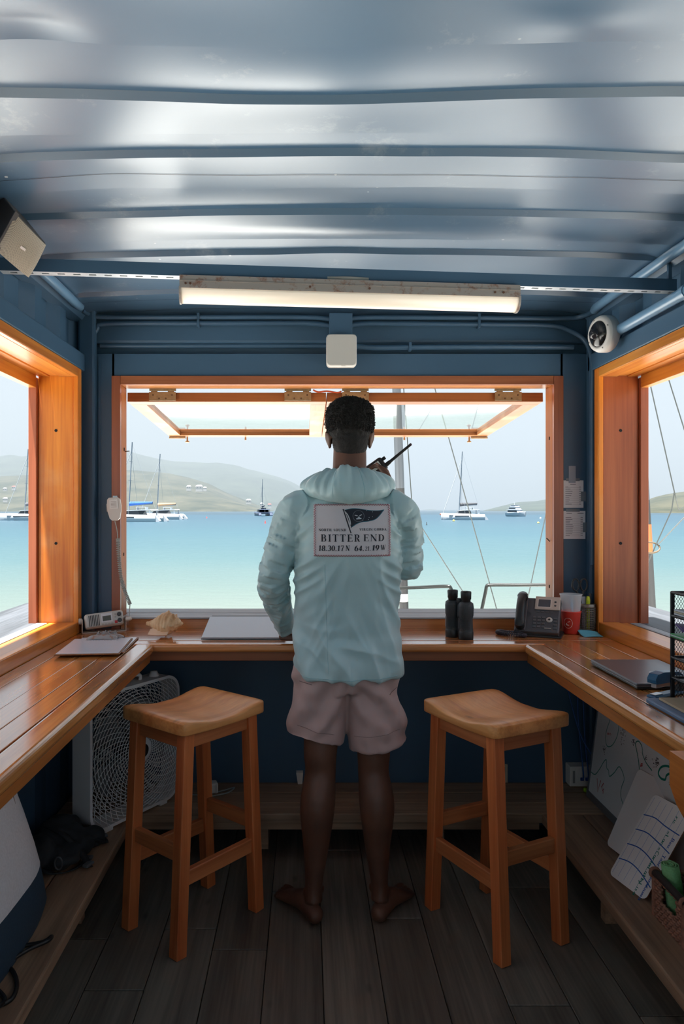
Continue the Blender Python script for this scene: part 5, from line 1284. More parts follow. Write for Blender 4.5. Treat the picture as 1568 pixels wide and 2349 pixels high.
def serif_glyph(ch, T=0.17, t=0.055):
    q = []; S = 0.11
    def stem(x, w=T, y0=0.0, y1=1.0, s0=True, s1=True):
        q.extend(ribbon([(x, y0), (x, y1)], w))
        if s0: q.extend(ribbon([(x - w / 2 - S * 0.75, y0 + t / 2), (x + w / 2 + S * 0.75, y0 + t / 2)], t))
        if s1: q.extend(ribbon([(x - w / 2 - S * 0.75, y1 - t / 2), (x + w / 2 + S * 0.75, y1 - t / 2)], t))
    def line(x0, y0, x1, y1, w): q.extend(ribbon([(x0, y0), (x1, y1)], w))
    def lobe(x0, xm, y0, y1, w=T):
        cy, ry = (y0 + y1) / 2, (y1 - y0) / 2 - t / 2
        line(x0, y1 - t / 2, xm, y1 - t / 2, t); line(x0, y0 + t / 2, xm, y0 + t / 2, t)
        q.extend(ribbon(arc(xm, cy, ry * 0.72, ry, 90, -90), awid(90, -90, t, w)))
    def oval(cx, cy, rx, ry, w=T): q.extend(ribbon(arc(cx, cy, rx, ry, 0, 360, 28), awid(0, 360, t, w, 28)))
    a = 0.75
    if ch == 'B': stem(0.2); lobe(0.2, 0.42, 0.5, 1.0); lobe(0.2, 0.45, 0.0, 0.53); a = 0.80
    elif ch == 'I': stem(0.2); a = 0.42
    elif ch == 'T': stem(0.38, s1=False); line(0.02, 0.97, 0.74, 0.97, t); line(0.03, 1.0, 0.06, 0.76, t); line(0.73, 1.0, 0.70, 0.76, t); a = 0.78
    elif ch == 'E': stem(0.2); line(0.2, 0.97, 0.64, 0.97, t); line(0.2, 0.52, 0.5, 0.52, t); line(0.2, 0.03, 0.66, 0.03, t); line(0.64, 1.0, 0.62, 0.78, t); line(0.67, 0.0, 0.64, 0.24, t); line(0.5, 0.64, 0.5, 0.40, t); a = 0.74
    elif ch == 'R': stem(0.2); lobe(0.2, 0.42, 0.48, 1.0); q.extend(ribbon([(0.42, 0.5), (0.52, 0.30), (0.62, 0.06), (0.76, 0.04)], [t, T, T * 0.9, t])); a = 0.80
    elif ch == 'N': stem(0.14, t, s1=True); stem(0.74, t); line(0.13, 0.98, 0.74, 0.02, T); a = 0.88
    elif ch == 'D': stem(0.2); lobe(0.2, 0.36, 0.0, 1.0); a = 0.86
    elif ch == 'O': oval(0.42, 0.5, 0.33, 0.485); a = 0.84
    elif ch == 'H': stem(0.2); stem(0.68); line(0.2, 0.52, 0.68, 0.52, t); a = 0.88
    elif ch == 'S':
        q.extend(ribbon([(0.58, 0.72), (0.56, 0.88), (0.38, 0.975), (0.20, 0.92), (0.12, 0.78), (0.18, 0.64), (0.36, 0.53), (0.54, 0.40), (0.60, 0.24), (0.52, 0.08), (0.34, 0.025), (0.16, 0.10), (0.11, 0.30)], [t, t, t, t * 1.3, T * 0.7, T * 0.9, T, T * 0.95, T * 0.7, t * 1.3, t, t, t])); a = 0.70
    elif ch == 'U': stem(0.2, s0=False, y0=0.3); stem(0.70, t, s0=False, y0=0.3); q.extend(ribbon(arc(0.45, 0.32, 0.25, 0.30, 180, 360), [T + (t - T) * (k / 14) ** 0.6 for k in range(15)])); a = 0.86
    elif ch == 'V': line(0.12, 0.98, 0.44, 0.0, T); line(0.74, 0.98, 0.44, 0.0, t); line(0.0, 0.97, 0.27, 0.97, t); line(0.62, 0.97, 0.86, 0.97, t); a = 0.84
    elif ch == 'G': q.extend(ribbon(arc(0.45, 0.5, 0.34, 0.48, 40, 330, 26), awid(40, 330, t, T, 26))); stem(0.70, T, 0.02, 0.42, s0=False); a = 0.88
    elif ch == 'A': line(0.14, 0.02, 0.44, 1.0, t); line(0.42, 1.0, 0.74, 0.02, T); line(0.24, 0.34, 0.64, 0.34, t); line(0.02, 0.03, 0.27, 0.03, t); line(0.60, 0.03, 0.88, 0.03, t); a = 0.86
    elif ch == 'W': line(0.10, 0.98, 0.32, 0.0, T); line(0.54, 0.9, 0.34, 0.0, t); line(0.50, 0.98, 0.72, 0.0, T); line(0.96, 0.98, 0.74, 0.0, t); line(0.0, 0.97, 0.24, 0.97, t); line(0.84, 0.97, 1.06, 0.97, t); a = 1.08
    elif ch == 'P': stem(0.2); lobe(0.2, 0.42, 0.46, 1.0); a = 0.74
    elif ch == '0': oval(0.32, 0.5, 0.22, 0.48); a = 0.64
    elif ch == '1': stem(0.26, s1=False); line(0.26, 0.97, 0.06, 0.80, t * 1.3); a = 0.50
    elif ch == '2': q.extend(ribbon([(0.08, 0.74), (0.14, 0.92), (0.32, 0.97), (0.48, 0.86), (0.48, 0.66), (0.32, 0.40), (0.08, 0.06)], [T * 0.6, t, t, T * 0.8, T, T * 0.7, t])); line(0.06, 0.05, 0.54, 0.05, 0.10); line(0.54, 0.0, 0.56, 0.2, t); a = 0.60
    elif ch == '3': q.extend(ribbon(arc(0.28, 0.74, 0.20, 0.235, 150, -80), awid(150, -80, t, T))); q.extend(ribbon(arc(0.28, 0.27, 0.23, 0.26, 80, -150), awid(80, -150, t, T))); a = 0.60
    elif ch == '4': line(0.42, 0.98, 0.04, 0.30, t); line(0.02, 0.28, 0.62, 0.28, t * 1.2); line(0.42, 0.0, 0.42, 0.98, T); a = 0.66
    elif ch == '6': q.extend(ribbon(arc(0.33, 0.32, 0.23, 0.30, 0, 360, 24), awid(0, 360, t, T, 24))); q.extend(ribbon([(0.11, 0.34), (0.13, 0.62), (0.26, 0.88), (0.48, 0.97)], [T, T, T * 0.7, t])); a = 0.64
    elif ch == '7': line(0.06, 0.95, 0.56, 0.95, 0.10); q.extend(ribbon([(0.55, 0.95), (0.34, 0.5), (0.26, 0.0)], [t, T * 0.8, T])); line(0.06, 1.0, 0.06, 0.76, t); a = 0.58
    elif ch == '8': oval(0.31, 0.74, 0.19, 0.225); oval(0.31, 0.26, 0.22, 0.24); a = 0.62
    elif ch == '9': q.extend(ribbon(arc(0.31, 0.67, 0.22, 0.30, 0, 360, 24), awid(0, 360, t, T, 24))); q.extend(ribbon([(0.53, 0.66), (0.50, 0.36), (0.37, 0.11), (0.14, 0.03)], [T, T, T * 0.7, t])); a = 0.64
    elif ch == '.': line(0.12, 0.0, 0.12, 0.16, 0.16); a = 0.26
    elif ch == ' ': a = 0.36
    return q, a
def serif_text(s, h, x0, y0, width=None, track=0.06, T=0.17, t=0.055, slant=0.0):
    """quads for a line of text starting at (x0, y0); scaled in x to the width asked for"""
    x = 0.0; out = []
    for ch in s:
        q, a = serif_glyph(ch, T, t)
        out += [[(p[0] + x + slant * p[1], p[1]) for p in quad] for quad in q]; x += a + track
    x -= track; sx = (width / x) if width else h
    return [[(x0 + p[0] * sx, y0 + p[1] * h) for p in quad] for quad in out]
HAND = {  # one-stroke handwriting, cap height 1
    'L': [[(0, 1), (0.05, 0.05), (0.5, 0)]], 'B': [[(0.05, 0), (0.08, 1), (0.4, 0.9), (0.38, 0.6), (0.1, 0.52), (0.48, 0.4), (0.42, 0.08), (0.05, 0)]],
    'C': [[(0.5, 0.85), (0.25, 1), (0.02, 0.6), (0.1, 0.1), (0.5, 0.08)]], 'G': [[(0.5, 0.85), (0.25, 1), (0.02, 0.6), (0.1, 0.1), (0.45, 0.08), (0.48, 0.42), (0.3, 0.42)]],
    'A': [[(0, 0), (0.25, 1), (0.5, 0)], [(0.1, 0.4), (0.42, 0.4)]], 'T': [[(0, 1), (0.5, 1)], [(0.25, 1), (0.25, 0)]], 'P': [[(0.05, 0), (0.08, 1), (0.42, 0.88), (0.4, 0.56), (0.08, 0.5)]], 'V': [[(0, 1), (0.22, 0), (0.5, 1)]],
    'a': [[(0.38, 0.5), (0.12, 0.55), (0.03, 0.2), (0.2, 0.0), (0.38, 0.3), (0.38, 0.55), (0.4, 0.05), (0.48, 0.0)]], 'o': [[(0.2, 0.55), (0.03, 0.3), (0.18, 0), (0.38, 0.25), (0.2, 0.55)]],
    'r': [[(0.05, 0.55), (0.06, 0)], [(0.06, 0.35), (0.2, 0.55), (0.35, 0.5)]], 'l': [[(0.08, 1), (0.08, 0)]], 'i': [[(0.08, 0.52), (0.08, 0)], [(0.08, 0.72), (0.1, 0.76)]],
    'e': [[(0.05, 0.3), (0.36, 0.32), (0.25, 0.55), (0.05, 0.4), (0.08, 0.05), (0.36, 0.05)]], 't': [[(0.15, 0.85), (0.15, 0.05), (0.3, 0)], [(0, 0.6), (0.34, 0.62)]], 'y': [[(0.03, 0.55), (0.18, 0.1)], [(0.36, 0.55), (0.1, -0.35)]],
    'n': [[(0.05, 0.55), (0.05, 0)], [(0.05, 0.35), (0.2, 0.55), (0.32, 0.4), (0.34, 0)]], 'm': [[(0.03, 0.55), (0.03, 0)], [(0.03, 0.4), (0.14, 0.55), (0.22, 0.4), (0.22, 0)], [(0.22, 0.4), (0.34, 0.55), (0.42, 0.4), (0.42, 0)]],
    'u': [[(0.04, 0.55), (0.06, 0.1), (0.2, 0.0), (0.34, 0.2), (0.35, 0.55), (0.38, 0)]], 's': [[(0.32, 0.5), (0.12, 0.55), (0.08, 0.38), (0.3, 0.2), (0.22, 0.0), (0.03, 0.06)]], 'c': [[(0.34, 0.5), (0.12, 0.52), (0.04, 0.25), (0.14, 0.02), (0.36, 0.06)]],
    'w': [[(0.02, 0.55), (0.12, 0.02), (0.22, 0.4), (0.32, 0.02), (0.42, 0.55)]], 'k': [[(0.06, 1), (0.06, 0)], [(0.34, 0.55), (0.08, 0.25), (0.36, 0)]], '=': [[(0.0, 0.25), (0.4, 0.28)], [(0.0, 0.45), (0.4, 0.48)]], ' ': []}
def hand_text(s, h, x0, y0, w=0.1, track=0.1):
    out = []; x = 0
    for ch in s:
        for st_ in HAND.get(ch, []): out += ribbon([(p[0] + x, p[1]) for p in st_], w)
        x += (0.5 if ch.isupper() or ch in 'mw=' else (0.16 if ch in 'li' else 0.4)) + track
    return [[(x0 + p[0] * h, y0 + p[1] * h) for p in q] for q in out]
def flat_quads(mb, quads, place, lift=0.0):
    """place(x, y) maps the flat lettering onto a surface"""
    for q in quads:
        pts = [place(p[0], p[1]) for p in q]; mb.add(pts, [tuple(range(len(pts)))])

# =================================================================== BACK PATCH of the shirt
def make_patch():
    x0, x1, z0, z1 = 0.0265, 0.293, 1.288, 1.468
    W_, H_ = x1 - x0, z1 - z0
    def S(x, y, off): return on_back(x0 + x * W_, z0 + y * H_, off)
    n, m = 44, 30
    # smooth the sampled depth so the patch lies like stiff cloth
    D = np.array([[S(i / n, j / m, 0).y for i in range(n + 1)] for j in range(m + 1)])
    for _ in range(12):
        P = np.pad(D, 1, mode='edge'); D = np.minimum((P[:-2, 1:-1] + P[2:, 1:-1] + P[1:-1, :-2] + P[1:-1, 2:]) / 4, D + 0.0005)
    def depth(x, y):
        fx, fy = min(max(x, 0), 1) * n, min(max(y, 0), 1) * m; i, j = min(int(fx), n - 1), min(int(fy), m - 1); a, b = fx - i, fy - j
        return D[j][i] * (1 - a) * (1 - b) + D[j][i + 1] * a * (1 - b) + D[j + 1][i] * (1 - a) * b + D[j + 1][i + 1] * a * b
    def Q(x, y, off): return Vector((x0 + x * W_, depth(x, y) - off - 0.0018, z0 + y * H_))
    mb = MB(); mb.grid([[Q(i / n, j / m, 0.0016) for i in range(n + 1)] for j in range(m + 1)])
    o = mb.build('back_patch', cloth_mat('patch_cloth', (206, 200, 204), 0.6, 0.1), shirt); o['label'] = 'white cloth patch with pennant and lettering'
    md = o.modifiers.new('s', 'SOLIDIFY'); md.thickness = 0.001; md.offset = -1
    def put(quads, name, mat, off=0.0024):
        k = MB(); flat_quads(k, quads, lambda x, y: Q(x, y, off)); return k.build(name, mat, o)
    NAVY = plain('print_navy', (24, 30, 44), 0.7); TEAL = plain('print_teal', (36, 110, 128), 0.7); WH = plain('print_white', (196, 198, 202), 0.7)
    asp = W_ / H_
    # pennant: photo pixels of the patch crop turned into patch coordinates
    def pc(px, py): return ((px - 190) / 1242.0, 1 - (py - 112) / 828.0)
    top = catmull([Vector((*pc(688, 210), 0)), Vector((*pc(800, 186), 0)), Vector((*pc(930, 190), 0)), Vector((*pc(1080, 214), 0)), Vector((*pc(1230, 218), 0)), Vector((*pc(1328, 204), 0))], 6)
    bot = catmull([Vector((*pc(790, 482), 0)), Vector((*pc(870, 430), 0)), Vector((*pc(960, 396), 0)), Vector((*pc(1080, 382), 0)), Vector((*pc(1200, 340), 0)), Vector((*pc(1328, 204), 0))], 6)
    fill = []
    for a, b, c, d in zip(top[:-1], top[1:], bot[:-1], bot[1:]):
        for k in range(8):
            q = [a.lerp(c, k / 8), b.lerp(d, k / 8), b.lerp(d, (k + 1) / 8), a.lerp(c, (k + 1) / 8)]; fill.append([(p.x, p.y) for p in q])
    put(fill, 'pennant', NAVY, 0.0024)
    edge = [(p.x, p.y) for p in top] + [(p.x, p.y) for p in bot[::-1]]
    put(ribbon(edge, 0.010), 'pennant_edge', TEAL, 0.0026)
    hoist = [pc(688, 210), pc(740, 262), pc(780, 350), pc(792, 430), pc(788, 484)]
    put(ribbon([(p[0], p[1]) for p in catmull([Vector((*h, 0)) for h in hoist], 5)], 0.010), 'hoist_band', NAVY, 0.0030)
    hl = [(p[0] - 0.012, p[1] - 0.01) for p in catmull([Vector((*h, 0)) for h in hoist[:-1]], 5)]
    put(ribbon(hl, 0.014), 'hoist_light', WH, 0.0028)
    put(ribbon([pc(668, 204), pc(725, 390), pc(784, 572)], [0.014, 0.016, 0.013]) + ribbon(arc(*pc(668, 204), 0.006, 0.009, 0, 360, 10), 0.010), 'flag_pole', NAVY, 0.0032)
    ring = ribbon([(0, 0)] * 2, 0.0)
    cx, cy = pc(908, 304); rx, ry = 90 / 1242.0, 88 / 828.0
    put(ribbon(arc(cx, cy, rx, ry, 0, 360, 40), 0.005), 'emblem_ring', plain('print_grey', (120, 126, 134), 0.7), 0.0028)
    em = ribbon([pc(872, 347), pc(954, 341)], 0.024) + ribbon([pc(895, 332), pc(914, 318), pc(932, 330)], [0.006, 0.03, 0.006]) + ribbon([pc(848, 290), pc(894, 300)], 0.014) + ribbon([pc(924, 300), pc(962, 280)], 0.014)
    put(em, 'emblem', WH, 0.0028)
    put([q for p in ((1042, 214), (1136, 238), (1078, 326), (1132, 314), (1066, 358), (976, 370)) for q in ribbon([pc(p[0] - 5, p[1]), pc(p[0] + 5, p[1])], 0.010)], 'pennant_flecks', WH, 0.0028)
    # lettering
    def line(s, px0, px1, py0, py1, T, t, name, slant=0.0, track=0.08):
        (a, b), (c, d) = pc(px0, py1), pc(px1, py0)
        put(serif_text(s, d - b, a, b, c - a, track, T, t, slant), name, NAVY, 0.0030)
    line('NORTH SOUND', 272, 708, 502, 540, 0.20, 0.08, 'lettering', track=0.20)
    line('VIRGIN GORDA', 920, 1358, 496, 532, 0.20, 0.08, 'lettering', track=0.18)
    line('BITTER', 302, 932, 592, 706, 0.17, 0.05, 'lettering', track=0.14)
    line('END', 980, 1330, 592, 698, 0.17, 0.05, 'lettering', track=0.14)
    line('18.30.17', 266, 668, 766, 852, 0.20, 0.06, 'lettering', slant=0.08)
    line('N', 698, 760, 764, 846, 0.20, 0.07, 'lettering', slant=0.08)
    line('64.', 836, 992, 766, 852, 0.22, 0.07, 'lettering', slant=0.10)
    line('21.', 1006, 1100, 778, 848, 0.16, 0.06, 'lettering', slant=0.08)
    line('19', 1118, 1230, 760, 844, 0.24, 0.07, 'lettering', slant=0.14)
    line('W', 1264, 1346, 758, 838, 0.17, 0.06, 'lettering', slant=0.06)
    # red zigzag stitching round the edge
    RED = plain('red_thread', (176, 34, 64), 0.6); z = []
    nx, ny = 60, 42
    for y in (0.985, 0.015): z.append([((k + 0.0) / nx * 0.97 + 0.015, y + (0.016 if k % 2 else -0.016)) for k in range(nx + 1)])
    for x in (0.016, 0.984): z.append([(x + (0.012 if k % 2 else -0.012), k / ny * 0.97 + 0.015) for k in range(ny + 1)])
    mb = MB()
    for path in z: mb.tube([Q(a, b, 0.0026) for a, b in path], 0.0009, 4, cap=False)
    s_ = mb.build('zigzag_stitching', RED, o); s_['kind'] = 'stuff'
make_patch()
# =================================================================== THINGS ON THE COUNTER
def LR(loc, rz=0.0, rx=0.0, ry=0.0): return Matrix.Translation(Vector(loc)) @ Euler((rx, ry, rz), 'XYZ').to_matrix().to_4x4()
def lb(t, nm, mat, lo, hi, bev=0.0, M=None, seg=2):
    """local box part of thing t, optionally moved by M"""
    mb = MB().box(lo, hi)
    if M is not None: mb.v = [M @ p for p in mb.v]
    return mb.build(nm, mat, t, local=True, bevel=bev, seg=seg)
def lm(t, nm, mat, mb, M=None, bev=0.0):
    if M is not None: mb.v = [M @ p for p in mb.v]
    return mb.build(nm, mat, t, local=True, bevel=bev)
BLK = plain('black_plastic', (30, 31, 33), 0.42); DGR = plain('dark_grey_plastic', (62, 62, 64), 0.45); WHT = plain('white_plastic', (226, 222, 214), 0.4)
CRM = plain('cream_plastic', (206, 200, 190), 0.42); STEEL = plain('steel', (180, 182, 184), 0.3, 0.9); PAPER = plain('paper', (226, 226, 230), 0.75)

# ---- fixed marine radio with its bracket, handset microphone and coiled cord
def make_vhf():
    t = thing('marine_radio', 'cream marine radio with speaker grille on its bracket in the left corner', 'radio', (-0.892, 3.165, TOP), math.radians(22))
    w, h, d = 0.083, 0.033, 0.05
    T = Matrix.Translation((0, 0, 0.056)) @ Euler((math.radians(-14), math.radians(-5), 0)).to_matrix().to_4x4()
    lb(t, 'case', CRM, (-w, -0.012, -h), (w, d, h), 0.012, T, 3)
    lb(t, 'face', plain('radio_face', (192, 190, 184), 0.4), (-w + 0.006, -0.019, -h + 0.005), (w - 0.006, -0.010, h - 0.005), 0.005, T)
    for k in range(7): lb(t, 'grille_slot', BLK, (-0.066 + 0.0068 * k, -0.0197, -0.024), (-0.0628 + 0.0068 * k, -0.0188, 0.024), 0.0, T)
    sc = lb(t, 'screen_bezel', plain('radio_bezel', (214, 214, 216), 0.4), (-0.014, -0.0202, -0.014), (0.034, -0.0188, 0.026), 0.001, T)
    lb(sc, 'screen', plain('lcd_screen', (92, 96, 90), 0.2), (-0.008, -0.0208, -0.008), (0.028, -0.0200, 0.014), 0.0, T)
    for k in range(4): lb(t, 'button', plain('radio_button', (170, 166, 160) if k < 3 else (176, 110, 104), 0.5), (-0.014 + 0.0135 * k, -0.0205, -0.024), (-0.004 + 0.0135 * k, -0.019, -0.0185), 0.001, T)
    lb(t, 'distress_button', plain('radio_red', (176, 40, 44), 0.4), (0.042, -0.0215, -0.024), (0.054, -0.019, -0.012), 0.001, T)
    for x, z in ((0.064, 0.014), (0.064, -0.012)):
        lm(t, 'knob', DGR, MB().lathe([(0.0095, 0), (0.0095, 0.006), (0.008, 0.009)], 18), T @ Matrix.Translation((x, -0.019, z)) @ Euler((math.radians(90), 0, 0)).to_matrix().to_4x4())
    for z in (0.016, 0.004): lb(t, 'button', MATS['radio_button'], (0.044, -0.0205, z - 0.003), (0.051, -0.019, z + 0.003), 0.0005, T)
    # U bracket with side knobs
    br = MB(); br.box((-w - 0.012, -0.012, 0.0), (w + 0.012, 0.03, 0.005)); br.box((-w - 0.012, -0.012, 0.0), (-w - 0.008, 0.03, 0.062)); br.box((w + 0.008, -0.012, 0.0), (w + 0.012, 0.03, 0.062))
    lm(t, 'bracket', plain('bracket_beige', (178, 164, 152), 0.5), br, bev=0.0015)
    for s in (-1, 1): lm(t, 'bracket_knob', MATS['bracket_beige'], MB().lathe([(0.014, 0), (0.014, 0.010), (0.011, 0.013)], 16), Matrix.Translation((s * (w + 0.012), 0.008, 0.052)) @ Euler((0, math.radians(90 * s), 0)).to_matrix().to_4x4())
    return t
make_vhf()
def make_mic():
    t = thing('radio_microphone', 'cream handset microphone hooked on the left window trim with coiled cord', 'microphone', (-0.872, YB - 0.012, 1.40))
    T = LR((0.004, -0.022, 0.048), 0.15, math.radians(-4), math.radians(-4))
    prof = [(-0.028, 0.046), (-0.031, 0.02), (-0.029, -0.01), (-0.022, -0.04), (-0.012, -0.05), (0.012, -0.05), (0.022, -0.04), (0.029, -0.01), (0.031, 0.02), (0.028, 0.046), (0.02, 0.054), (-0.02, 0.054)]
    mb = MB().prism([(x, 0.012, z) for x, z in prof], (0, -0.026, 0)); lm(t, 'body', plain('mic_cream', (216, 206, 198), 0.45), mb, T, 0.006)
    lb(t, 'face_plate', plain('mic_face', (226, 220, 216), 0.4), (-0.019, -0.0165, 0.002), (0.019, -0.0145, 0.046), 0.003, T)
    for k in range(5): lb(t, 'sound_slot', plain('mic_slot', (150, 130, 124), 0.6), (-0.012, -0.0172, 0.010 + 0.006 * k), (0.012, -0.0164, 0.0115 + 0.006 * k), 0, T)
    lb(t, 'talk_button', plain('mic_button', (176, 164, 154), 0.5), (-0.034, -0.008, -0.008), (-0.0295, 0.006, 0.028), 0.002, T)
    lb(t, 'hook', STEEL, (-0.010, -0.002, 0.098), (0.012, 0.008, 0.112), 0.001)
    # cord: strain relief, straight tail, coil, tail to the radio
    a = Vector((0.006, -0.024, -0.004)); W = lambda u, v, y: at(u, v, y) - Vector(t.location)
    path = [a, W(268, 1215, 3.245), W(270, 1235, 3.24)]
    core = catmull([W(270, 1235, 3.24), W(272, 1275, 3.235), W(277, 1320, 3.23), (W(286, 1355, 3.23)), W(298, 1386, 3.225)], 40)
    coil = []; n = len(core); turns = 42
    for i, p in enumerate(core):
        d = (core[min(i + 1, n - 1)] - core[max(i - 1, 0)]).normalized(); s = d.cross(Vector((0, 1, 0))).normalized(); u = s.cross(d)
        coil.append((p, s, u))
    pts = []; m = turns * 8
    for k in range(m + 1):
        f = k / m * (n - 1); i = min(int(f), n - 2); w_ = f - i; p = coil[i][0].lerp(coil[i + 1][0], w_); an = 2 * math.pi * turns * k / m
        pts.append(p + (coil[i][1] * math.cos(an) + coil[i][2] * math.sin(an)) * 0.0075)
    mb = MB(); mb.tube(catmull(path, 6), 0.0022, 6); mb.tube(pts, 0.0021, 5)
    mb.tube(catmull([core[-1], W(297, 1400, 3.21), W(296, 1414, 3.195), W(290, 1420, 3.185)], 6), 0.0022, 6)
    mb.build('coiled_cord', plain('cord_grey', (176, 178, 172), 0.55), t, local=True)
    lm(t, 'plug', CRM, MB().lathe([(0.009, 0), (0.009, 0.02), (0.005, 0.026)], 12), Matrix.Translation(W(290, 1420, 3.185)) @ Euler((math.radians(20), math.radians(80), 0)).to_matrix().to_4x4())
make_mic()

# ---- clipboards
def make_clipboard(loc, rz, label, top):
    t = thing('clipboard', label, 'clipboard', loc, rz, group='clipboards on the left counter')
    lb(t, 'board', wood('hardboard', (120, 78, 46), (150, 102, 62), 'Y', 0.5, knots=0), (-0.118, -0.16, 0.0), (0.118, 0.16, 0.004), 0.0015)
    lb(t, 'paper', plain('clip_paper', (222, 226, 236), 0.22), (-0.113, -0.153, 0.0042), (0.113, 0.150, 0.0062), 0.0006)
    if top:
        # printed heading and faint form lines
        INK = plain('ink_blue_grey', (96, 108, 132), 0.6); mb = MB(); flat_quads(mb, serif_text('WATERSPORTS', 0.011, -0.062, 0.098, 0.13, 0.2), lambda x, y: Vector((x, y, 0.0066))); lm(t, 'heading', INK, mb)
        mb = MB()
        for k in range(9): flat_quads(mb, ribbon([(-0.095, 0.07 - 0.024 * k), (-0.095 + 0.11 + 0.07 * rnd.random(), 0.07 - 0.024 * k)], 0.0016), lambda x, y: Vector((x, y, 0.0066)))
        o = lm(t, 'form_line', plain('ink_pale', (176, 188, 206), 0.6), mb); o['kind'] = 'stuff'
    # spring clip: rolled plate with a scalloped grip
    c = MB(); rows = []
    for j in range(9):
        v = j / 8; y = 0.118 + 0.045 * v; z = 0.0075 + 0.016 * math.sin(math.pi * min(1, v * 1.15)) ** 1.2
        rows.append([Vector((x, y, z * (1 - 0.5 * abs(x / 0.062) ** 4) + 0.001)) for x in np.linspace(-0.062, 0.062, 13)])
    c.grid(rows); cl = lm(t, 'clip', rusty('worn_steel', (150, 152, 154), (150, 92, 52), 0.56, 60, 0.35) if 'worn_steel' not in MATS else MATS['worn_steel'], c); cl.modifiers.new('s', 'SOLIDIFY').thickness = 0.0016
    g = MB(); prof = []
    for k in range(25):
        x = -0.034 + 0.068 * k / 24; prof.append((x, 0.150, 0.018 + 0.012 * math.sin(math.pi * k / 24) + 0.006 * math.sin(3 * math.pi * k / 24) ** 2))
    poly = [(-0.034, 0.150, 0.016)] + prof + [(0.034, 0.150, 0.016)]
    g.prism(poly, (0, 0.0022, 0)); lm(t, 'clip_grip', MATS['worn_steel'], g)
    for x in (-0.02, 0.02): lm(t, 'clip_post', MATS['worn_steel'], MB().tube([(x, 0.14, 0.015), (x, 0.160, 0.034), (x + 0.006, 0.170, 0.024)], 0.0025, 6))
    return t
make_clipboard((-0.812, 2.845, TOP + 0.0015), math.radians(3), 'brown clipboard under another one beside the marine radio', False)
make_clipboard((-0.818, 2.785, TOP + 0.0085), math.radians(5), 'clipboard with white form and worn steel clip on the left counter', True)

# ---- conch shell
def make_conch():
    t = thing('conch_shell', 'spiky tan conch shell on the counter by the front window', 'shell', (-0.603, 3.06, TOP + 0.009), math.radians(-12))
    # spiral surface: a whorled body lying on its side, axis along local x (spire to the right)
    mb = MB(); rows = []; nu, nv = 70, 40
    for i in range(nu + 1):
        s = i / nu; x = -0.082 + 0.166 * s
        # body radius: siphon narrow at left, shoulder at 0.62, spire tapering at right
        r = 0.010 + 0.040 * smoothstep(0.0, 0.55, s) * (1 - 0.0 * s)
        if s > 0.60: r *= max(0.05, 1 - ((s - 0.60) / 0.42) ** 1.15)
        row = []
        for k in range(nv + 1):
            a = 2 * math.pi * k / nv
            whorl = 1 + 0.10 * math.sin(2 * math.pi * (s * 7) + a) * smoothstep(0.58, 0.7, s)
            ribs = 1 + 0.035 * math.sin(s * 60 + a * 0.5)
            flare = 1 + 0.35 * math.exp(-((a - 4.4) / 0.7) ** 2) * math.exp(-((s - 0.35) / 0.22) ** 2)      # lip under the shell
            sp = 0.0
            for (ss, n_, amp) in ((0.60, 7, 0.30), (0.76, 8, 0.28), (0.87, 8, 0.25)):
                ph = (a * n_ / (2 * math.pi) + ss * 3) % 1.0
                sp += amp * math.exp(-((s - ss) / 0.035) ** 2) * max(0, math.cos((ph - 0.5) * 2 * math.pi)) ** 6
            rr = r * whorl * ribs * flare * (1 + sp)
            row.append(Vector((x + 0.004 * sp, rr * math.cos(a) * 1.05, 0.045 + rr * math.sin(a) * (1.0 if math.sin(a) > 0 else 0.82) + 0.006 * (s - 0.5))))
        rows.append(row)
    mb.grid(rows)
    m, nt, b = newmat('conch'); N = nt.nodes.new; L = nt.links.new
    tc = N('ShaderNodeTexCoord'); mp = N('ShaderNodeMapping'); mp.inputs['Scale'].default_value = (26, 9, 9); L(tc.outputs['Object'], mp.inputs[0])
    n = N('ShaderNodeTexNoise'); n.inputs['Scale'].default_value = 2; n.inputs['Detail'].default_value = 6; L(mp.outputs[0], n.inputs['Vector'])
    r = N('ShaderNodeValToRGB'); L(n.outputs['Fac'], r.inputs[0])
    r.color_ramp.elements[0].position = 0.3; r.color_ramp.elements[0].color = (*s2l((190, 144, 98)), 1)
    r.color_ramp.elements[1].position = 0.66; r.color_ramp.elements[1].color = (*s2l((238, 206, 164)), 1)
    L(r.outputs[0], b.inputs['Base Color']); b.inputs['Roughness'].default_value = 0.55
    lm(t, 'whorls', m, mb)
    lip = MB(); rows = []
    for j in range(9):
        v = j / 8; rows.append([Vector((-0.055 + 0.085 * u, -0.020 - 0.030 * v - 0.01 * math.sin(math.pi * u), 0.022 - 0.018 * v + 0.008 * math.sin(math.pi * u) * (1 - v))) for u in np.linspace(0, 1, 14)])
    lip.grid(rows); o = lm(t, 'lip', plain('conch_pink', (232, 196, 166), 0.4), lip); o.modifiers.new('s', 'SOLIDIFY').thickness = 0.004
    return t
make_conch()

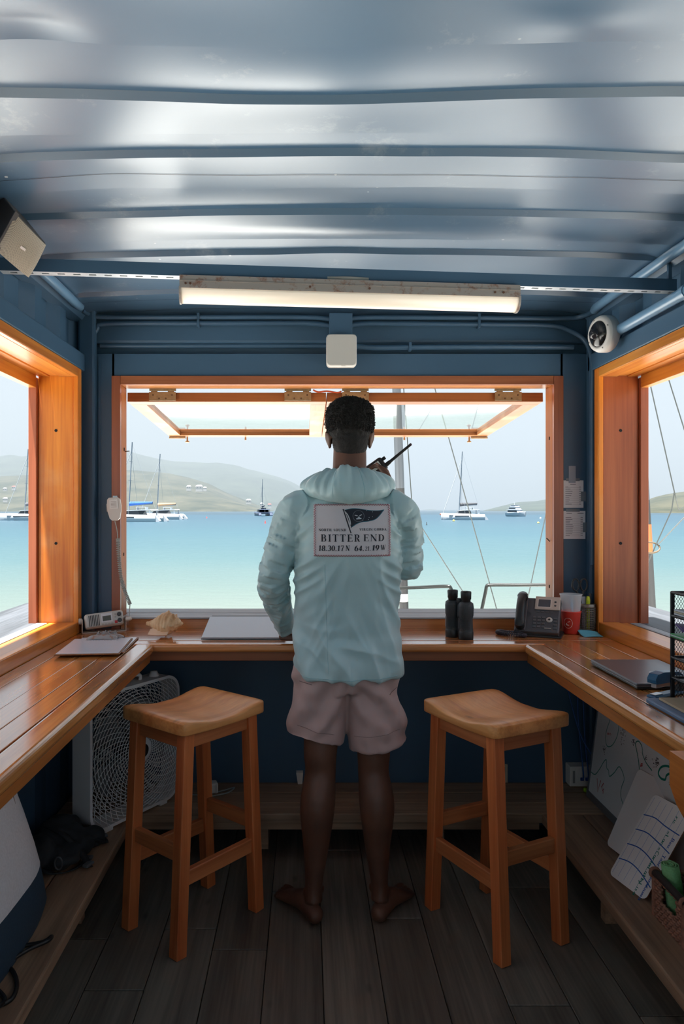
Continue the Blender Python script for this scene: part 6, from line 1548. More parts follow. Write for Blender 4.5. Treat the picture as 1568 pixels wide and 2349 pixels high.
# ---- folder in a clear sleeve leaning on the window upstand
def make_folder():
    x0, x1 = -0.435, -0.085
    t = thing('menu_folder', 'grey plastic sleeved folder leaning against the window upstand', 'folder', ((x0 + x1) / 2, 3.1, TOP))
    a, b = Vector((0, 2.968, TOP + 0.003)), Vector((0, 3.262, 0.959))
    d = (b - a).normalized(); up = Vector((0, -d.z, d.y)); L_ = (b - a).length
    def slab(xa, xb, s0, s1, h0, h1, nm, mat, bev=0.001):
        vs = [Vector((x, 0, 0)) + a + d * s + up * h for h in (h0, h1) for x, s in ((xa, s0), (xb, s0), (xb, s1), (xa, s1))]
        return MB().add(vs, [(0, 3, 2, 1), (4, 5, 6, 7), (0, 1, 5, 4), (1, 2, 6, 5), (2, 3, 7, 6), (3, 0, 4, 7)]).build(nm, mat, t, bevel=bev)
    slab(x0, x1, 0, L_, 0, 0.003, 'back_cover', BLK)
    for k in range(3): slab(x0 + 0.004, x1 - 0.004, 0.004 + 0.002 * k, L_ - 0.02, 0.0032 + 0.0016 * k, 0.0046 + 0.0016 * k, 'sheet', PAPER, 0.0004)
    slab(x0 + 0.002, x1 - 0.002, 0.001, L_ - 0.025, 0.0084, 0.0096, 'clear_sleeve', plain('sleeve_grey', (176, 180, 188), 0.12), 0.0004)
    slab(x0 + 0.008, x1 - 0.008, L_ - 0.022, L_ - 0.002, 0.0034, 0.007, 'spine_bar', DGR)
make_folder()

# ---- binoculars standing on their objectives
def make_binoculars():
    t = thing('binoculars', 'black ribbed binoculars standing upright on the counter', 'binoculars', (0.650, 3.03, TOP), math.radians(-52))
    K = plain('binocular_rubber', (50, 54, 58), 0.5, bump=0.35, nscale=260)
    for s in (-1, 1):
        x = s * 0.036
        lm(t, 'objective', BLK, MB().lathe([(0.029, 0.0), (0.031, 0.004), (0.031, 0.03), (0.0295, 0.034)], 24), Matrix.Translation((x, 0, 0)))
        lm(t, 'barrel', K, MB().lathe([(0.0295, 0.033), (0.028, 0.06), (0.027, 0.085), (0.031, 0.10), (0.032, 0.135), (0.030, 0.150), (0.022, 0.156)], 24), Matrix.Translation((x, 0, 0)))
        lb(t, 'prism_housing', K, (min(x, x + s * -0.03), -0.024, 0.088), (max(x, x + s * -0.012), 0.024, 0.146), 0.008)
        lm(t, 'eyepiece', BLK, MB().lathe([(0.019, 0.150), (0.019, 0.165), (0.0215, 0.168), (0.0225, 0.196), (0.021, 0.200), (0.016, 0.196), (0.014, 0.18), (0.0, 0.178)], 24), Matrix.Translation((x, 0, 0)))
        mb = MB()
        for k in range(12): mb.tube([(x + 0.0315 * math.cos(a) , 0.0315 * math.sin(a), 0.045 + 0.0038 * k) for a in np.linspace(math.pi * 1.1, math.pi * 1.9, 10)], 0.0009, 4)
        o = lm(t, 'grip_rib', K, mb); o['kind'] = 'stuff'
    lm(t, 'hinge', BLK, MB().tube([(0, 0, 0.085), (0, 0, 0.15)], 0.009, 12)); lm(t, 'focus_wheel', DGR, MB().lathe([(0.011, 0.150), (0.012, 0.153), (0.012, 0.164), (0.010, 0.168)], 16))
make_binoculars()

# ---- desk telephone
def make_phone():
    t = thing('desk_phone', 'dark grey desk telephone with beige display panel and handset', 'telephone', (1.003, 3.085, TOP), math.radians(-24))
    # tilted body: plane through the key panel
    T = Matrix.Translation((0, -0.062, 0.0255)) @ Euler((math.radians(44), 0, 0)).to_matrix().to_4x4()       # local: x right, y up the slope, z out of the panel
    lb(t, 'body', plain('phone_grey', (74, 74, 78), 0.4), (-0.095, 0.0, -0.022), (0.088, 0.185, 0.0), 0.006, T)
    lb(t, 'edge_band', BLK, (-0.0955, -0.002, -0.028), (0.0885, 0.183, -0.018), 0.003, T)
    dp = lb(t, 'display_panel', plain('phone_beige', (196, 180, 166), 0.4), (-0.018, 0.118, 0.0), (0.086, 0.190, 0.006), 0.006, T)
    lb(dp, 'display', plain('phone_lcd', (88, 88, 92), 0.2), (-0.004, 0.132, 0.0062), (0.046, 0.172, 0.0068), 0.0, T)
    lb(dp, 'display_bezel', plain('phone_bezel', (214, 202, 190), 0.4), (-0.008, 0.128, 0.0058), (0.050, 0.176, 0.0064), 0.001, T)
    for y in (0.140, 0.160): lm(dp, 'side_key', DGR, MB().lathe([(0.0045, 0), (0.0045, 0.002)], 10), T @ Matrix.Translation((0.066, y, 0.006)))
    KEY = plain('phone_key', (88, 86, 88), 0.4); n = 0
    for r_ in range(4):
        for c_ in range(3): lb(t, 'key', KEY, (-0.020 + 0.018 * c_, 0.022 + 0.0165 * r_, 0.0), (-0.007 + 0.018 * c_, 0.032 + 0.0165 * r_, 0.0035), 0.001, T, 1)
    for k in range(4): lb(t, 'soft_key', KEY, (-0.010 + 0.019 * k, 0.104, 0.0), (0.003 + 0.019 * k, 0.110, 0.003), 0.001, T, 1)
    for k in range(4): lb(t, 'function_key', KEY, (0.064, 0.020 + 0.0165 * k, 0.0), (0.078, 0.028 + 0.0165 * k, 0.003), 0.001, T, 1)
    lb(t, 'speaker_key', plain('phone_key_light', (150, 146, 140), 0.4), (0.028, 0.018, 0.0), (0.056, 0.023, 0.003), 0.001, T, 1)
    lm(t, 'navigation_ring', plain('phone_ring', (186, 180, 172), 0.35), MB().lathe([(0.013, 0), (0.013, 0.003), (0.006, 0.004)], 20), T @ Matrix.Translation((0.046, 0.066, 0)))
    lm(t, 'navigation_key', BLK, MB().lathe([(0.005, 0.004), (0.004, 0.006)], 12), T @ Matrix.Translation((0.046, 0.066, 0)))
    # speaker perforations left of the keys
    mb = MB()
    for rr, k in ((0.004, 6), (0.008, 12), (0.012, 18)):
        for j in range(k): mb.lathe([(0.001, 0), (0.001, 0.0006)], 6, T @ Matrix.Translation((-0.044 + rr * math.cos(j / k * 6.28), 0.092 + rr * math.sin(j / k * 6.28), 0.0)))
    o = lm(t, 'speaker_holes', BLK, mb); o['kind'] = 'stuff'
    # handset on its cradle
    path = catmull([Vector((-0.070, 0.012, 0.020)), Vector((-0.070, 0.040, 0.040)), Vector((-0.070, 0.095, 0.052)), Vector((-0.070, 0.150, 0.044)), Vector((-0.070, 0.180, 0.024))], 6)
    mb = MB(); ell_tube(mb, [T @ p for p in path], [(0.021, 0.013)] * 6 + [(0.018, 0.011)] * (len(path) - 12) + [(0.021, 0.013)] * 6, 16, up=T.to_3x3() @ Vector((0, 0, 1)))
    hs = lm(t, 'handset', BLK, mb)
    for y in (0.020, 0.172): lm(hs, 'ear_cup', BLK, MB().lathe([(0.018, 0.0), (0.021, 0.01), (0.020, 0.03)], 18), T @ Matrix.Translation((-0.070, y, 0.002)))
    lb(t, 'cradle', plain('phone_grey', (74, 74, 78), 0.4), (-0.092, 0.004, -0.006), (-0.048, 0.182, 0.004), 0.004, T)
    # stand behind
    st_ = MB().prism([(0.080, -0.05, 0.0), (0.080, 0.10, 0.0), (0.080, 0.10, 0.012), (0.080, 0.052, 0.10), (0.080, 0.03, 0.088)], (-0.15, 0, 0)); lm(t, 'stand', BLK, st_, None, 0.003)
    lb(t, 'foot', BLK, (-0.075, -0.052, 0.0), (0.098, 0.108, 0.009), 0.003)
    # coiled cord in a loop on the counter
    core = catmull([Vector((-0.085, -0.05, 0.014)), Vector((-0.13, -0.045, 0.012)), Vector((-0.155, -0.02, 0.011)), Vector((-0.165, -0.05, 0.011)), Vector((-0.13, -0.085, 0.011)), Vector((-0.07, -0.095, 0.011)), Vector((-0.045, -0.085, 0.011)), Vector((-0.085, -0.055, 0.016))], 20)
    pts = []; turns = 62; m = turns * 7; n_ = len(core)
    for k in range(m + 1):
        f = k / m * (n_ - 1); i = min(int(f), n_ - 2); p = core[i].lerp(core[i + 1], f - i); d = (core[i + 1] - core[i]).normalized(); s = d.cross(Vector((0, 0, 1))).normalized(); a = 2 * math.pi * turns * k / m
        pts.append(p + (s * math.cos(a) + Vector((0, 0, 1)) * math.sin(a)) * 0.0072)
    lm(t, 'coiled_cord', plain('phone_cord', (46, 40, 50), 0.45), MB().tube(pts, 0.0023, 5))
make_phone()

# ---- red tumbler with a clear cup inside
def make_tumbler():
    t = thing('tumbler', 'red silicone tumbler holding a frosted clear cup beside the telephone', 'cup', (1.161, 3.133, TOP))
    t_r = plain('tumbler_red', (206, 60, 48), 0.5)
    lm(t, 'sleeve', t_r, MB().lathe([(0.0, 0.0), (0.030, 0.0), (0.034, 0.006), (0.0405, 0.090), (0.043, 0.096), (0.043, 0.100), (0.0395, 0.100)], 32))
    cm, nt, b = newmat('frosted_clear'); b.inputs['Base Color'].default_value = (0.86, 0.9, 0.92, 1); b.inputs['Roughness'].default_value = 0.25; b.inputs['Alpha'].default_value = 0.42
    mb = MB().lathe([(0.036, 0.06), (0.0385, 0.098), (0.0455, 0.168), (0.0475, 0.171), (0.0475, 0.174), (0.0450, 0.174)], 32); mb.f = mb.f[:-2]; mb.sm = mb.sm[:-2]; mb.mi = mb.mi[:-2]
    lm(t, 'clear_cup', cm, mb)
    # printed emblem on the sleeve
    W_ = plain('print_pale', (232, 200, 192), 0.6); mb = MB()
    def pl(x, y, r=0.0012):
        rr = 0.034 + 0.0065 * ((0.050 + y) / 0.09) + r; a = math.radians(-128) + x / 0.038; return Vector((rr * math.cos(a), rr * math.sin(a), 0.050 + y))
    flat_quads(mb, ribbon(arc(0, 0, 0.018, 0.022, 0, 360, 28), 0.0016), pl); flat_quads(mb, ribbon([(-0.010, -0.006), (0.004, -0.010)], 0.005) + ribbon([(-0.008, 0.000), (-0.004, -0.006)], 0.004) + ribbon([(-0.002, 0.004), (0.008, 0.008)], 0.003), pl)
    lm(t, 'emblem', W_, mb)
    s = thing('stirrer', 'pale blue stirrer standing in the red tumbler', 'stirrer', (1.161, 3.133, TOP + 0.065))
    MB().tube([(0.006, -0.012, 0.0), (-0.006, -0.018, 0.092)], 0.005, 10).build('stick', plain('pale_blue_plastic', (150, 200, 236), 0.4), s, local=True)
make_tumbler()

# ---- metal pencil cup with scissors and pens
def make_pencil_cup():
    c = Vector((1.2425, 3.163, TOP))
    t = thing('pencil_cup', 'dark perforated metal pencil cup behind the red tumbler', 'cup', c)
    r = 0.0355
    MS = plain('cup_metal', (120, 112, 104), 0.35, 0.85)
    mb = MB(); n = 48
    lm(t, 'base', MS, MB().lathe([(0.0, 0.0), (r, 0.0), (r, 0.018)], 32))
    lm(t, 'rim', MS, MB().lathe([(r, 0.112), (r + 0.001, 0.114), (r + 0.001, 0.128), (r - 0.001, 0.128)], 32))
    # perforated wall: hoops and staves with open holes between
    for k in range(13): mb.tube([(r * math.cos(a), r * math.sin(a), 0.019 + 0.0078 * k) for a in np.linspace(0, 2 * math.pi, 33)[:-1]], 0.0016, 4, closed=True)
    for k in range(32):
        a = 2 * math.pi * k / 32; mb.tube([(r * math.cos(a), r * math.sin(a), 0.016), (r * math.cos(a), r * math.sin(a), 0.114)], 0.0014, 4, cap=False)
    o = lm(t, 'perforated_wall', MS, mb); o['kind'] = 'stuff'
    def up(nm, lab, cat, off, parts):
        q = thing(nm, lab, cat, c + Vector(off)); 
        for p_nm, mat, mbb in parts: lm(q, p_nm, mat, mbb)
        return q
    G = plain('highlighter_yellow', (196, 208, 40), 0.4)
    up('highlighter', 'yellow green highlighter in the metal pencil cup', 'pen', (0, 0, 0.004), [('barrel', G, MB().tube([(0.004, 0.0, 0.0), (0.000, -0.014, 0.140)], 0.0085, 12)), ('cap_end', G, MB().tube([(0.0, -0.014, 0.140), (-0.001, -0.0155, 0.157)], [0.0085, 0.006], 12))])
    up('marker', 'black marker standing in the metal pencil cup', 'pen', (0.014, 0.004, 0.004), [('barrel', BLK, MB().tube([(0.0, 0.0, 0.0), (0.002, 0.003, 0.125)], 0.0062, 10)), ('cap', DGR, MB().tube([(0.002, 0.003, 0.125), (0.0026, 0.004, 0.168)], 0.0068, 10))])
    up('ruler_strip', 'pale grey plastic strip standing in the pencil cup', 'strip', (-0.014, -0.006, 0.004), [('strip', plain('strip_grey', (150, 154, 164), 0.5), MB().box((-0.010, -0.001, 0.0), (0.006, 0.001, 0.155)))])
    K = plain('scissor_black', (26, 28, 32), 0.45)
    sc = thing('scissors', 'black handled scissors standing in the metal pencil cup', 'scissors', c + Vector((-0.012, 0.008, 0.004)))
    for s, lean in ((-1, -0.012), (1, 0.012)):
        h = Vector((-0.014 + lean * 1.5, 0.004, 0.205)); lp = [h + Vector((0.015 * math.cos(a), 0.002, 0.026 * math.sin(a))) for a in np.linspace(0, 2 * math.pi, 25)[:-1]]
        lm(sc, 'handle', K, MB().tube(lp, 0.0042, 8, closed=True).tube([h + Vector((-s * 0.002, 0.002, -0.026)), Vector((-0.004, 0.001, 0.125))], 0.0048, 8))
        lm(sc, 'blade', STEEL, MB().bar((-0.004 - s * 0.002, 0.001 + s * 0.001, 0.13), (s * 0.004, 0.0, 0.01), 0.010, 0.0016, up=(0, 1, 0), w1=0.003))
make_pencil_cup()

# ---- sticky note
def make_note():
    mb = MB(); c = Vector((1.225, 3.075, TOP)); rows = []
    for j in range(9):
        v = j / 8; rows.append([c + Vector((-0.040 + 0.080 * u - 0.006 * v * (1 - u), -0.035 + 0.070 * v, 0.0016 + 0.020 * v * v * (1 - 0.5 * u) + 0.003 * math.sin(2.5 * u))) for u in np.linspace(0, 1, 9)])
    mb.grid(rows); o = mb.build('sticky_note', plain('note_blue', (96, 176, 196), 0.7)); o.modifiers.new('s', 'SOLIDIFY').thickness = 0.0012
    tag(o, 'light blue sticky note curling up in front of the tumbler', 'note')
make_note()

# ---- printed lists taped to the wall
def make_lists():
    TAPE = plain('clear_tape', (150, 158, 168), 0.3, alpha=0.55); INK = plain('ink_grey', (110, 110, 124), 0.7)
    for (x0, x1, z1, z0, lab, rows_, hd) in ((1.180, 1.272, 1.582, 1.456, 'upper printed list taped to the wall right of the front window', 9, 1), (1.180, 1.281, 1.442, 1.314, 'lower printed list taped to the wall right of the front window', 11, 2)):
        t = thing('wall_list', lab, 'paper', ((x0 + x1) / 2, YB - 0.001, z0), group='lists taped beside the window')
        MB().box((x0, YB - 0.0022, z0), (x1, YB - 0.001, z1)).build('sheet', PAPER, t)
        mb = MB(); w_, h_ = x1 - x0, z1 - z0; P_ = lambda x, y: Vector((x0 + x * w_, YB - 0.0026, z0 + y * h_))
        if hd == 1: flat_quads(mb, ribbon([(0.34, 0.86), (0.62, 0.86)], 0.022), P_)
        else: flat_quads(mb, ribbon([(0.14, 0.91), (0.38, 0.91)], 0.02) + ribbon([(0.64, 0.91), (0.92, 0.91)], 0.02), P_)
        for k in range(rows_):
            y = 0.76 - 0.70 * k / rows_; flat_quads(mb, ribbon([(0.10, y), (0.24 + 0.22 * rnd.random(), y)], 0.016) + ribbon([(0.78, y), (0.88, y)], 0.016) + ribbon([(0.10, y - 0.022), (0.88, y - 0.022)], 0.004), P_)
        o = mb.build('print', INK, t); o['kind'] = 'stuff'
        MB().box((x1 - 0.012, YB - 0.0030, z0 + 0.03), (x1 + 0.012, YB - 0.0026, z0 + 0.075)).build('tape', TAPE, t)
        MB().box((x0 + 0.012, YB - 0.0030, z1 - 0.004), (x0 + 0.075, YB - 0.0026, z1 + 0.010)).build('tape', TAPE, t)
    o = MB().box((1.204, YB - 0.0036, 1.570), (1.236, YB - 0.0030, 1.648)).build('paper_slip', plain('slip_grey', (150, 158, 172), 0.6)); tag(o, 'blank grey paper slip taped above the upper list', 'paper')
make_lists()

# ---- laptop
def make_laptop():
    t = thing('laptop', 'closed dark grey laptop on the right counter', 'laptop', (1.113, 2.325, TOP), math.radians(0))
    G = plain('laptop_grey', (96, 98, 104), 0.32, 0.45)
    lb(t, 'base', BLK, (-0.116, -0.172, 0.002), (0.116, 0.172, 0.011), 0.003)
    lb(t, 'lid', G, (-0.118, -0.174, 0.0122), (0.118, 0.174, 0.0205), 0.003)
    lb(t, 'silver_edge', plain('laptop_edge', (176, 180, 184), 0.3, 0.7), (-0.1185, -0.1735, 0.0112), (0.1185, 0.1735, 0.0124), 0.0)
    mb = MB(); LOGO = plain('logo_silver', (206, 208, 210), 0.3, 0.4)
    quads = ribbon(arc(-0.026, 0.0, 0.017, 0.009, 20, 340, 20), 0.0018) + ribbon(arc(0.028, 0.0, 0.017, 0.009, -160, 160, 20), 0.0018) + ribbon([(-0.012, 0.006), (0.000, -0.006), (0.014, 0.006)], 0.0018)
    flat_quads(mb, [[(p[1] * -1.6 if False else p[0], p[1]) for p in q] for q in quads], lambda x, y: Vector((0.03 + x * 0.9, -0.03 + y * 1.6, 0.0208))); lm(t, 'emblem', LOGO, mb)
    for x in (-0.1, 0.1):
        for y in (-0.15, 0.15): lb(t, 'rubber_foot', BLK, (x - 0.01, y - 0.006, 0.0), (x + 0.01, y + 0.006, 0.0022))
make_laptop()

# ---- mesh letter tray
def make_tray():
    x0, x1, y0, y1, z0, z1 = 1.048, 1.272, 1.74, 2.045, TOP, 1.215
    t = thing('letter_tray', 'black wire mesh letter tray stacked with folders at the right edge', 'letter tray', ((x0 + x1) / 2, (y0 + y1) / 2, z0))
    K = plain('tray_black', (26, 26, 30), 0.4, 0.3)
    def mesh_panel(a, ux, uy, w_, h_, nm):
        mb = MB(); st_ = 0.0085; lean = 0.62
        for sgn in (-1, 1):
            c_ = -h_
            c = -h_ * lean if sgn > 0 else 0.0
            end = w_ if sgn > 0 else w_ + h_ * lean
            while c < end:
                # line x = c + sgn*lean*y clipped to the panel
                ys = []
                lo, hi = 0.0, h_
                xa, xb = c, c + sgn * lean * h_
                t0, t1 = 0.0, 1.0
                dx = xb - xa
                for lim, sg in ((0.0, 1), (w_, -1)):
                    fa = sg * (xa - lim); fb = sg * (xb - lim)
                    if fa < 0 and fb < 0: t0, t1 = 1, 0
                    elif fa < 0: t0 = max(t0, fa / (fa - fb))
                    elif fb < 0: t1 = min(t1, fa / (fa - fb))
                if t1 - t0 > 0.02:
                    p = a + ux * (xa + dx * t0) + uy * (h_ * t0); q = a + ux * (xa + dx * t1) + uy * (h_ * t1); mb.tube([p, q], 0.0007, 3, cap=False)
                c += st_
        o = mb.build(nm, K, t); o['kind'] = 'stuff'
    for y in (y0, y1): mesh_panel(Vector((x0, y, z0 + 0.006)), Vector((1, 0, 0)), Vector((0, 0, 1)), x1 - x0, z1 - z0 - 0.006, 'mesh_side')
    mesh_panel(Vector((x1, y0, z0 + 0.006)), Vector((0, 1, 0)), Vector((0, 0, 1)), y1 - y0, z1 - z0 - 0.006, 'mesh_back')
    for x in (x0, x1):
        for y in (y0, y1): MB().box((x - 0.0055, y - 0.004, z0), (x + 0.0055, y + 0.004, z1)).build('post', K, t, bevel=0.002)
    levels = [0.968, 1.026, 1.085, 1.145, z1 - 0.004]
    for z in levels:
        sh = MB().box((x0, y0, z - 0.001), (x1, y1, z)).build('shelf', K, t)
        for y in (y0, y1): MB().box((x0, y - 0.003, z - 0.003), (x1, y + 0.003, z + 0.005)).build('side_rail', K, sh)
        MB().tube([(x0 - 0.002, y0, z + 0.001), (x0 - 0.002, y1, z + 0.001)], 0.0042, 8).build('front_rail', K, sh)
    # contents, each its own thing
    def sheetset(nm, lab, cat, z, dx, cols, th):
        q = thing(nm, lab, cat, (1.12, 1.9, z))
        for k, c_ in enumerate(cols):
            MB().box((x0 + dx - 0.002 * k, y0 + 0.012, z + th * k), (x1 - 0.006, y1 - 0.012 - 0.004 * k, z + th * (k + 0.8))).build('sheet', c_, q, bevel=0.0004)
    sheetset('paper_stack', 'cream papers on the upper level of the letter tray', 'papers', 1.1505, -0.002, [PAPER, plain('cream_paper', (214, 204, 178), 0.7), PAPER], 0.006)
    GR = plain('folder_green', (70, 168, 96), 0.45)
    sheetset('green_folder', 'green folder sticking out of the letter tray', 'folder', 1.088, -0.012, [GR, PAPER, GR], 0.004)
    # purple folder poking out at an angle
    q = thing('purple_folder', 'purple folder corner poking out of the letter tray', 'folder', (1.10, 1.92, 1.106))
    M = Matrix.Translation((1.135, 1.925, 1.112)) @ Euler((0.0, math.radians(5), math.radians(-20))).to_matrix().to_4x4()
    mb = MB().box((-0.118, -0.06, 0.0), (0.085, 0.075, 0.0022)).box((-0.116, -0.058, 0.0026), (0.085, 0.073, 0.0046)); mb.v = [M @ p for p in mb.v]; mb.build('cover', plain('folder_purple', (104, 74, 142), 0.5), q)
make_tray()

# ---- stapler and blue clip folder in front of the tray
def make_stapler():
    t = thing('stapler', 'blue and steel stapler in front of the letter tray', 'stapler', (1.045, 2.085, TOP), math.radians(30))
    B_ = plain('stapler_blue', (38, 96, 132), 0.35)
    lb(t, 'base', B_, (-0.062, -0.017, 0.0), (0.075, 0.017, 0.010), 0.005)
    lb(t, 'base_plate', STEEL, (-0.055, -0.010, 0.0102), (-0.020, 0.010, 0.0125), 0.001)
    lb(t, 'magazine', STEEL, (-0.050, -0.008, 0.030), (0.07, 0.008, 0.042), 0.001)
    prof = [(-0.058, 0, 0.043), (-0.060, 0, 0.058), (-0.050, 0, 0.070), (-0.02, 0, 0.074), (0.05, 0, 0.068), (0.078, 0, 0.052), (0.078, 0, 0.040)]
    mb = MB().prism([(x, 0.014, z) for x, _, z in prof], (0, -0.028, 0)); lm(t, 'top_arm', B_, mb, None, 0.004)
    lb(t, 'hinge', DGR, (0.055, -0.013, 0.008), (0.078, 0.013, 0.05), 0.003)
    u = thing('clip_folder', 'slate blue clip folder with brown papers at the right counter edge', 'folder', (1.062, 1.885, TOP), 0.0)
    lb(u, 'cover', plain('slate_blue', (86, 116, 150), 0.4), (-0.105, -0.125, 0.0), (0.14, 0.130, 0.014), 0.004)
    lb(u, 'paper', plain('kraft', (196, 170, 138), 0.7), (-0.08, -0.115, 0.0145), (0.13, 0.105, 0.021), 0.001)
make_stapler()
o = thing('ledge_stick', 'short brown wooden stick on the right window sill', 'stick', (1.43, 2.17, 0.954))
MB().bar((0.0, -0.10, 0.008), (0.02, 0.10, 0.008), 0.02, 0.012).build('stick', wood('stick_wood', (140, 96, 60), (190, 140, 96), 'Y', 0.5), o, local=True, bevel=0.003)
# =================================================================== THINGS BELOW THE COUNTER
# ---- box fan
def make_fan():
    t = thing('box_fan', 'white plastic box fan standing on the low shelf behind the stool', 'fan', (-0.723, 2.93, SH), math.radians(57.3))
    W_, H_, D_ = 0.245, 0.53, 0.10
    FW = plain('fan_white', (234, 230, 228), 0.45)
    cz = H_ / 2 + 0.012
    def rr(hw, hh, k, n=8):
        out = []
        for cx, cz_, a0 in ((hw - k, hh - k, 0), (-hw + k, hh - k, 90), (-hw + k, -hh + k, 180), (hw - k, -hh + k, 270)):
            for j in range(n + 1):
                a = math.radians(a0 + 90 * j / n); out.append((cx + k * math.cos(a), cz_ + k * math.sin(a)))
        return out
    o1, o2 = rr(W_, H_ / 2, 0.075), rr(W_ - 0.012, H_ / 2 - 0.012, 0.065); n = len(o1)
    mb = MB()
    A_ = [Vector((x, -D_ / 2, cz + z)) for x, z in o1]; B_ = [Vector((x, D_ / 2, cz + z)) for x, z in o1]; A2 = [Vector((x, -D_ / 2, cz + z)) for x, z in o2]; B2 = [Vector((x, D_ / 2, cz + z)) for x, z in o2]
    q = lambda a, b: [(i, (i + 1) % n, n + (i + 1) % n, n + i) for i in range(n)]
    mb.add(A_ + B_, q(0, 0), True); mb.add(A2 + A_, q(0, 0)); mb.add(B_ + B2, q(0, 0)); mb.add(B2 + A2, q(0, 0), True)
    lm(t, 'frame', FW, mb)
    for x in (-0.15, 0.15): lb(t, 'foot', FW, (x - 0.02, -D_ / 2, 0.0), (x + 0.02, D_ / 2, 0.014), 0.003)
    # front and rear grilles: rings, swirled spokes; arcs continue into the corners
    def inside(x, z):
        hw, hh, k = W_ - 0.008, H_ / 2 - 0.008, 0.066
        ax, az = abs(x) - (hw - k), abs(z) - (hh - k)
        if ax > 0 and az > 0: return ax * ax + az * az < k * k
        return abs(x) < hw and abs(z) < hh
    for yy, nm, bow in ((-D_ / 2 - 0.002, 'front_grille', 0.022), (D_ / 2 + 0.002, 'rear_grille', -0.006)):
        mb = MB()
        def P_(r, a):
            x, z = r * math.cos(a), r * math.sin(a); return Vector((x, yy - bow * max(0, 1 - (r / 0.24) ** 2), cz + z))
        for k in range(22):
            r = 0.048 + 0.0128 * k; run = []; m = 72; pts = []
            flags = [inside(r * math.cos(2 * math.pi * i / m), r * math.sin(2 * math.pi * i / m)) for i in range(m)]
            if all(flags): mb.tube([P_(r, 2 * math.pi * i / m) for i in range(m)], 0.0016 if k != 15 else 0.0045, 4, closed=True); continue
            start = flags.index(False)
            for i in range(start, start + m + 1):
                if flags[i % m]: run.append(P_(r, 2 * math.pi * i / m))
                else:
                    if len(run) > 2: mb.tube(run, 0.0016, 4)
                    run = []
        for k in range(44):
            a0 = 2 * math.pi * k / 44; pts = []
            for j in range(26):
                r = 0.044 + 0.0112 * j; a = a0 + 1.1 * (r - 0.044) / 0.28
                if not inside(r * math.cos(a), r * math.sin(a)): break
                pts.append(P_(r, a))
            if len(pts) > 3: mb.tube(pts, 0.0014, 4)
        g = lm(t, nm, FW, mb); g['kind'] = 'stuff'
    lm(t, 'hub', FW, MB().lathe([(0.050, 0.0), (0.050, 0.008), (0.040, 0.011), (0.0, 0.011)], 28), Matrix.Translation((0, -D_ / 2 - 0.020, cz)) @ Euler((math.radians(90), 0, 0)).to_matrix().to_4x4())
    lm(t, 'badge', plain('fan_badge', (40, 34, 34), 0.4), MB().lathe([(0.027, 0.0), (0.027, 0.002), (0.0, 0.0025)], 24), Matrix.Translation((0, -D_ / 2 - 0.031, cz)) @ Euler((math.radians(90), 0, 0)).to_matrix().to_4x4())
    for k in range(5):
        a0 = 2 * math.pi * k / 5; rows = []
        for j in range(7):
            r = 0.045 + 0.155 * j / 6; rows.append([Vector((r * math.cos(a0 + s * (0.28 + 0.2 * j / 6)), 0.005 + 0.022 * s, cz + r * math.sin(a0 + s * (0.28 + 0.2 * j / 6)))) for s in (-1, -0.5, 0, 0.5, 1)])
        b = lm(t, 'blade', plain('fan_blade', (128, 128, 130), 0.5), MB().grid(rows)); b.modifiers.new('s', 'SOLIDIFY').thickness = 0.003
    lm(t, 'motor', DGR, MB().lathe([(0.045, -0.02), (0.045, 0.03), (0.03, 0.04)], 20), Matrix.Translation((0, 0.0, cz)) @ Euler((math.radians(-90), 0, 0)).to_matrix().to_4x4())
    lm(t, 'handle', FW, MB().tube(catmull([Vector((-0.06, 0, cz + H_ / 2 - 0.002)), Vector((-0.05, 0, cz + H_ / 2 + 0.022)), Vector((0.05, 0, cz + H_ / 2 + 0.022)), Vector((0.06, 0, cz + H_ / 2 - 0.002))], 6), 0.008, 8))
    lm(t, 'speed_knob', FW, MB().lathe([(0.022, 0), (0.022, 0.006), (0.014, 0.024), (0.0, 0.026)], 16), Matrix.Translation((0.14, 0.0, cz + H_ / 2 - 0.004)))
make_fan()

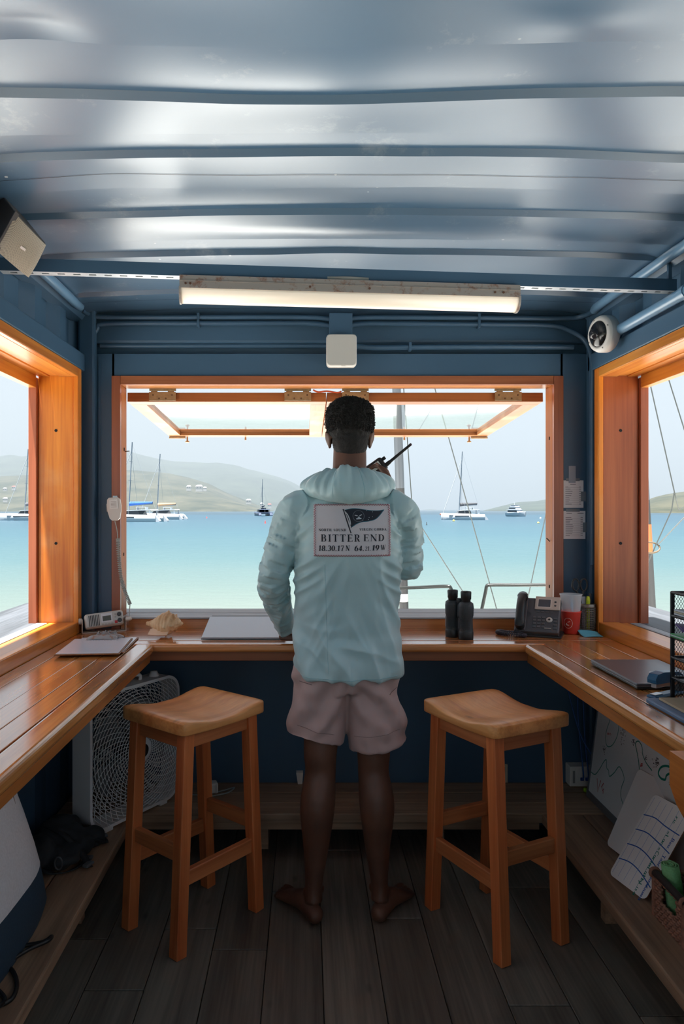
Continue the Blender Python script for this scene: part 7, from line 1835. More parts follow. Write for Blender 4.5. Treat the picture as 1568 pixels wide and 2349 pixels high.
# ---- canvas tote
def make_tote():
    t = thing('tote_bag', 'white canvas tote bag with a navy base on the low shelf at left', 'bag', (-0.92, 2.05, SH))
    def ring(z, cx, cy, a, b, n=40, e=3.0):
        out = []
        for k in range(n):
            th = 2 * math.pi * k / n; c, s = math.cos(th), math.sin(th)
            f = 1 + 0.03 * nz(c * 2, s * 2, z * 6)
            out.append(Vector((cx + a * f * math.copysign(abs(c) ** (2 / e), c), cy + b * f * math.copysign(abs(s) ** (2 / e), s), z)))
        return out
    def loft(levels, nm, mat, cap0, cap1):
        mb = MB(); R = [ring(*l) for l in levels]; n = len(R[0])
        vs = [p for r in R for p in r]; fs = [(i * n + k, i * n + (k + 1) % n, (i + 1) * n + (k + 1) % n, (i + 1) * n + k) for i in range(len(R) - 1) for k in range(n)]
        mb.add(vs, fs, True)
        if cap0: mb.add(R[0], [tuple(range(n))[::-1]])
        if cap1: mb.add(R[-1], [tuple(range(n))])
        return mb.build(nm, mat, t)
    CV = plain('canvas_white', (232, 229, 230), 0.75, bump=0.3, nscale=150, noise=0.06); NV = plain('canvas_navy', (44, 66, 84), 0.7, bump=0.3, nscale=150, noise=0.12)
    base = [(SH + 0.001, -0.905, 2.02, 0.105, 0.27), (SH + 0.03, -0.905, 2.02, 0.114, 0.285), (SH + 0.10, -0.908, 2.02, 0.108, 0.278), (SH + 0.155, -0.912, 2.02, 0.103, 0.268)]
    body = [(SH + 0.150, -0.912, 2.02, 0.1045, 0.2695), (SH + 0.22, -0.918, 2.02, 0.097, 0.25), (SH + 0.32, -0.93, 2.02, 0.082, 0.225), (SH + 0.42, -0.945, 2.02, 0.066, 0.20), (SH + 0.50, -0.955, 2.02, 0.056, 0.18), (SH + 0.54, -0.96, 2.02, 0.05, 0.16)]
    loft(base, 'navy_base', NV, True, False); loft(body, 'canvas_body', CV, False, True)
    for y in (1.92, 2.14):
        MB().tube([Vector((-0.801 - 0.0 - 0.115 * ((z - SH) / 0.54) ** 1.3 + 0.002, y, z)) for z in np.linspace(SH + 0.02, SH + 0.5, 16)], 0.0016, 5).build('seam', plain('seam_tan', (120, 104, 92), 0.8), t)
    # loops of the handles and a D ring
    MB().tube(catmull([(-0.905, 1.95, SH + 0.52), (-0.88, 1.97, SH + 0.62), (-0.88, 2.08, SH + 0.62), (-0.905, 2.10, SH + 0.52)], 8), 0.010, 8).build('handle', NV, t)
    MB().tube([Vector((-0.79 + 0.012 * math.cos(a), 2.285, SH + 0.12 + 0.02 * math.sin(a))) for a in np.linspace(0, 2 * math.pi, 17)[:-1]], 0.003, 6, closed=True).build('ring', DGR, t)
make_tote()

# ---- dark heap of life vest and straps
def make_gear():
    t = thing('life_vest', 'crumpled black life vest with straps and buckles on the shelf beside the fan', 'life vest', (-0.86, 2.55, SH))
    mb = MB()
    for c, r in (((-0.90, 2.62, SH + 0.06), (0.085, 0.10, 0.062)), ((-0.84, 2.60, SH + 0.045), (0.07, 0.10, 0.045)), ((-0.93, 2.50, SH + 0.05), (0.06, 0.09, 0.05)), ((-0.80, 2.66, SH + 0.035), (0.055, 0.055, 0.036)), ((-0.86, 2.50, SH + 0.035), (0.075, 0.07, 0.036))): blob(mb, c, r)
    v, f = remeshed(mb, 0.008, 4); n_ = normals_of(v, f)
    v = v + n_ * np.array([[0.012 * nz(p[0] * 26, p[1] * 26, p[2] * 26)] for p in v]); v[:, 2] = np.maximum(v[:, 2], SH + 0.001)
    npmesh('vest_body', v, f, plain('vest_black', (34, 38, 42), 0.8, bump=0.4, nscale=80), t)
    S_ = plain('strap_black', (30, 32, 36), 0.6); G_ = plain('buckle_grey', (92, 96, 100), 0.4)
    for k, pts in enumerate(([(-0.92, 2.45, SH + 0.03), (-0.86, 2.43, SH + 0.012), (-0.80, 2.47, SH + 0.01), (-0.77, 2.55, SH + 0.014)], [(-0.82, 2.56, SH + 0.07), (-0.77, 2.60, SH + 0.05), (-0.745, 2.66, SH + 0.012), (-0.78, 2.72, SH + 0.01)], [(-0.94, 2.58, SH + 0.11), (-0.86, 2.54, SH + 0.095), (-0.79, 2.52, SH + 0.04), (-0.75, 2.48, SH + 0.008)])):
        path = catmull(pts, 8); w_ = MB(); w_.grid([[p + Vector((0.010, 0.006, 0)) for p in path], [p - Vector((0.010, 0.006, 0)) for p in path]]); o = w_.build('strap', S_, t); o.modifiers.new('s', 'SOLIDIFY').thickness = 0.003
        p = path[-3]; MB().cbox(p + Vector((0, 0, 0.004)), (0.04, 0.022, 0.010), Euler((0, 0, 0.6 * k))).build('buckle', G_, t, bevel=0.003)
    MB().box((-0.99, 2.45, SH + 0.10), (-0.965, 2.455, SH + 0.185)).build('label', plain('vest_label', (150, 152, 146), 0.6), t)
make_gear()

# ---- loop of black cable on the left shelf
def make_cable():
    z = SH + 0.006
    P_ = lambda u, v, h=0.0: onz(u, v, z + h)
    pts = [P_(-60, 2200), P_(0, 2180), P_(60, 2168), P_(100, 2160, 0.004), P_(118, 2148, 0.005), P_(110, 2158, 0.014), P_(70, 2176, 0.012), P_(30, 2200, 0.012), P_(-20, 2228, 0.008), P_(-50, 2240, 0.004)]
    t = thing('black_cable', 'looped black cable lying on the left low shelf', 'cable', P_(40, 2220) - Vector((0, 0, 0.006)))
    K = plain('cable_black', (30, 29, 30), 0.4)
    MB().tube(catmull(pts, 8), 0.0055, 8).build('strand', K, t)
    pts = [P_(-60, 2208), P_(-10, 2210), P_(24, 2222), P_(38, 2250), P_(34, 2280), P_(14, 2300), P_(-30, 2310), P_(-70, 2300)]
    MB().tube(catmull(pts, 8), 0.0058, 8).build('strand', K, t)
    pts = [P_(-60, 2245), P_(-20, 2262), P_(4, 2280), P_(10, 2296), P_(-10, 2312, 0.012), P_(-60, 2320, 0.010)]
    MB().tube(catmull(pts, 8), 0.0055, 8).build('strand', K, t)
make_cable()

# ---- sockets, plugs, adapter
def make_sockets():
    PL = plain('socket_plate', (186, 178, 160), 0.5)
    def plate(x, z, w_, h_, lab, n):
        t = thing('wall_socket', lab, 'socket', (x, YB, z - h_ / 2), group='wall sockets under the counter')
        MB().box((x - w_ / 2, YB - 0.008, z - h_ / 2), (x + w_ / 2, YB - 0.0005, z + h_ / 2)).build('plate', PL, t, bevel=0.002)
        for k in range(n):
            cx = x + (k - (n - 1) / 2) * 0.046
            MB().box((cx - 0.016, YB - 0.0095, z - 0.032), (cx + 0.016, YB - 0.0078, z + 0.032)).build('outlet', plain('socket_insert', (90, 96, 104), 0.5), t, bevel=0.001)
        return t
    a = plate(-0.607, 0.252, 0.075, 0.088, 'cream wall socket with a black plug beside the box fan', 1)
    plate(0.872, 0.238, 0.104, 0.088, 'cream double wall socket behind the right stool', 2)
    p = thing('power_plug', 'black plug with grey lead in the socket beside the box fan', 'plug', (-0.618, YB - 0.012, 0.236))
    MB().box((-0.634, YB - 0.042, 0.236), (-0.602, YB - 0.0098, 0.266)).build('plug_body', BLK, p, bevel=0.004)
    MB().tube(catmull([(-0.625, YB - 0.03, 0.236), (-0.622, YB - 0.04, 0.215), (-0.60, 3.20, SH + 0.008), (-0.52, 3.13, SH + 0.006), (-0.44, 3.12, SH + 0.006), (-0.36, 3.17, SH + 0.006), (-0.32, 3.20, SH + 0.006), (-0.345, 3.14, SH + 0.006), (-0.42, 3.10, SH + 0.006)], 10), 0.0032, 6).build('lead', plain('lead_grey', (150, 160, 160), 0.5), p)
    q = thing('power_adapter', 'white power adapter block on the back shelf', 'adapter', (-0.415, 3.155, SH), math.radians(18))
    lb(q, 'block', WHT, (-0.036, -0.022, 0.001), (0.026, 0.028, 0.048), 0.008); lb(q, 'ridge', plain('adapter_ridge', (196, 194, 190), 0.5), (0.014, -0.0235, 0.004), (0.018, -0.0215, 0.044), 0.0)
    r_ = thing('plug_cube', 'small white charger plug low on the wall left of the man', 'charger', (-0.028, YB, 0.200))
    MB().prism([(-0.044, YB - 0.001, 0.252), (-0.012, YB - 0.001, 0.252), (-0.016, YB - 0.001, 0.200), (-0.036, YB - 0.001, 0.200)], (0, -0.03, 0)).build('block', WHT, r_, bevel=0.003)
    # white junction box with blue network leads
    x0, x1 = 1.195, 1.262
    j = thing('network_box', 'white network junction box in the right corner under the counter', 'box', (1.237, 3.245, SH))
    xa, xb = at(1306, 0, 3.22).x, at(1362, 0, 3.22).x
    MB().box((xa, 3.215, SH + 0.004), (xb, 3.275, SH + 0.094)).build('box', WHT, j, bevel=0.003)
    MB().box((xa + 0.012, 3.2135, SH + 0.02), (xa + 0.022, 3.2152, SH + 0.075)).build('label_slot', plain('slot_grey', (140, 138, 134), 0.6), j)
    for k in range(2): MB().box((xa + 0.045 + 0.022 * k, 3.207, SH + 0.032), (xa + 0.060 + 0.022 * k, 3.2149, SH + 0.046)).build('jack', plain('jack_blue', (36, 76, 150), 0.5), j, bevel=0.002)
    NB = plain('network_blue', (44, 88, 150), 0.5)
    for k, (dx, lab) in enumerate(((0.0, 'left blue network cable dropping into the white junction box'), (0.022, 'right blue network cable dropping into the white junction box'))):
        x = xa + 0.052 + dx
        o = MB().tube(catmull([(x, 3.205, SH + 0.04), (x, 3.195, SH + 0.07), (x - 0.004, 3.22, SH + 0.2), (x - 0.008 + 0.004 * k, 3.24, 0.55), (x - 0.004, 3.25, 0.80), (x - 0.004, 3.25, 0.862)], 8), 0.0034, 6).build('network_cable', NB)
        tag(o, lab, 'cable', 'network cables')
    o = MB().tube(catmull([(xa + 0.03, 3.24, 0.862), (xa - 0.02, 3.22, 0.70), (xa - 0.01, 3.2, 0.62), (xa + 0.03, 3.17, 0.45), (xa + 0.09, 3.14, 0.33), (xa + 0.105, 3.135, 0.26), (xa + 0.10, 3.135, SH + 0.006)], 8), 0.003, 6).build('network_cable', NB)
    tag(o, 'loose blue network cable slanting towards the large whiteboard', 'cable', 'network cables')
    b_ = MB(); blob(b_, (at(1342, 0, 3.16).x, 3.16, SH + 0.011), 0.010, n=12, m=10); o = b_.build('green_ball', plain('lime_green', (150, 200, 40), 0.5)); tag(o, 'tiny lime green ball on the shelf by the whiteboard', 'ball')
make_sockets()

# ---- large whiteboard leaning on the right wall
def place_board(o_, ax, up_):
    n_ = ax.cross(up_)
    return lambda x, y, h=0.0: o_ + ax * x + up_ * y + n_ * h
def make_whiteboard():
    o_ = Vector((1.226, 3.125, SH)); ax = Vector((0, -1, 0)); up_ = Vector((0.075, 0, 0.62)).normalized()
    t = thing('whiteboard', 'large whiteboard with green island map leaning under the right counter', 'whiteboard', o_ + ax * 0.6)
    n_ = Vector((-up_.z, 0, up_.x))                     # towards the room
    Wd, Hd = 1.25, 0.63
    P_ = lambda x, y, h=0.0: o_ + ax * x + up_ * y + n_ * h
    def slab(x0, x1, y0, y1, h0, h1, nm, mat, bev=0.001):
        vs = [P_(x, y, h) for h in (h0, h1) for x, y in ((x0, y0), (x1, y0), (x1, y1), (x0, y1))]
        return MB().add(vs, [(0, 1, 2, 3), (7, 6, 5, 4), (0, 4, 5, 1), (1, 5, 6, 2), (2, 6, 7, 3), (3, 7, 4, 0)]).build(nm, mat, t, bevel=bev)
    slab(0.008, Wd - 0.008, 0.02, Hd - 0.01, -0.010, -0.002, 'panel', plain('whiteboard_white', (238, 240, 240), 0.25))
    FR = plain('board_frame_grey', (120, 126, 132), 0.4, 0.4)
    slab(0.0, Wd, 0.0, 0.028, -0.014, 0.003, 'bottom_rail', FR); slab(0.0, Wd, Hd - 0.014, Hd, -0.014, 0.001, 'top_rail', FR); slab(0.0, 0.012, 0.029, Hd - 0.015, -0.014, 0.001, 'side_rail', FR); slab(Wd - 0.012, Wd, 0.029, Hd - 0.015, -0.014, 0.001, 'side_rail', FR)
    # map drawn from the photo: pixel -> board plane
    den = F
    def unpr(u, v):
        d = Vector(((u - CU) / F, 1.0, (CV - v) / F)); c = Vector((0, 0, EYE)); k = (P_(0, 0, -0.0012) - c).dot(n_) / d.dot(n_); p = c + d * k - o_
        return (p.dot(ax), p.dot(up_))
    def crop(x, y): return unpr(1240 + x / 4.518, 1440 + y / 4.518)
    def draw(paths, w, nm, mat, smooth_=True):
        mb = MB()
        for pth in paths:
            q = [Vector((*crop(*p), 0)) for p in pth]; q = catmull(q, 5) if smooth_ and len(q) > 2 else q
            flat_quads(mb, ribbon([(p.x, p.y) for p in q], w), lambda x, y: P_(x, y, -0.0014))
        o2 = mb.build(nm, mat, t); o2['kind'] = 'stuff'
    GN = plain('marker_green', (28, 130, 112), 0.5); RD = plain('marker_red', (178, 44, 50), 0.5); BK = plain('marker_dark', (56, 44, 52), 0.6)
    draw([[(720, 905), (710, 970), (680, 1060), (668, 1160), (690, 1230), (740, 1215), (790, 1120), (806, 1000), (790, 930), (750, 905), (720, 905)],
          [(515, 1490), (560, 1520), (610, 1460), (650, 1390), (678, 1370), (680, 1450), (700, 1480), (710, 1540), (760, 1500), (810, 1440), (850, 1510), (860, 1580), (835, 1650), (826, 1740), (850, 1830)],
          [(1020, 1470), (1008, 1370), (990, 1270), (978, 1200), (1010, 1175), (1045, 1230), (1052, 1310), (1090, 1400), (1150, 1480)]], 0.0042, 'green_outline', GN)
    draw([[(1240, 1560), (1215, 1510), (1240, 1450), (1290, 1432), (1340, 1450), (1345, 1500), (1300, 1530), (1285, 1575), (1240, 1560)]], 0.008, 'green_islet', GN)
    draw([[(582, 1560), (586, 1700), (620, 1580)], [(650, 1610), (626, 1650), (640, 1690), (652, 1668)], [(644, 1690), (642, 1720)], [(1030, 1440), (1036, 1412), (1052, 1410), (1050, 1430), (1034, 1432)]], 0.0045, 'red_letters', RD, False)
    mb = MB()
    def label(s, x, y, px, ang, w):
        c_, s_ = math.cos(ang), math.sin(ang); q = hand_text(s, px, 0, 0, w)
        quads = [[crop(x + p[0] * c_ - p[1] * s_ * -1 * -1, y + p[0] * s_ - p[1] * c_) for p in quad] for quad in q]
        flat_quads(mb, quads, lambda a, b: P_(a, b, -0.0014))
    label('Prick', 1000, 1262, 42, 0.75, 0.12); label('ms', 690, 1110, 40, 0.1, 0.12)
    k = mb.build('red_words', RD, t); k['kind'] = 'stuff'
    # clusters of dark dabs
    mb = MB(); r3 = random.Random(5)
    for cx, cy, sx, sy, n in ((845, 1080, 20, 90, 46), (655, 1260, 14, 40, 26), (958, 1185, 12, 30, 26), (1200, 1390, 26, 55, 60), (1088, 1355, 8, 22, 14), (1340, 1430, 16, 45, 26), (1370, 1600, 30, 36, 26), (1460, 1720, 30, 50, 34), (1440, 1660, 26, 30, 16)):
        for _ in range(n):
            x, y = r3.gauss(cx, sx * 0.6), r3.gauss(cy, sy * 0.6); a = r3.random() * 6.28; l_ = 4 + 5 * r3.random()
            flat_quads(mb, ribbon([crop(x, y), crop(x + l_ * math.cos(a), y + l_ * math.sin(a))], 0.0026), lambda a_, b_: P_(a_, b_, -0.0014))
    k = mb.build('marker_dabs', BK, t); k['kind'] = 'stuff'
make_whiteboard()

# ---- two lap boards in front
def make_lapboard(o_, ax, up_, Wd, Hd, label, writing):
    ax = ax.normalized(); up_ = (up_ - ax * up_.dot(ax)).normalized(); n_ = up_.cross(ax)
    if n_.x > 0: n_ = -n_
    t = thing('lap_board', label, 'dry erase board', o_, group='small dry erase boards on the right shelf')
    P_ = lambda x, y, h=0.0: o_ + ax * x + up_ * y + n_ * h
    k = 0.018
    out = []
    for cx, cy, a0 in ((Wd - k, Hd - k, 0), (k, Hd - k, 90), (k, k, 180), (Wd - k, k, 270)):
        for j in range(5): a = math.radians(a0 + 22.5 * j); out.append((cx + k * math.cos(a), cy + k * math.sin(a)))
    BR = plain('board_edge_brown', (120, 78, 56), 0.7)
    MB().prism([P_(x, y, 0.0) for x, y in out], n_ * 0.0032).build('backing', BR, t)
    s_ = 0.996; c_ = (Wd / 2, Hd / 2)
    MB().prism([P_(c_[0] + (x - c_[0]) * s_, c_[1] + (y - c_[1]) * s_, 0.0033) for x, y in out], n_ * 0.0006).build('face', plain('lap_white', (238, 235, 232), 0.3), t)
    if writing:
        BL = plain('marker_blue', (44, 92, 170), 0.5); LB = plain('print_line_blue', (150, 170, 206), 0.6); GN = MATS['marker_green']; RD = MATS['marker_red']
        lift = lambda x, y: P_(x * Wd, y * Hd, 0.0043)
        mb = MB()
        # printed rules run up the board; hand-drawn blue dividers cross them
        for x in (0.06, 0.22, 0.38, 0.54, 0.70, 0.86): flat_quads(mb, [[(p[0], p[1]) for p in q] for q in ribbon([(x, 0.04), (x, 0.96)], 0.007)], lift)
        a = mb.build('ruled_line', LB, t); a['kind'] = 'stuff'
        mb = MB()
        for y0, y1 in ((0.20, 0.14), (0.38, 0.32), (0.56, 0.53), (0.74, 0.74)):
            pth = catmull([Vector((0.03, y0, 0)), Vector((0.3, y0 + 0.03, 0)), Vector((0.6, y0 + 0.01, 0)), Vector((0.97, y1, 0))], 6); flat_quads(mb, ribbon([(p.x, p.y) for p in pth], 0.012), lift)
        a = mb.build('divider', BL, t); a['kind'] = 'stuff'
        # names: each reads down the board
        def word(s, x, y, h, mb, w=0.14):
            q = hand_text(s, h, 0, 0, w); flat_quads(mb, [[(x + p[1] * 0.9 * Hd / Wd * 0.6, y - p[0]) for p in quad] for quad in q], lift)
        g, b = MB(), MB()
        for s, y in (('=Lisa', 0.16), ('=Latty', 0.34), ('=Carlie', 0.53), ('=Lao', 0.72), ('Eric', 0.94)): word(s, 0.70, y, 0.075, g)
        for s, y in (('Anima', 0.14), ('Gunna', 0.30), ('Toor', 0.49), ('Bow', 0.68)): word(s, 0.86, y, 0.07, b)
        a = g.build('green_names', GN, t); a['kind'] = 'stuff'; a = b.build('blue_names', BL, t); a['kind'] = 'stuff'
    return t
upv = Vector((0.172, 0.055, 0.253))
make_lapboard(Vector((1.118, 2.655, SH + 0.006)), Vector((0.030, -0.16, 0.0)), Vector((0.125, 0.05, 0.27)), 0.175, 0.305, 'blank dry erase board leaning on the large whiteboard', False)
make_lapboard(Vector((1.036, 2.440, SH + 0.006)), Vector((0.040, -0.16, 0.0)), upv, 0.175, 0.315, 'dry erase board with ruled lines and handwritten names on the right shelf', True)

# ---- wicker basket with rolled green cloths
def make_basket():
    x0, x1, y0, y1, z0, h = 1.075, 1.214, 2.03, 2.205, SH, 0.13
    t = thing('wicker_basket', 'brown woven basket on the right low shelf', 'basket', ((x0 + x1) / 2, (y0 + y1) / 2, z0))
    WK = plain('wicker', (150, 104, 84), 0.7, noise=0.25, nscale=60); DK = plain('dark_handle', (52, 44, 42), 0.6)
    def pt(s, z, off):
        """s runs round the rectangle"""
        L_ = [x1 - x0, y1 - y0]; per = 2 * (L_[0] + L_[1]); s = s % per
        if s < L_[1]: return Vector((x0 - off, y1 - s, z))
        s -= L_[1]
        if s < L_[0]: return Vector((x0 + s, y0 - off, z))
        s -= L_[0]
        if s < L_[1]: return Vector((x1 + off, y0 + s, z))
        return Vector((x1 - (s - L_[1]), y1 + off, z))
    per = 2 * (x1 - x0 + y1 - y0); ns = 64
    mb = MB()
    for k in range(12):
        z = z0 + 0.007 + 0.0105 * k; pts = []
        for i in range(ns * 2):
            s = per * i / (ns * 2)
            pts.append(pt(s, z + 0.001 * nz(i, k, 0), 0.0032 * math.cos(math.pi * i / 2.0 + math.pi * k)))
        # hand hole in the side facing the room
        if 6 <= k <= 10:
            run = []
            for i in range(ns * 2 + 1):
                s = (per * i / (ns * 2)) % per; hole = 0.045 < s < 0.13
                if not hole: run.append(pts[i % (ns * 2)])
                elif run: mb.tube(run, 0.0052, 5) if len(run) > 1 else None; run = []
            if len(run) > 1: mb.tube(run, 0.0052, 5)
        else: mb.tube(pts, 0.0052, 5, closed=True)
    w_ = mb.build('weave', WK, t); w_['kind'] = 'stuff'
    mb = MB()
    for x in (x0, x1):
        for y in (y0, y1): mb.tube([(x, y, z0 + 0.002), (x, y, z0 + h)], 0.0085, 8)
    k = mb.build('corner_stake', WK, t)
    MB().tube(catmull([(x0, y1, z0 + h), (x0 - 0.002, y1 - 0.03, z0 + h + 0.006), (x0 - 0.002, y0 + 0.03, z0 + h + 0.006), (x0, y0, z0 + h)], 8), 0.011, 10).build('handle_roll', DK, t)
    for y in (y1, y0): MB().tube([Vector((x0 + 0.013 * math.cos(a), y, z0 + h + 0.002 + 0.013 * math.sin(a))) for a in np.linspace(0, 2 * math.pi, 15)[:-1]], 0.006, 6, closed=True).build('binding', WK, t)
    MB().tube([pt(per * i / 48, z0 + h, 0.0) for i in range(14, 48)], 0.0075, 8).build('rim', WK, t)
    MB().box((x0 + 0.004, y0 + 0.004, z0 + 0.0005), (x1 - 0.004, y1 - 0.004, z0 + 0.006)).build('base', WK, t)
    for k, (x, y, tx, ty, r, hh, lab, c) in enumerate(((1.125, 2.165, -0.02, 0.01, 0.030, 0.165, 'left rolled pale green cloth in the basket', (132, 190, 132)), (1.165, 2.115, 0.01, 0.01, 0.032, 0.215, 'tall rolled green cloth in the basket', (120, 180, 128)), (1.130, 2.085, 0.0, -0.01, 0.028, 0.15, 'nearest rolled green cloth in the basket', (140, 196, 140)))):
        q = thing('rolled_cloth', lab, 'cloth', (x, y, z0 + 0.008), group='rolled cloths in the basket'); rows = []
        turns = 3.2
        for j in range(7):
            z = hh * j / 6; row = []
            for i in range(70):
                a = 2 * math.pi * turns * i / 69; rr = r * (0.25 + 0.75 * i / 69) * (1 - 0.05 * (j == 6)) + 0.0015 * nz(i * 0.4, j, k)
                row.append(Vector((rr * math.cos(a) + tx * j / 6, rr * math.sin(a) + ty * j / 6, z + 0.004 * nz(i * 0.2, j * 0.3, k + 4))))
            rows.append(row)
        o = MB().grid(rows).build('roll', plain('towel_green_%d' % k, c, 0.9, bump=0.6, nscale=200, noise=0.1), q, local=True); o.modifiers.new('s', 'SOLIDIFY').thickness = 0.003
make_basket()
# =================================================================== HILLS, BOATS, BUOYS
def interp(pts, u):
    if u <= pts[0][0]: return pts[0][1]
    for (a, b), (c, d) in zip(pts[:-1], pts[1:]):
        if u <= c: return b + (d - b) * (u - a) / (c - a)
    return pts[-1][1]
def hill_mat(name, dark, light, scale):
    m, nt, b = newmat(name); N = nt.nodes.new; L = nt.links.new
    g = N('ShaderNodeNewGeometry'); n = N('ShaderNodeTexNoise'); n.inputs['Scale'].default_value = scale; n.inputs['Detail'].default_value = 8; n.inputs['Roughness'].default_value = 0.65
    L(g.outputs['Position'], n.inputs['Vector']); r = N('ShaderNodeValToRGB'); L(n.outputs['Fac'], r.inputs[0])
    r.color_ramp.elements[0].position = 0.35; r.color_ramp.elements[0].color = (*s2l(dark), 1); r.color_ramp.elements[1].position = 0.65; r.color_ramp.elements[1].color = (*s2l(light), 1)
    L(r.outputs[0], b.inputs['Base Color']); b.inputs['Roughness'].default_value = 0.95; b.inputs['Specular IOR Level'].default_value = 0.1
    return m
def make_hill(name, label, sky, d_shore, d_ridge, u0, u1, mat, n=120, rough=0.10):
    """sky: skyline as (column, row) measurements turned into real heights at the ridge distance"""
    rows = []; m = 26
    hmax = max((CV - v) / F * d_ridge for _, v in sky)
    for j in range(m + 1):
        t = j / m; row = []
        for i in range(n + 1):
            u = u0 + (u1 - u0) * i / n; h = (CV - interp(sky, u)) / F * d_ridge + EYE
            a = (u - CU) / F
            if t <= 0.7:
                s = t / 0.7; d = d_shore + (d_ridge - d_shore) * s
                z = SEA_Z - 1.0 + (h - SEA_Z + 1.0) * (s ** 0.9)
            else:
                s = (t - 0.7) / 0.3; d = d_ridge * (1 + 0.35 * s); z = h * (1 - s) + (SEA_Z - 3) * s
            x = a * d
            if 0.02 < t < 0.68:
                z += hmax * rough * (mnoise.fractal(Vector((x / 260, d / 260, 0)), 1.0, 2.0, 5)) * math.sin(math.pi * min(1, t / 0.7)) * min(1, max(0, h) / (0.3 * hmax + 1e-3))
            elif t >= 0.68: z += hmax * 0.012 * mnoise.noise(Vector((x / 40, d / 40, 1)))
            row.append(Vector((x, d, z)))
        rows.append(row)
    o = MB().grid(rows).build(name, mat, local=True); tag(o, label, 'hill', 'hills across the water')
    return o
H1 = hill_mat('hill_green', (34, 46, 34), (64, 74, 58), 0.012)
H2 = hill_mat('hill_dry', (44, 52, 38), (84, 82, 64), 0.02)
make_hill('hill', 'long hazy green ridge rising behind the moored boats on the left', [(-1100, 1150), (-800, 1104), (-560, 1088), (-400, 1062), (-280, 1070), (-160, 1062), (-60, 1052), (0, 1046), (25, 1042), (50, 1046), (85, 1041), (180, 1034), (260, 1028), (290, 1031), (330, 1045), (365, 1052), (400, 1058), (440, 1060), (500, 1061), (540, 1067), (575, 1077), (620, 1088), (660, 1101), (700, 1122), (740, 1150), (765, 1175), (800, 1185)], 1500, 2400, -1100, 800, H1, 200)
make_hill('hill', 'lower hillside with scattered houses in front of the long ridge', [(-1000, 1178), (-700, 1140), (-450, 1120), (-300, 1108), (-160, 1100), (0, 1092), (80, 1088), (200, 1076), (290, 1078), (380, 1084), (430, 1094), (480, 1110), (520, 1130), (560, 1146), (600, 1162), (635, 1174), (680, 1186)], 900, 1300, -1000, 680, H2, 200)
make_hill('hill', 'small pale headland at the right side of the front window', [(1060, 1186), (1100, 1173), (1140, 1163), (1185, 1152), (1230, 1149), (1260, 1144), (1330, 1136), (1400, 1140), (1440, 1150), (1470, 1180)], 1100, 1500, 1060, 1470, H1, 60)
make_hill('hill', 'dry brown green headland seen through the right side window', [(1400, 1186), (1440, 1164), (1478, 1149), (1505, 1139), (1530, 1133), (1568, 1127), (1660, 1118), (1760, 1124), (1950, 1140), (2200, 1152), (2500, 1180)], 560, 800, 1400, 2500, H2, 140)
make_hill('hill', 'thin dark strip of low land on the horizon right of the man', [(900, 1186), (940, 1176), (965, 1170), (985, 1168), (1010, 1170), (1035, 1177), (1060, 1186)], 2400, 2800, 900, 1060, H1, 40)

# houses dotted on the slopes
def make_house(u, v, d, w_, h_, roof, lab):
    w_ *= 0.62; h_ *= 0.62; p = at(u, v, d); t = thing('house', lab, 'house', p, group='houses on the far hillside')
    MB().box((-w_ / 2, -w_ * 0.3, -h_ * 1.5), (w_ / 2, w_ * 0.3, h_ * 0.6)).build('walls', plain('house_white', (190, 188, 184), 0.8), t, local=True)
    MB().prism([(-w_ * 0.56, -w_ * 0.36, h_ * 0.6), (w_ * 0.56, -w_ * 0.36, h_ * 0.6), (w_ * 0.3, 0, h_ * 1.25), (-w_ * 0.3, 0, h_ * 1.25)], (0, w_ * 0.05, 0)).build('roof', roof, t, local=True)
    for k in (-0.25, 0.2): MB().box((w_ * k - w_ * 0.07, -w_ * 0.31, -h_ * 0.2), (w_ * k + w_ * 0.07, -w_ * 0.295, h_ * 0.35)).build('window', plain('house_window', (70, 80, 90), 0.3), t, local=True)
RW, RR = plain('roof_white', (196, 196, 194), 0.7), plain('roof_red', (150, 84, 74), 0.8)
for k, (u, v, w_, h_, rf, lab) in enumerate(((433, 1119, 11, 5, RW, 'white house low on the hillside, left of the pair of long villas'), (457, 1119, 16, 6, RW, 'largest white villa halfway up the lower hillside'), (470, 1121, 8, 4, RW, 'small white house beside the largest villa'), (570, 1150, 11, 4, RW, 'long white house low on the slope left of the dark catamaran'), (320, 1130, 8, 4, RW, 'white house between the two left masts'),
        (12, 1123, 9, 4, RW, 'upper white house in the left side window'), (32, 1119, 9, 4, RR, 'red roofed house in the left side window'), (13, 1146, 10, 4, RW, 'lowest white house in the left side window'), (10, 1137, 7, 4, RW, 'small middle white house in the left side window'), (600, 1158, 7, 4, RW, 'white house just left of the dark catamaran mast'), (618, 1160, 8, 4, RR, 'red roofed house behind the dark catamaran'))):
    make_house(u, v, 960 if v > 1140 else 1080, w_, h_, rf, lab)

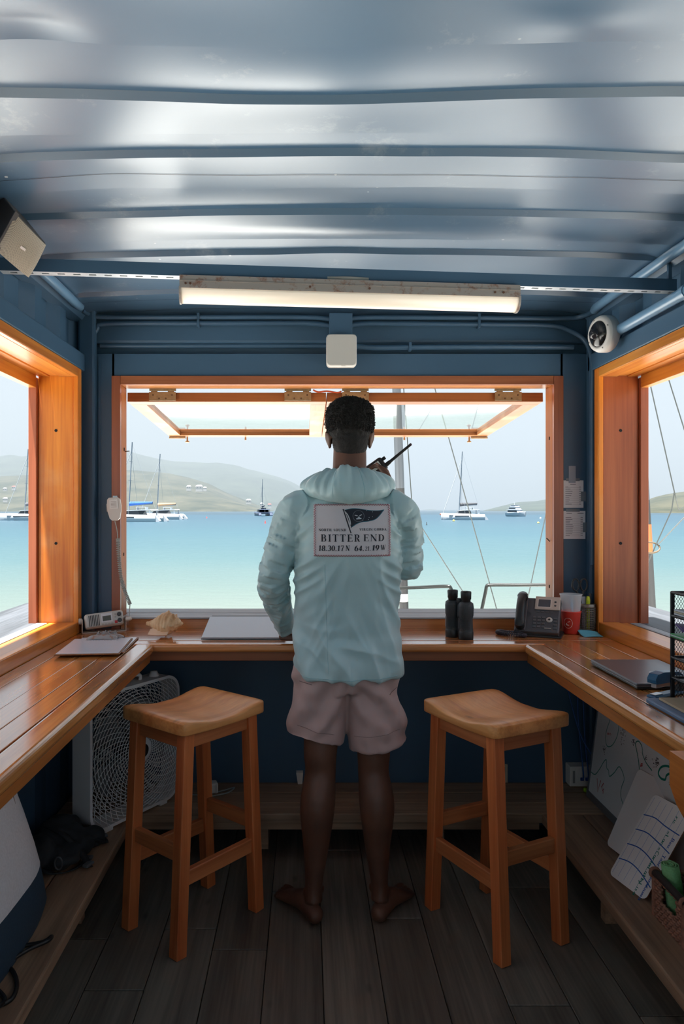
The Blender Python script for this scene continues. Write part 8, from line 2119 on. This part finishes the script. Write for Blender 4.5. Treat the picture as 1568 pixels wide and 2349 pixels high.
# ---- moored sailing catamarans
def make_cat(u, vw, length, heading, lab, hullc=(184, 190, 196), cover=(70, 74, 80), mast_h=19.5, trim=(44, 48, 54)):
    d = F * (EYE - SEA_Z) / (vw - CV); p = at(u, vw, d)
    t = thing('moored_catamaran', lab, 'catamaran', (p.x, p.y, SEA_Z), heading, group='moored catamarans')
    HW = plain('hull_%d_%d_%d' % hullc, hullc, 0.3); GL = plain('boat_glass', trim, 0.15); L_ = length; bm_ = L_ * 0.52
    for s in (-1, 1):
        rows = []
        for j in range(15):
            f = j / 14; x = -L_ / 2 + L_ * f                       # bow at +x
            wd = 0.85 * (1 - smoothstep(0.55, 1.0, f) * 0.93) ; top = 1.55 + 0.35 * f; cy = s * (bm_ / 2 - 0.9)
            rows.append([Vector((x + (0.5 if False else 0), cy + yy * wd, zz)) for yy, zz in ((-1.0, top), (-0.97, 0.7), (-0.75, -0.25), (0, -0.5), (0.75, -0.25), (0.97, 0.7), (1.0, top), (0.0, top + 0.06), (-1.0, top))])
        mb = MB().grid(rows); mb.add(rows[0][:-1], [tuple(range(8))]); mb.add(rows[-1][:-1], [tuple(range(8))[::-1]])
        h = mb.build('hull', HW, t, local=True)
        MB().box((-L_ * 0.12, s * (bm_ / 2 - 0.9) - 0.86, 1.0), (L_ * 0.22, s * (bm_ / 2 - 0.9) + 0.86, 1.22)).build('hull_window', GL, h, local=True)
        # stern steps
        MB().prism([(-L_ / 2 - 1.0, 0, 0.25), (-L_ / 2, 0, 1.5), (-L_ / 2 + 0.2, 0, 1.5), (-L_ / 2 + 0.2, 0, 0.0), (-L_ / 2 - 1.0, 0, 0.0)], (0, 1.3, 0), Matrix.Translation((0, s * (bm_ / 2 - 0.9) - 0.65, 0))).build('stern_step', HW, h, local=True)
    MB().box((-L_ * 0.42, -bm_ / 2 + 1.0, 0.9), (L_ * 0.22, bm_ / 2 - 1.0, 1.6)).build('bridge_deck', HW, t, local=True, bevel=0.1)
    MB().prism([(-L_ * 0.20, -bm_ * 0.34, 1.6), (L_ * 0.17, -bm_ * 0.34, 1.6), (L_ * 0.10, -bm_ * 0.34, 2.5), (-L_ * 0.16, -bm_ * 0.34, 2.75)], (0, bm_ * 0.68, 0)).build('saloon', GL, t, local=True)
    MB().prism([(-L_ * 0.40, -bm_ * 0.36, 2.80), (L_ * 0.10, -bm_ * 0.36, 2.62), (L_ * 0.12, -bm_ * 0.36, 2.72), (-L_ * 0.38, -bm_ * 0.36, 3.02)], (0, bm_ * 0.72, 0)).build('coach_roof', HW, t, local=True)
    for s in (-1, 1): MB().box((-L_ * 0.38, s * bm_ * 0.33 - 0.06, 1.5), (-L_ * 0.36, s * bm_ * 0.33 + 0.06, 2.85)).build('roof_post', HW, t, local=True)
    MB().box((-L_ * 0.26, -1.0, 3.5), (-L_ * 0.08, 1.0, 3.62)).build('bimini', HW, t, local=True)
    for x in (-L_ * 0.25, -L_ * 0.09): MB().box((x - 0.04, -0.9, 2.8), (x + 0.04, 0.9, 3.5)).build('bimini_post', HW, t, local=True)
    mx = L_ * 0.08; AL = plain('mast_grey', (112, 124, 134), 0.4, 0.2)
    MB().tube([(mx, 0, 2.5), (mx - 0.9, 0, mast_h)], [0.17, 0.13], 10).build('mast', AL, t, local=True)
    for k in (0.45, 0.72): z = 2.5 + (mast_h - 2.5) * k; MB().bar((mx - 0.9 * k, -1.1, z), (mx - 0.9 * k, 1.1, z), 0.08, 0.06).build('spreader', AL, t, local=True)
    MB().bar((mx - 0.2, 0, 4.0), (mx - L_ * 0.44, 0, 4.3), 0.22, 0.25).build('boom', AL, t, local=True)
    rows = []
    for j in range(8):
        f = j / 7; x = mx - 0.25 - (L_ * 0.42) * f; r = 0.55 * (1 - 0.55 * f); rows.append([Vector((x, r * 0.7 * math.cos(a), 4.35 + 0.3 * f + r * math.sin(a))) for a in np.linspace(0, 2 * math.pi, 9)])
    MB().grid(rows).build('sail_cover', plain('cover_%d_%d_%d' % cover, cover, 0.7), t, local=True)
    ST = plain('stay_grey', (150, 158, 164), 0.5)
    MB().tube([(mx - 0.8, 0, mast_h * 0.90), (L_ * 0.47, 0, 2.0)], 0.07, 5).build('forestay', plain('furled_sail', (176, 180, 184), 0.7), t, local=True)
    for s in (-1, 1): MB().tube([(mx - 0.75, 0, mast_h * 0.88), (mx - 1.2, s * bm_ * 0.45, 1.7)], 0.03, 4).build('shroud', ST, t, local=True)
    MB().tube([(mx - 0.9, 0, mast_h * 0.98), (-L_ * 0.45, 0, 1.7)], 0.025, 4).build('backstay', ST, t, local=True)
    MB().box((-L_ * 0.40, -bm_ / 2 + 0.4, 1.3), (L_ * 0.36, bm_ / 2 - 0.4, 1.34)).build('trampoline', plain('tramp_grey', (90, 94, 98), 0.8), t, local=True)
    return t
PI = math.pi
make_cat(66, 1193.5, 13.5, PI, 'white catamaran seen through the left side window')
make_cat(305, 1196.5, 14.0, PI - 0.15, 'white catamaran with bright blue sail cover in the front window', cover=(24, 84, 160))
make_cat(368, 1191.5, 13.0, PI - 0.1, 'white catamaran with tan sail cover behind the blue covered one', cover=(150, 122, 92))
make_cat(602, 1183.0, 13.5, PI / 2 + 0.25, 'dark navy hulled catamaran anchored alone before the hills', hullc=(52, 66, 88), mast_h=17.0)
make_cat(1060, 1192.5, 11.5, PI - 0.05, 'white catamaran with dark sail cover right of the man', cover=(58, 62, 68))

def make_yacht():
    d = F * (EYE - SEA_Z) / (1184.5 - CV); p = at(1185, 1184.5, d)
    t = thing('motor_yacht', 'small white motor yacht near the headland', 'yacht', (p.x, p.y, SEA_Z), math.radians(-62), group=None)
    HW = plain('hull_184_190_196', (184, 190, 196), 0.3); L_ = 10.0; rows = []
    for j in range(11):
        f = j / 10; x = -L_ / 2 + L_ * f; wd = 2.0 * (1 - smoothstep(0.5, 1.0, f) * 0.95); top = 1.4 + 0.5 * f
        rows.append([Vector((x, yy * wd, zz)) for yy, zz in ((-1.0, top), (-0.85, 0.2), (0, -0.4), (0.85, 0.2), (1.0, top), (0, top + 0.1), (-1.0, top))])
    mb = MB().grid(rows); mb.add(rows[0][:-1], [tuple(range(6))]); mb.build('hull', HW, t, local=True)
    for k, (x0, x1, w_, z0, z1) in enumerate(((-4.0, 2.2, 1.7, 1.5, 2.7), (-3.4, 1.2, 1.5, 2.9, 3.8), (-2.6, 0.4, 1.2, 4.0, 4.7))):
        MB().prism([(x0, -w_, z0), (x1, -w_, z0), (x1 - 0.9, -w_, z1), (x0 + 0.3, -w_, z1)], (0, 2 * w_, 0)).build('deckhouse', HW, t, local=True)
        MB().prism([(x0 + 0.3, -w_ - 0.02, z0 + 0.35), (x1 - 0.4, -w_ - 0.02, z0 + 0.35), (x1 - 0.8, -w_ - 0.02, z1 - 0.2), (x0 + 0.4, -w_ - 0.02, z1 - 0.2)], (0, 2 * w_ + 0.04, 0)).build('window_band', plain('boat_glass', (44, 48, 54), 0.15), t, local=True)
        MB().box((x0 - 0.3, -w_ - 0.15, z1), (x1 - 0.5, w_ + 0.15, z1 + 0.15)).build('roof', HW, t, local=True)
    MB().tube([(-1.4, 0, 4.8), (-1.6, 0, 6.2)], 0.06, 6).build('aerial', HW, t, local=True)
make_yacht()

def make_buoy(u, v, r, h, col, lab):
    d = F * (EYE - SEA_Z) / (v - CV); p = at(u, v, d)
    t = thing('buoy', lab, 'buoy', (p.x, p.y, SEA_Z), group='buoys in the bay')
    c = plain('buoy_%d_%d_%d' % col, col, 0.5)
    if h > r * 2.5:
        MB().lathe([(r, -0.2), (r, h * 0.25), (r * 0.8, h * 0.3), (r * 0.55, h * 0.85), (r * 0.4, h), (0, h)], 12).build('float', c, t, local=True); MB().lathe([(r * 1.3, -0.3), (r * 1.3, 0.12), (r, 0.16)], 12).build('collar', c, t, local=True)
    else:
        b_ = MB(); blob(b_, (0, 0, r * 0.45), r, n=14, m=10); b_.build('float', c, t, local=True); MB().lathe([(r * 0.12, r * 1.4), (r * 0.12, r * 1.7), (0, r * 1.72)], 8).build('eye', c, t, local=True)
make_buoy(608, 1200.5, 0.12, 0.58, (206, 44, 36), 'nearest red channel buoy below the dark catamaran')
make_buoy(474, 1188.5, 0.16, 0.5, (214, 52, 44), 'distant red buoy in the middle of the bay')
make_buoy(1040, 1195.8, 0.28, 0.3, (232, 206, 88), 'yellow mooring ball below the white catamaran on the right')
make_buoy(1234, 1200.5, 0.24, 0.3, (236, 214, 110), 'yellow mooring ball near the right window jamb')
make_buoy(1239, 1190.0, 0.30, 0.3, (236, 236, 232), 'white mooring ball near the right window jamb')
make_buoy(978, 1204.5, 0.10, 0.62, (44, 50, 52), 'dark post buoy right of the man')
make_buoy(1010, 1181.0, 0.5, 0.6, (220, 92, 60), 'far orange buoy beside the white catamaran')

# ---- beach catamarans drawn up in front of the hut
def beach_cat(org, rz, lab, mast_foot, mast_top, rails, wires, sticker, ring=None):
    t = thing('beach_catamaran', lab, 'sailing dinghy', org, rz, group='beach catamarans on the sand')
    HW = plain('dinghy_white', (226, 228, 228), 0.35); AL = plain('dinghy_alloy', (120, 124, 128), 0.35, 0.7); BKm = plain('mast_black', (58, 58, 58), 0.5); W_ = plain('wire_steel', (96, 100, 98), 0.4, 0.6)
    for s in (-1, 1):
        rows = []
        for j in range(13):
            f = j / 12; y = -2.4 + 4.8 * f; wd = 0.16 * math.sin(math.pi * min(1, 0.12 + f * 0.88)) ** 0.6; k = 0.10 * (2 * f - 1) ** 2
            rows.append([Vector((s * 1.05 + wd * math.cos(a), y, 0.28 + k + (0.24 if math.sin(a) > 0 else 0.28) * math.sin(a) * (0.5 + 0.5 * min(1, wd / 0.12)))) for a in np.linspace(0, 2 * math.pi, 13)])
        mb = MB().grid(rows); mb.build('hull', HW, t, local=True)
        MB().tube([(s * 1.05, -0.9, 0.45), (s * 1.05, -0.9, 0.60)], 0.03, 8).build('pylon', AL, t, local=True); MB().tube([(s * 1.05, 0.9, 0.45), (s * 1.05, 0.9, 0.60)], 0.03, 8).build('pylon', AL, t, local=True)
        MB().tube([(s * 1.05, -0.95, 0.60), (s * 1.05, 0.95, 0.60)], 0.03, 8).build('side_bar', AL, t, local=True)
    for y in (-0.92, 0.92): MB().tube([(-1.1, y, 0.60), (1.1, y, 0.60)], 0.035, 8).build('crossbeam', AL, t, local=True)
    MB().box((-1.02, -0.9, 0.585), (1.02, 0.9, 0.595)).build('trampoline', plain('tramp_black', (50, 52, 56), 0.8), t, local=True)
    f_, p_ = Vector(mast_foot), Vector(mast_top)
    MB().tube([f_, f_.lerp(p_, 0.30)], 0.046, 14).build('mast_lower', BKm, t); MB().tube([f_.lerp(p_, 0.30), p_], [0.046, 0.040], 14).build('mast_upper', AL, t)
    zb = sticker
    a_, b_ = f_.lerp(p_, zb[0]), f_.lerp(p_, zb[1]); MB().tube([a_, b_], 0.0475, 14, cap=False).build('mast_band', plain('band_%d' % zb[2][1], zb[2], 0.5), t)
    for r_ in rails: MB().tube(catmull([Vector(q) for q in r_], 6), 0.0165, 8).build('hiking_rail', plain('rail_steel', (46, 48, 46), 0.3, 0.5), t)
    for q in wires: MB().tube([Vector(a) for a in q], 0.0055, 5).build('stay', W_, t)
    if ring is not None:
        c = Vector(ring); MB().tube([c + Vector((0.085 * math.cos(a), 0.02 * math.sin(a), 0.045 * math.sin(a))) for a in np.linspace(0, 2 * math.pi, 21)[:-1]], 0.008, 6, closed=True).build('trapeze_ring', plain('ring_brown', (96, 80, 60), 0.5), t)
    return t
Y1 = 7.3
zs = beach_z(1.0, 7.3)
beach_cat((1.35, 7.9, zs), 0.08, 'beach catamaran with grey mast right behind the man outside', at(927, 1420, Y1), at(893, 420, Y1),
    [[at(880, 1350, 7.2), at(960, 1347.5, 7.05), at(1022, 1345, 6.9), at(1033, 1349, 6.88), at(1034, 1362, 6.88), at(1030, 1400, 6.88), at(1029, 1420, 6.88)],
     [at(1300, 1341.5, 6.9), at(1200, 1342, 7.0), at(1126, 1342, 7.1), at(1116, 1345, 7.1), at(1113, 1358, 7.1), at(1104, 1400, 7.1), at(1100, 1420, 7.1)]],
    [(at(935, 1160, 7.2), at(1100, 1418, 6.9)), (at(893, 520, Y1), at(1145, 1420, 7.1)), (at(1262, 1130, 7.4), at(1203, 1405, 7.1)), (at(912, 700, 7.3), at(946, 1180, 7.4))],
    (0.040, 0.058, (206, 206, 200)))
Y2 = 6.6
beach_cat((3.95, 7.4, beach_z(3.4, 7.0)), -0.2, 'beach catamaran with orange mast sticker outside the right window', at(1493, 1425, Y2), at(1440, 500, Y2), [],
    [(at(1468, 780, 6.4), at(1546, 1128, 6.2)), (at(1505, 780, 6.4), at(1620, 1150, 6.2)), (at(1546, 1128, 6.2), at(1540, 1170, 6.2), at(1470, 1325, 6.2)), (at(1546, 1128, 6.2), at(1556, 1170, 6.2), at(1590, 1150, 6.2)), (at(1575, 1180, 6.2), at(1508, 1250, 6.2))],
    (0.17, 0.24, (226, 110, 60)), at(1490, 1256, 6.2))

# ---- haze over the bay: sunlit sea air between the moorings and the hills
def make_haze():
    o = MB().box((-5200, 360, SEA_Z - 4), (5200, 7000, 430)).build('haze', None)
    m = bpy.data.materials.new('sea_haze'); m.use_nodes = True; nt = m.node_tree; nt.nodes.clear()
    out_ = nt.nodes.new('ShaderNodeOutputMaterial'); sc = nt.nodes.new('ShaderNodeVolumeScatter'); ab = nt.nodes.new('ShaderNodeVolumeAbsorption'); ad = nt.nodes.new('ShaderNodeAddShader')
    HAZE, alb = 8.0e-4, (0.40, 0.44, 0.475, 1)                    # part scattering, part absorbing
    sc.inputs['Color'].default_value = alb; sc.inputs['Density'].default_value = HAZE
    ab.inputs['Color'].default_value = alb; ab.inputs['Density'].default_value = HAZE
    nt.links.new(sc.outputs[0], ad.inputs[0]); nt.links.new(ab.outputs[0], ad.inputs[1]); nt.links.new(ad.outputs[0], out_.inputs['Volume'])
    o.data.materials.append(m); tag(o, 'pale sea haze veiling the distant hills', 'haze', kind='stuff')
make_haze()
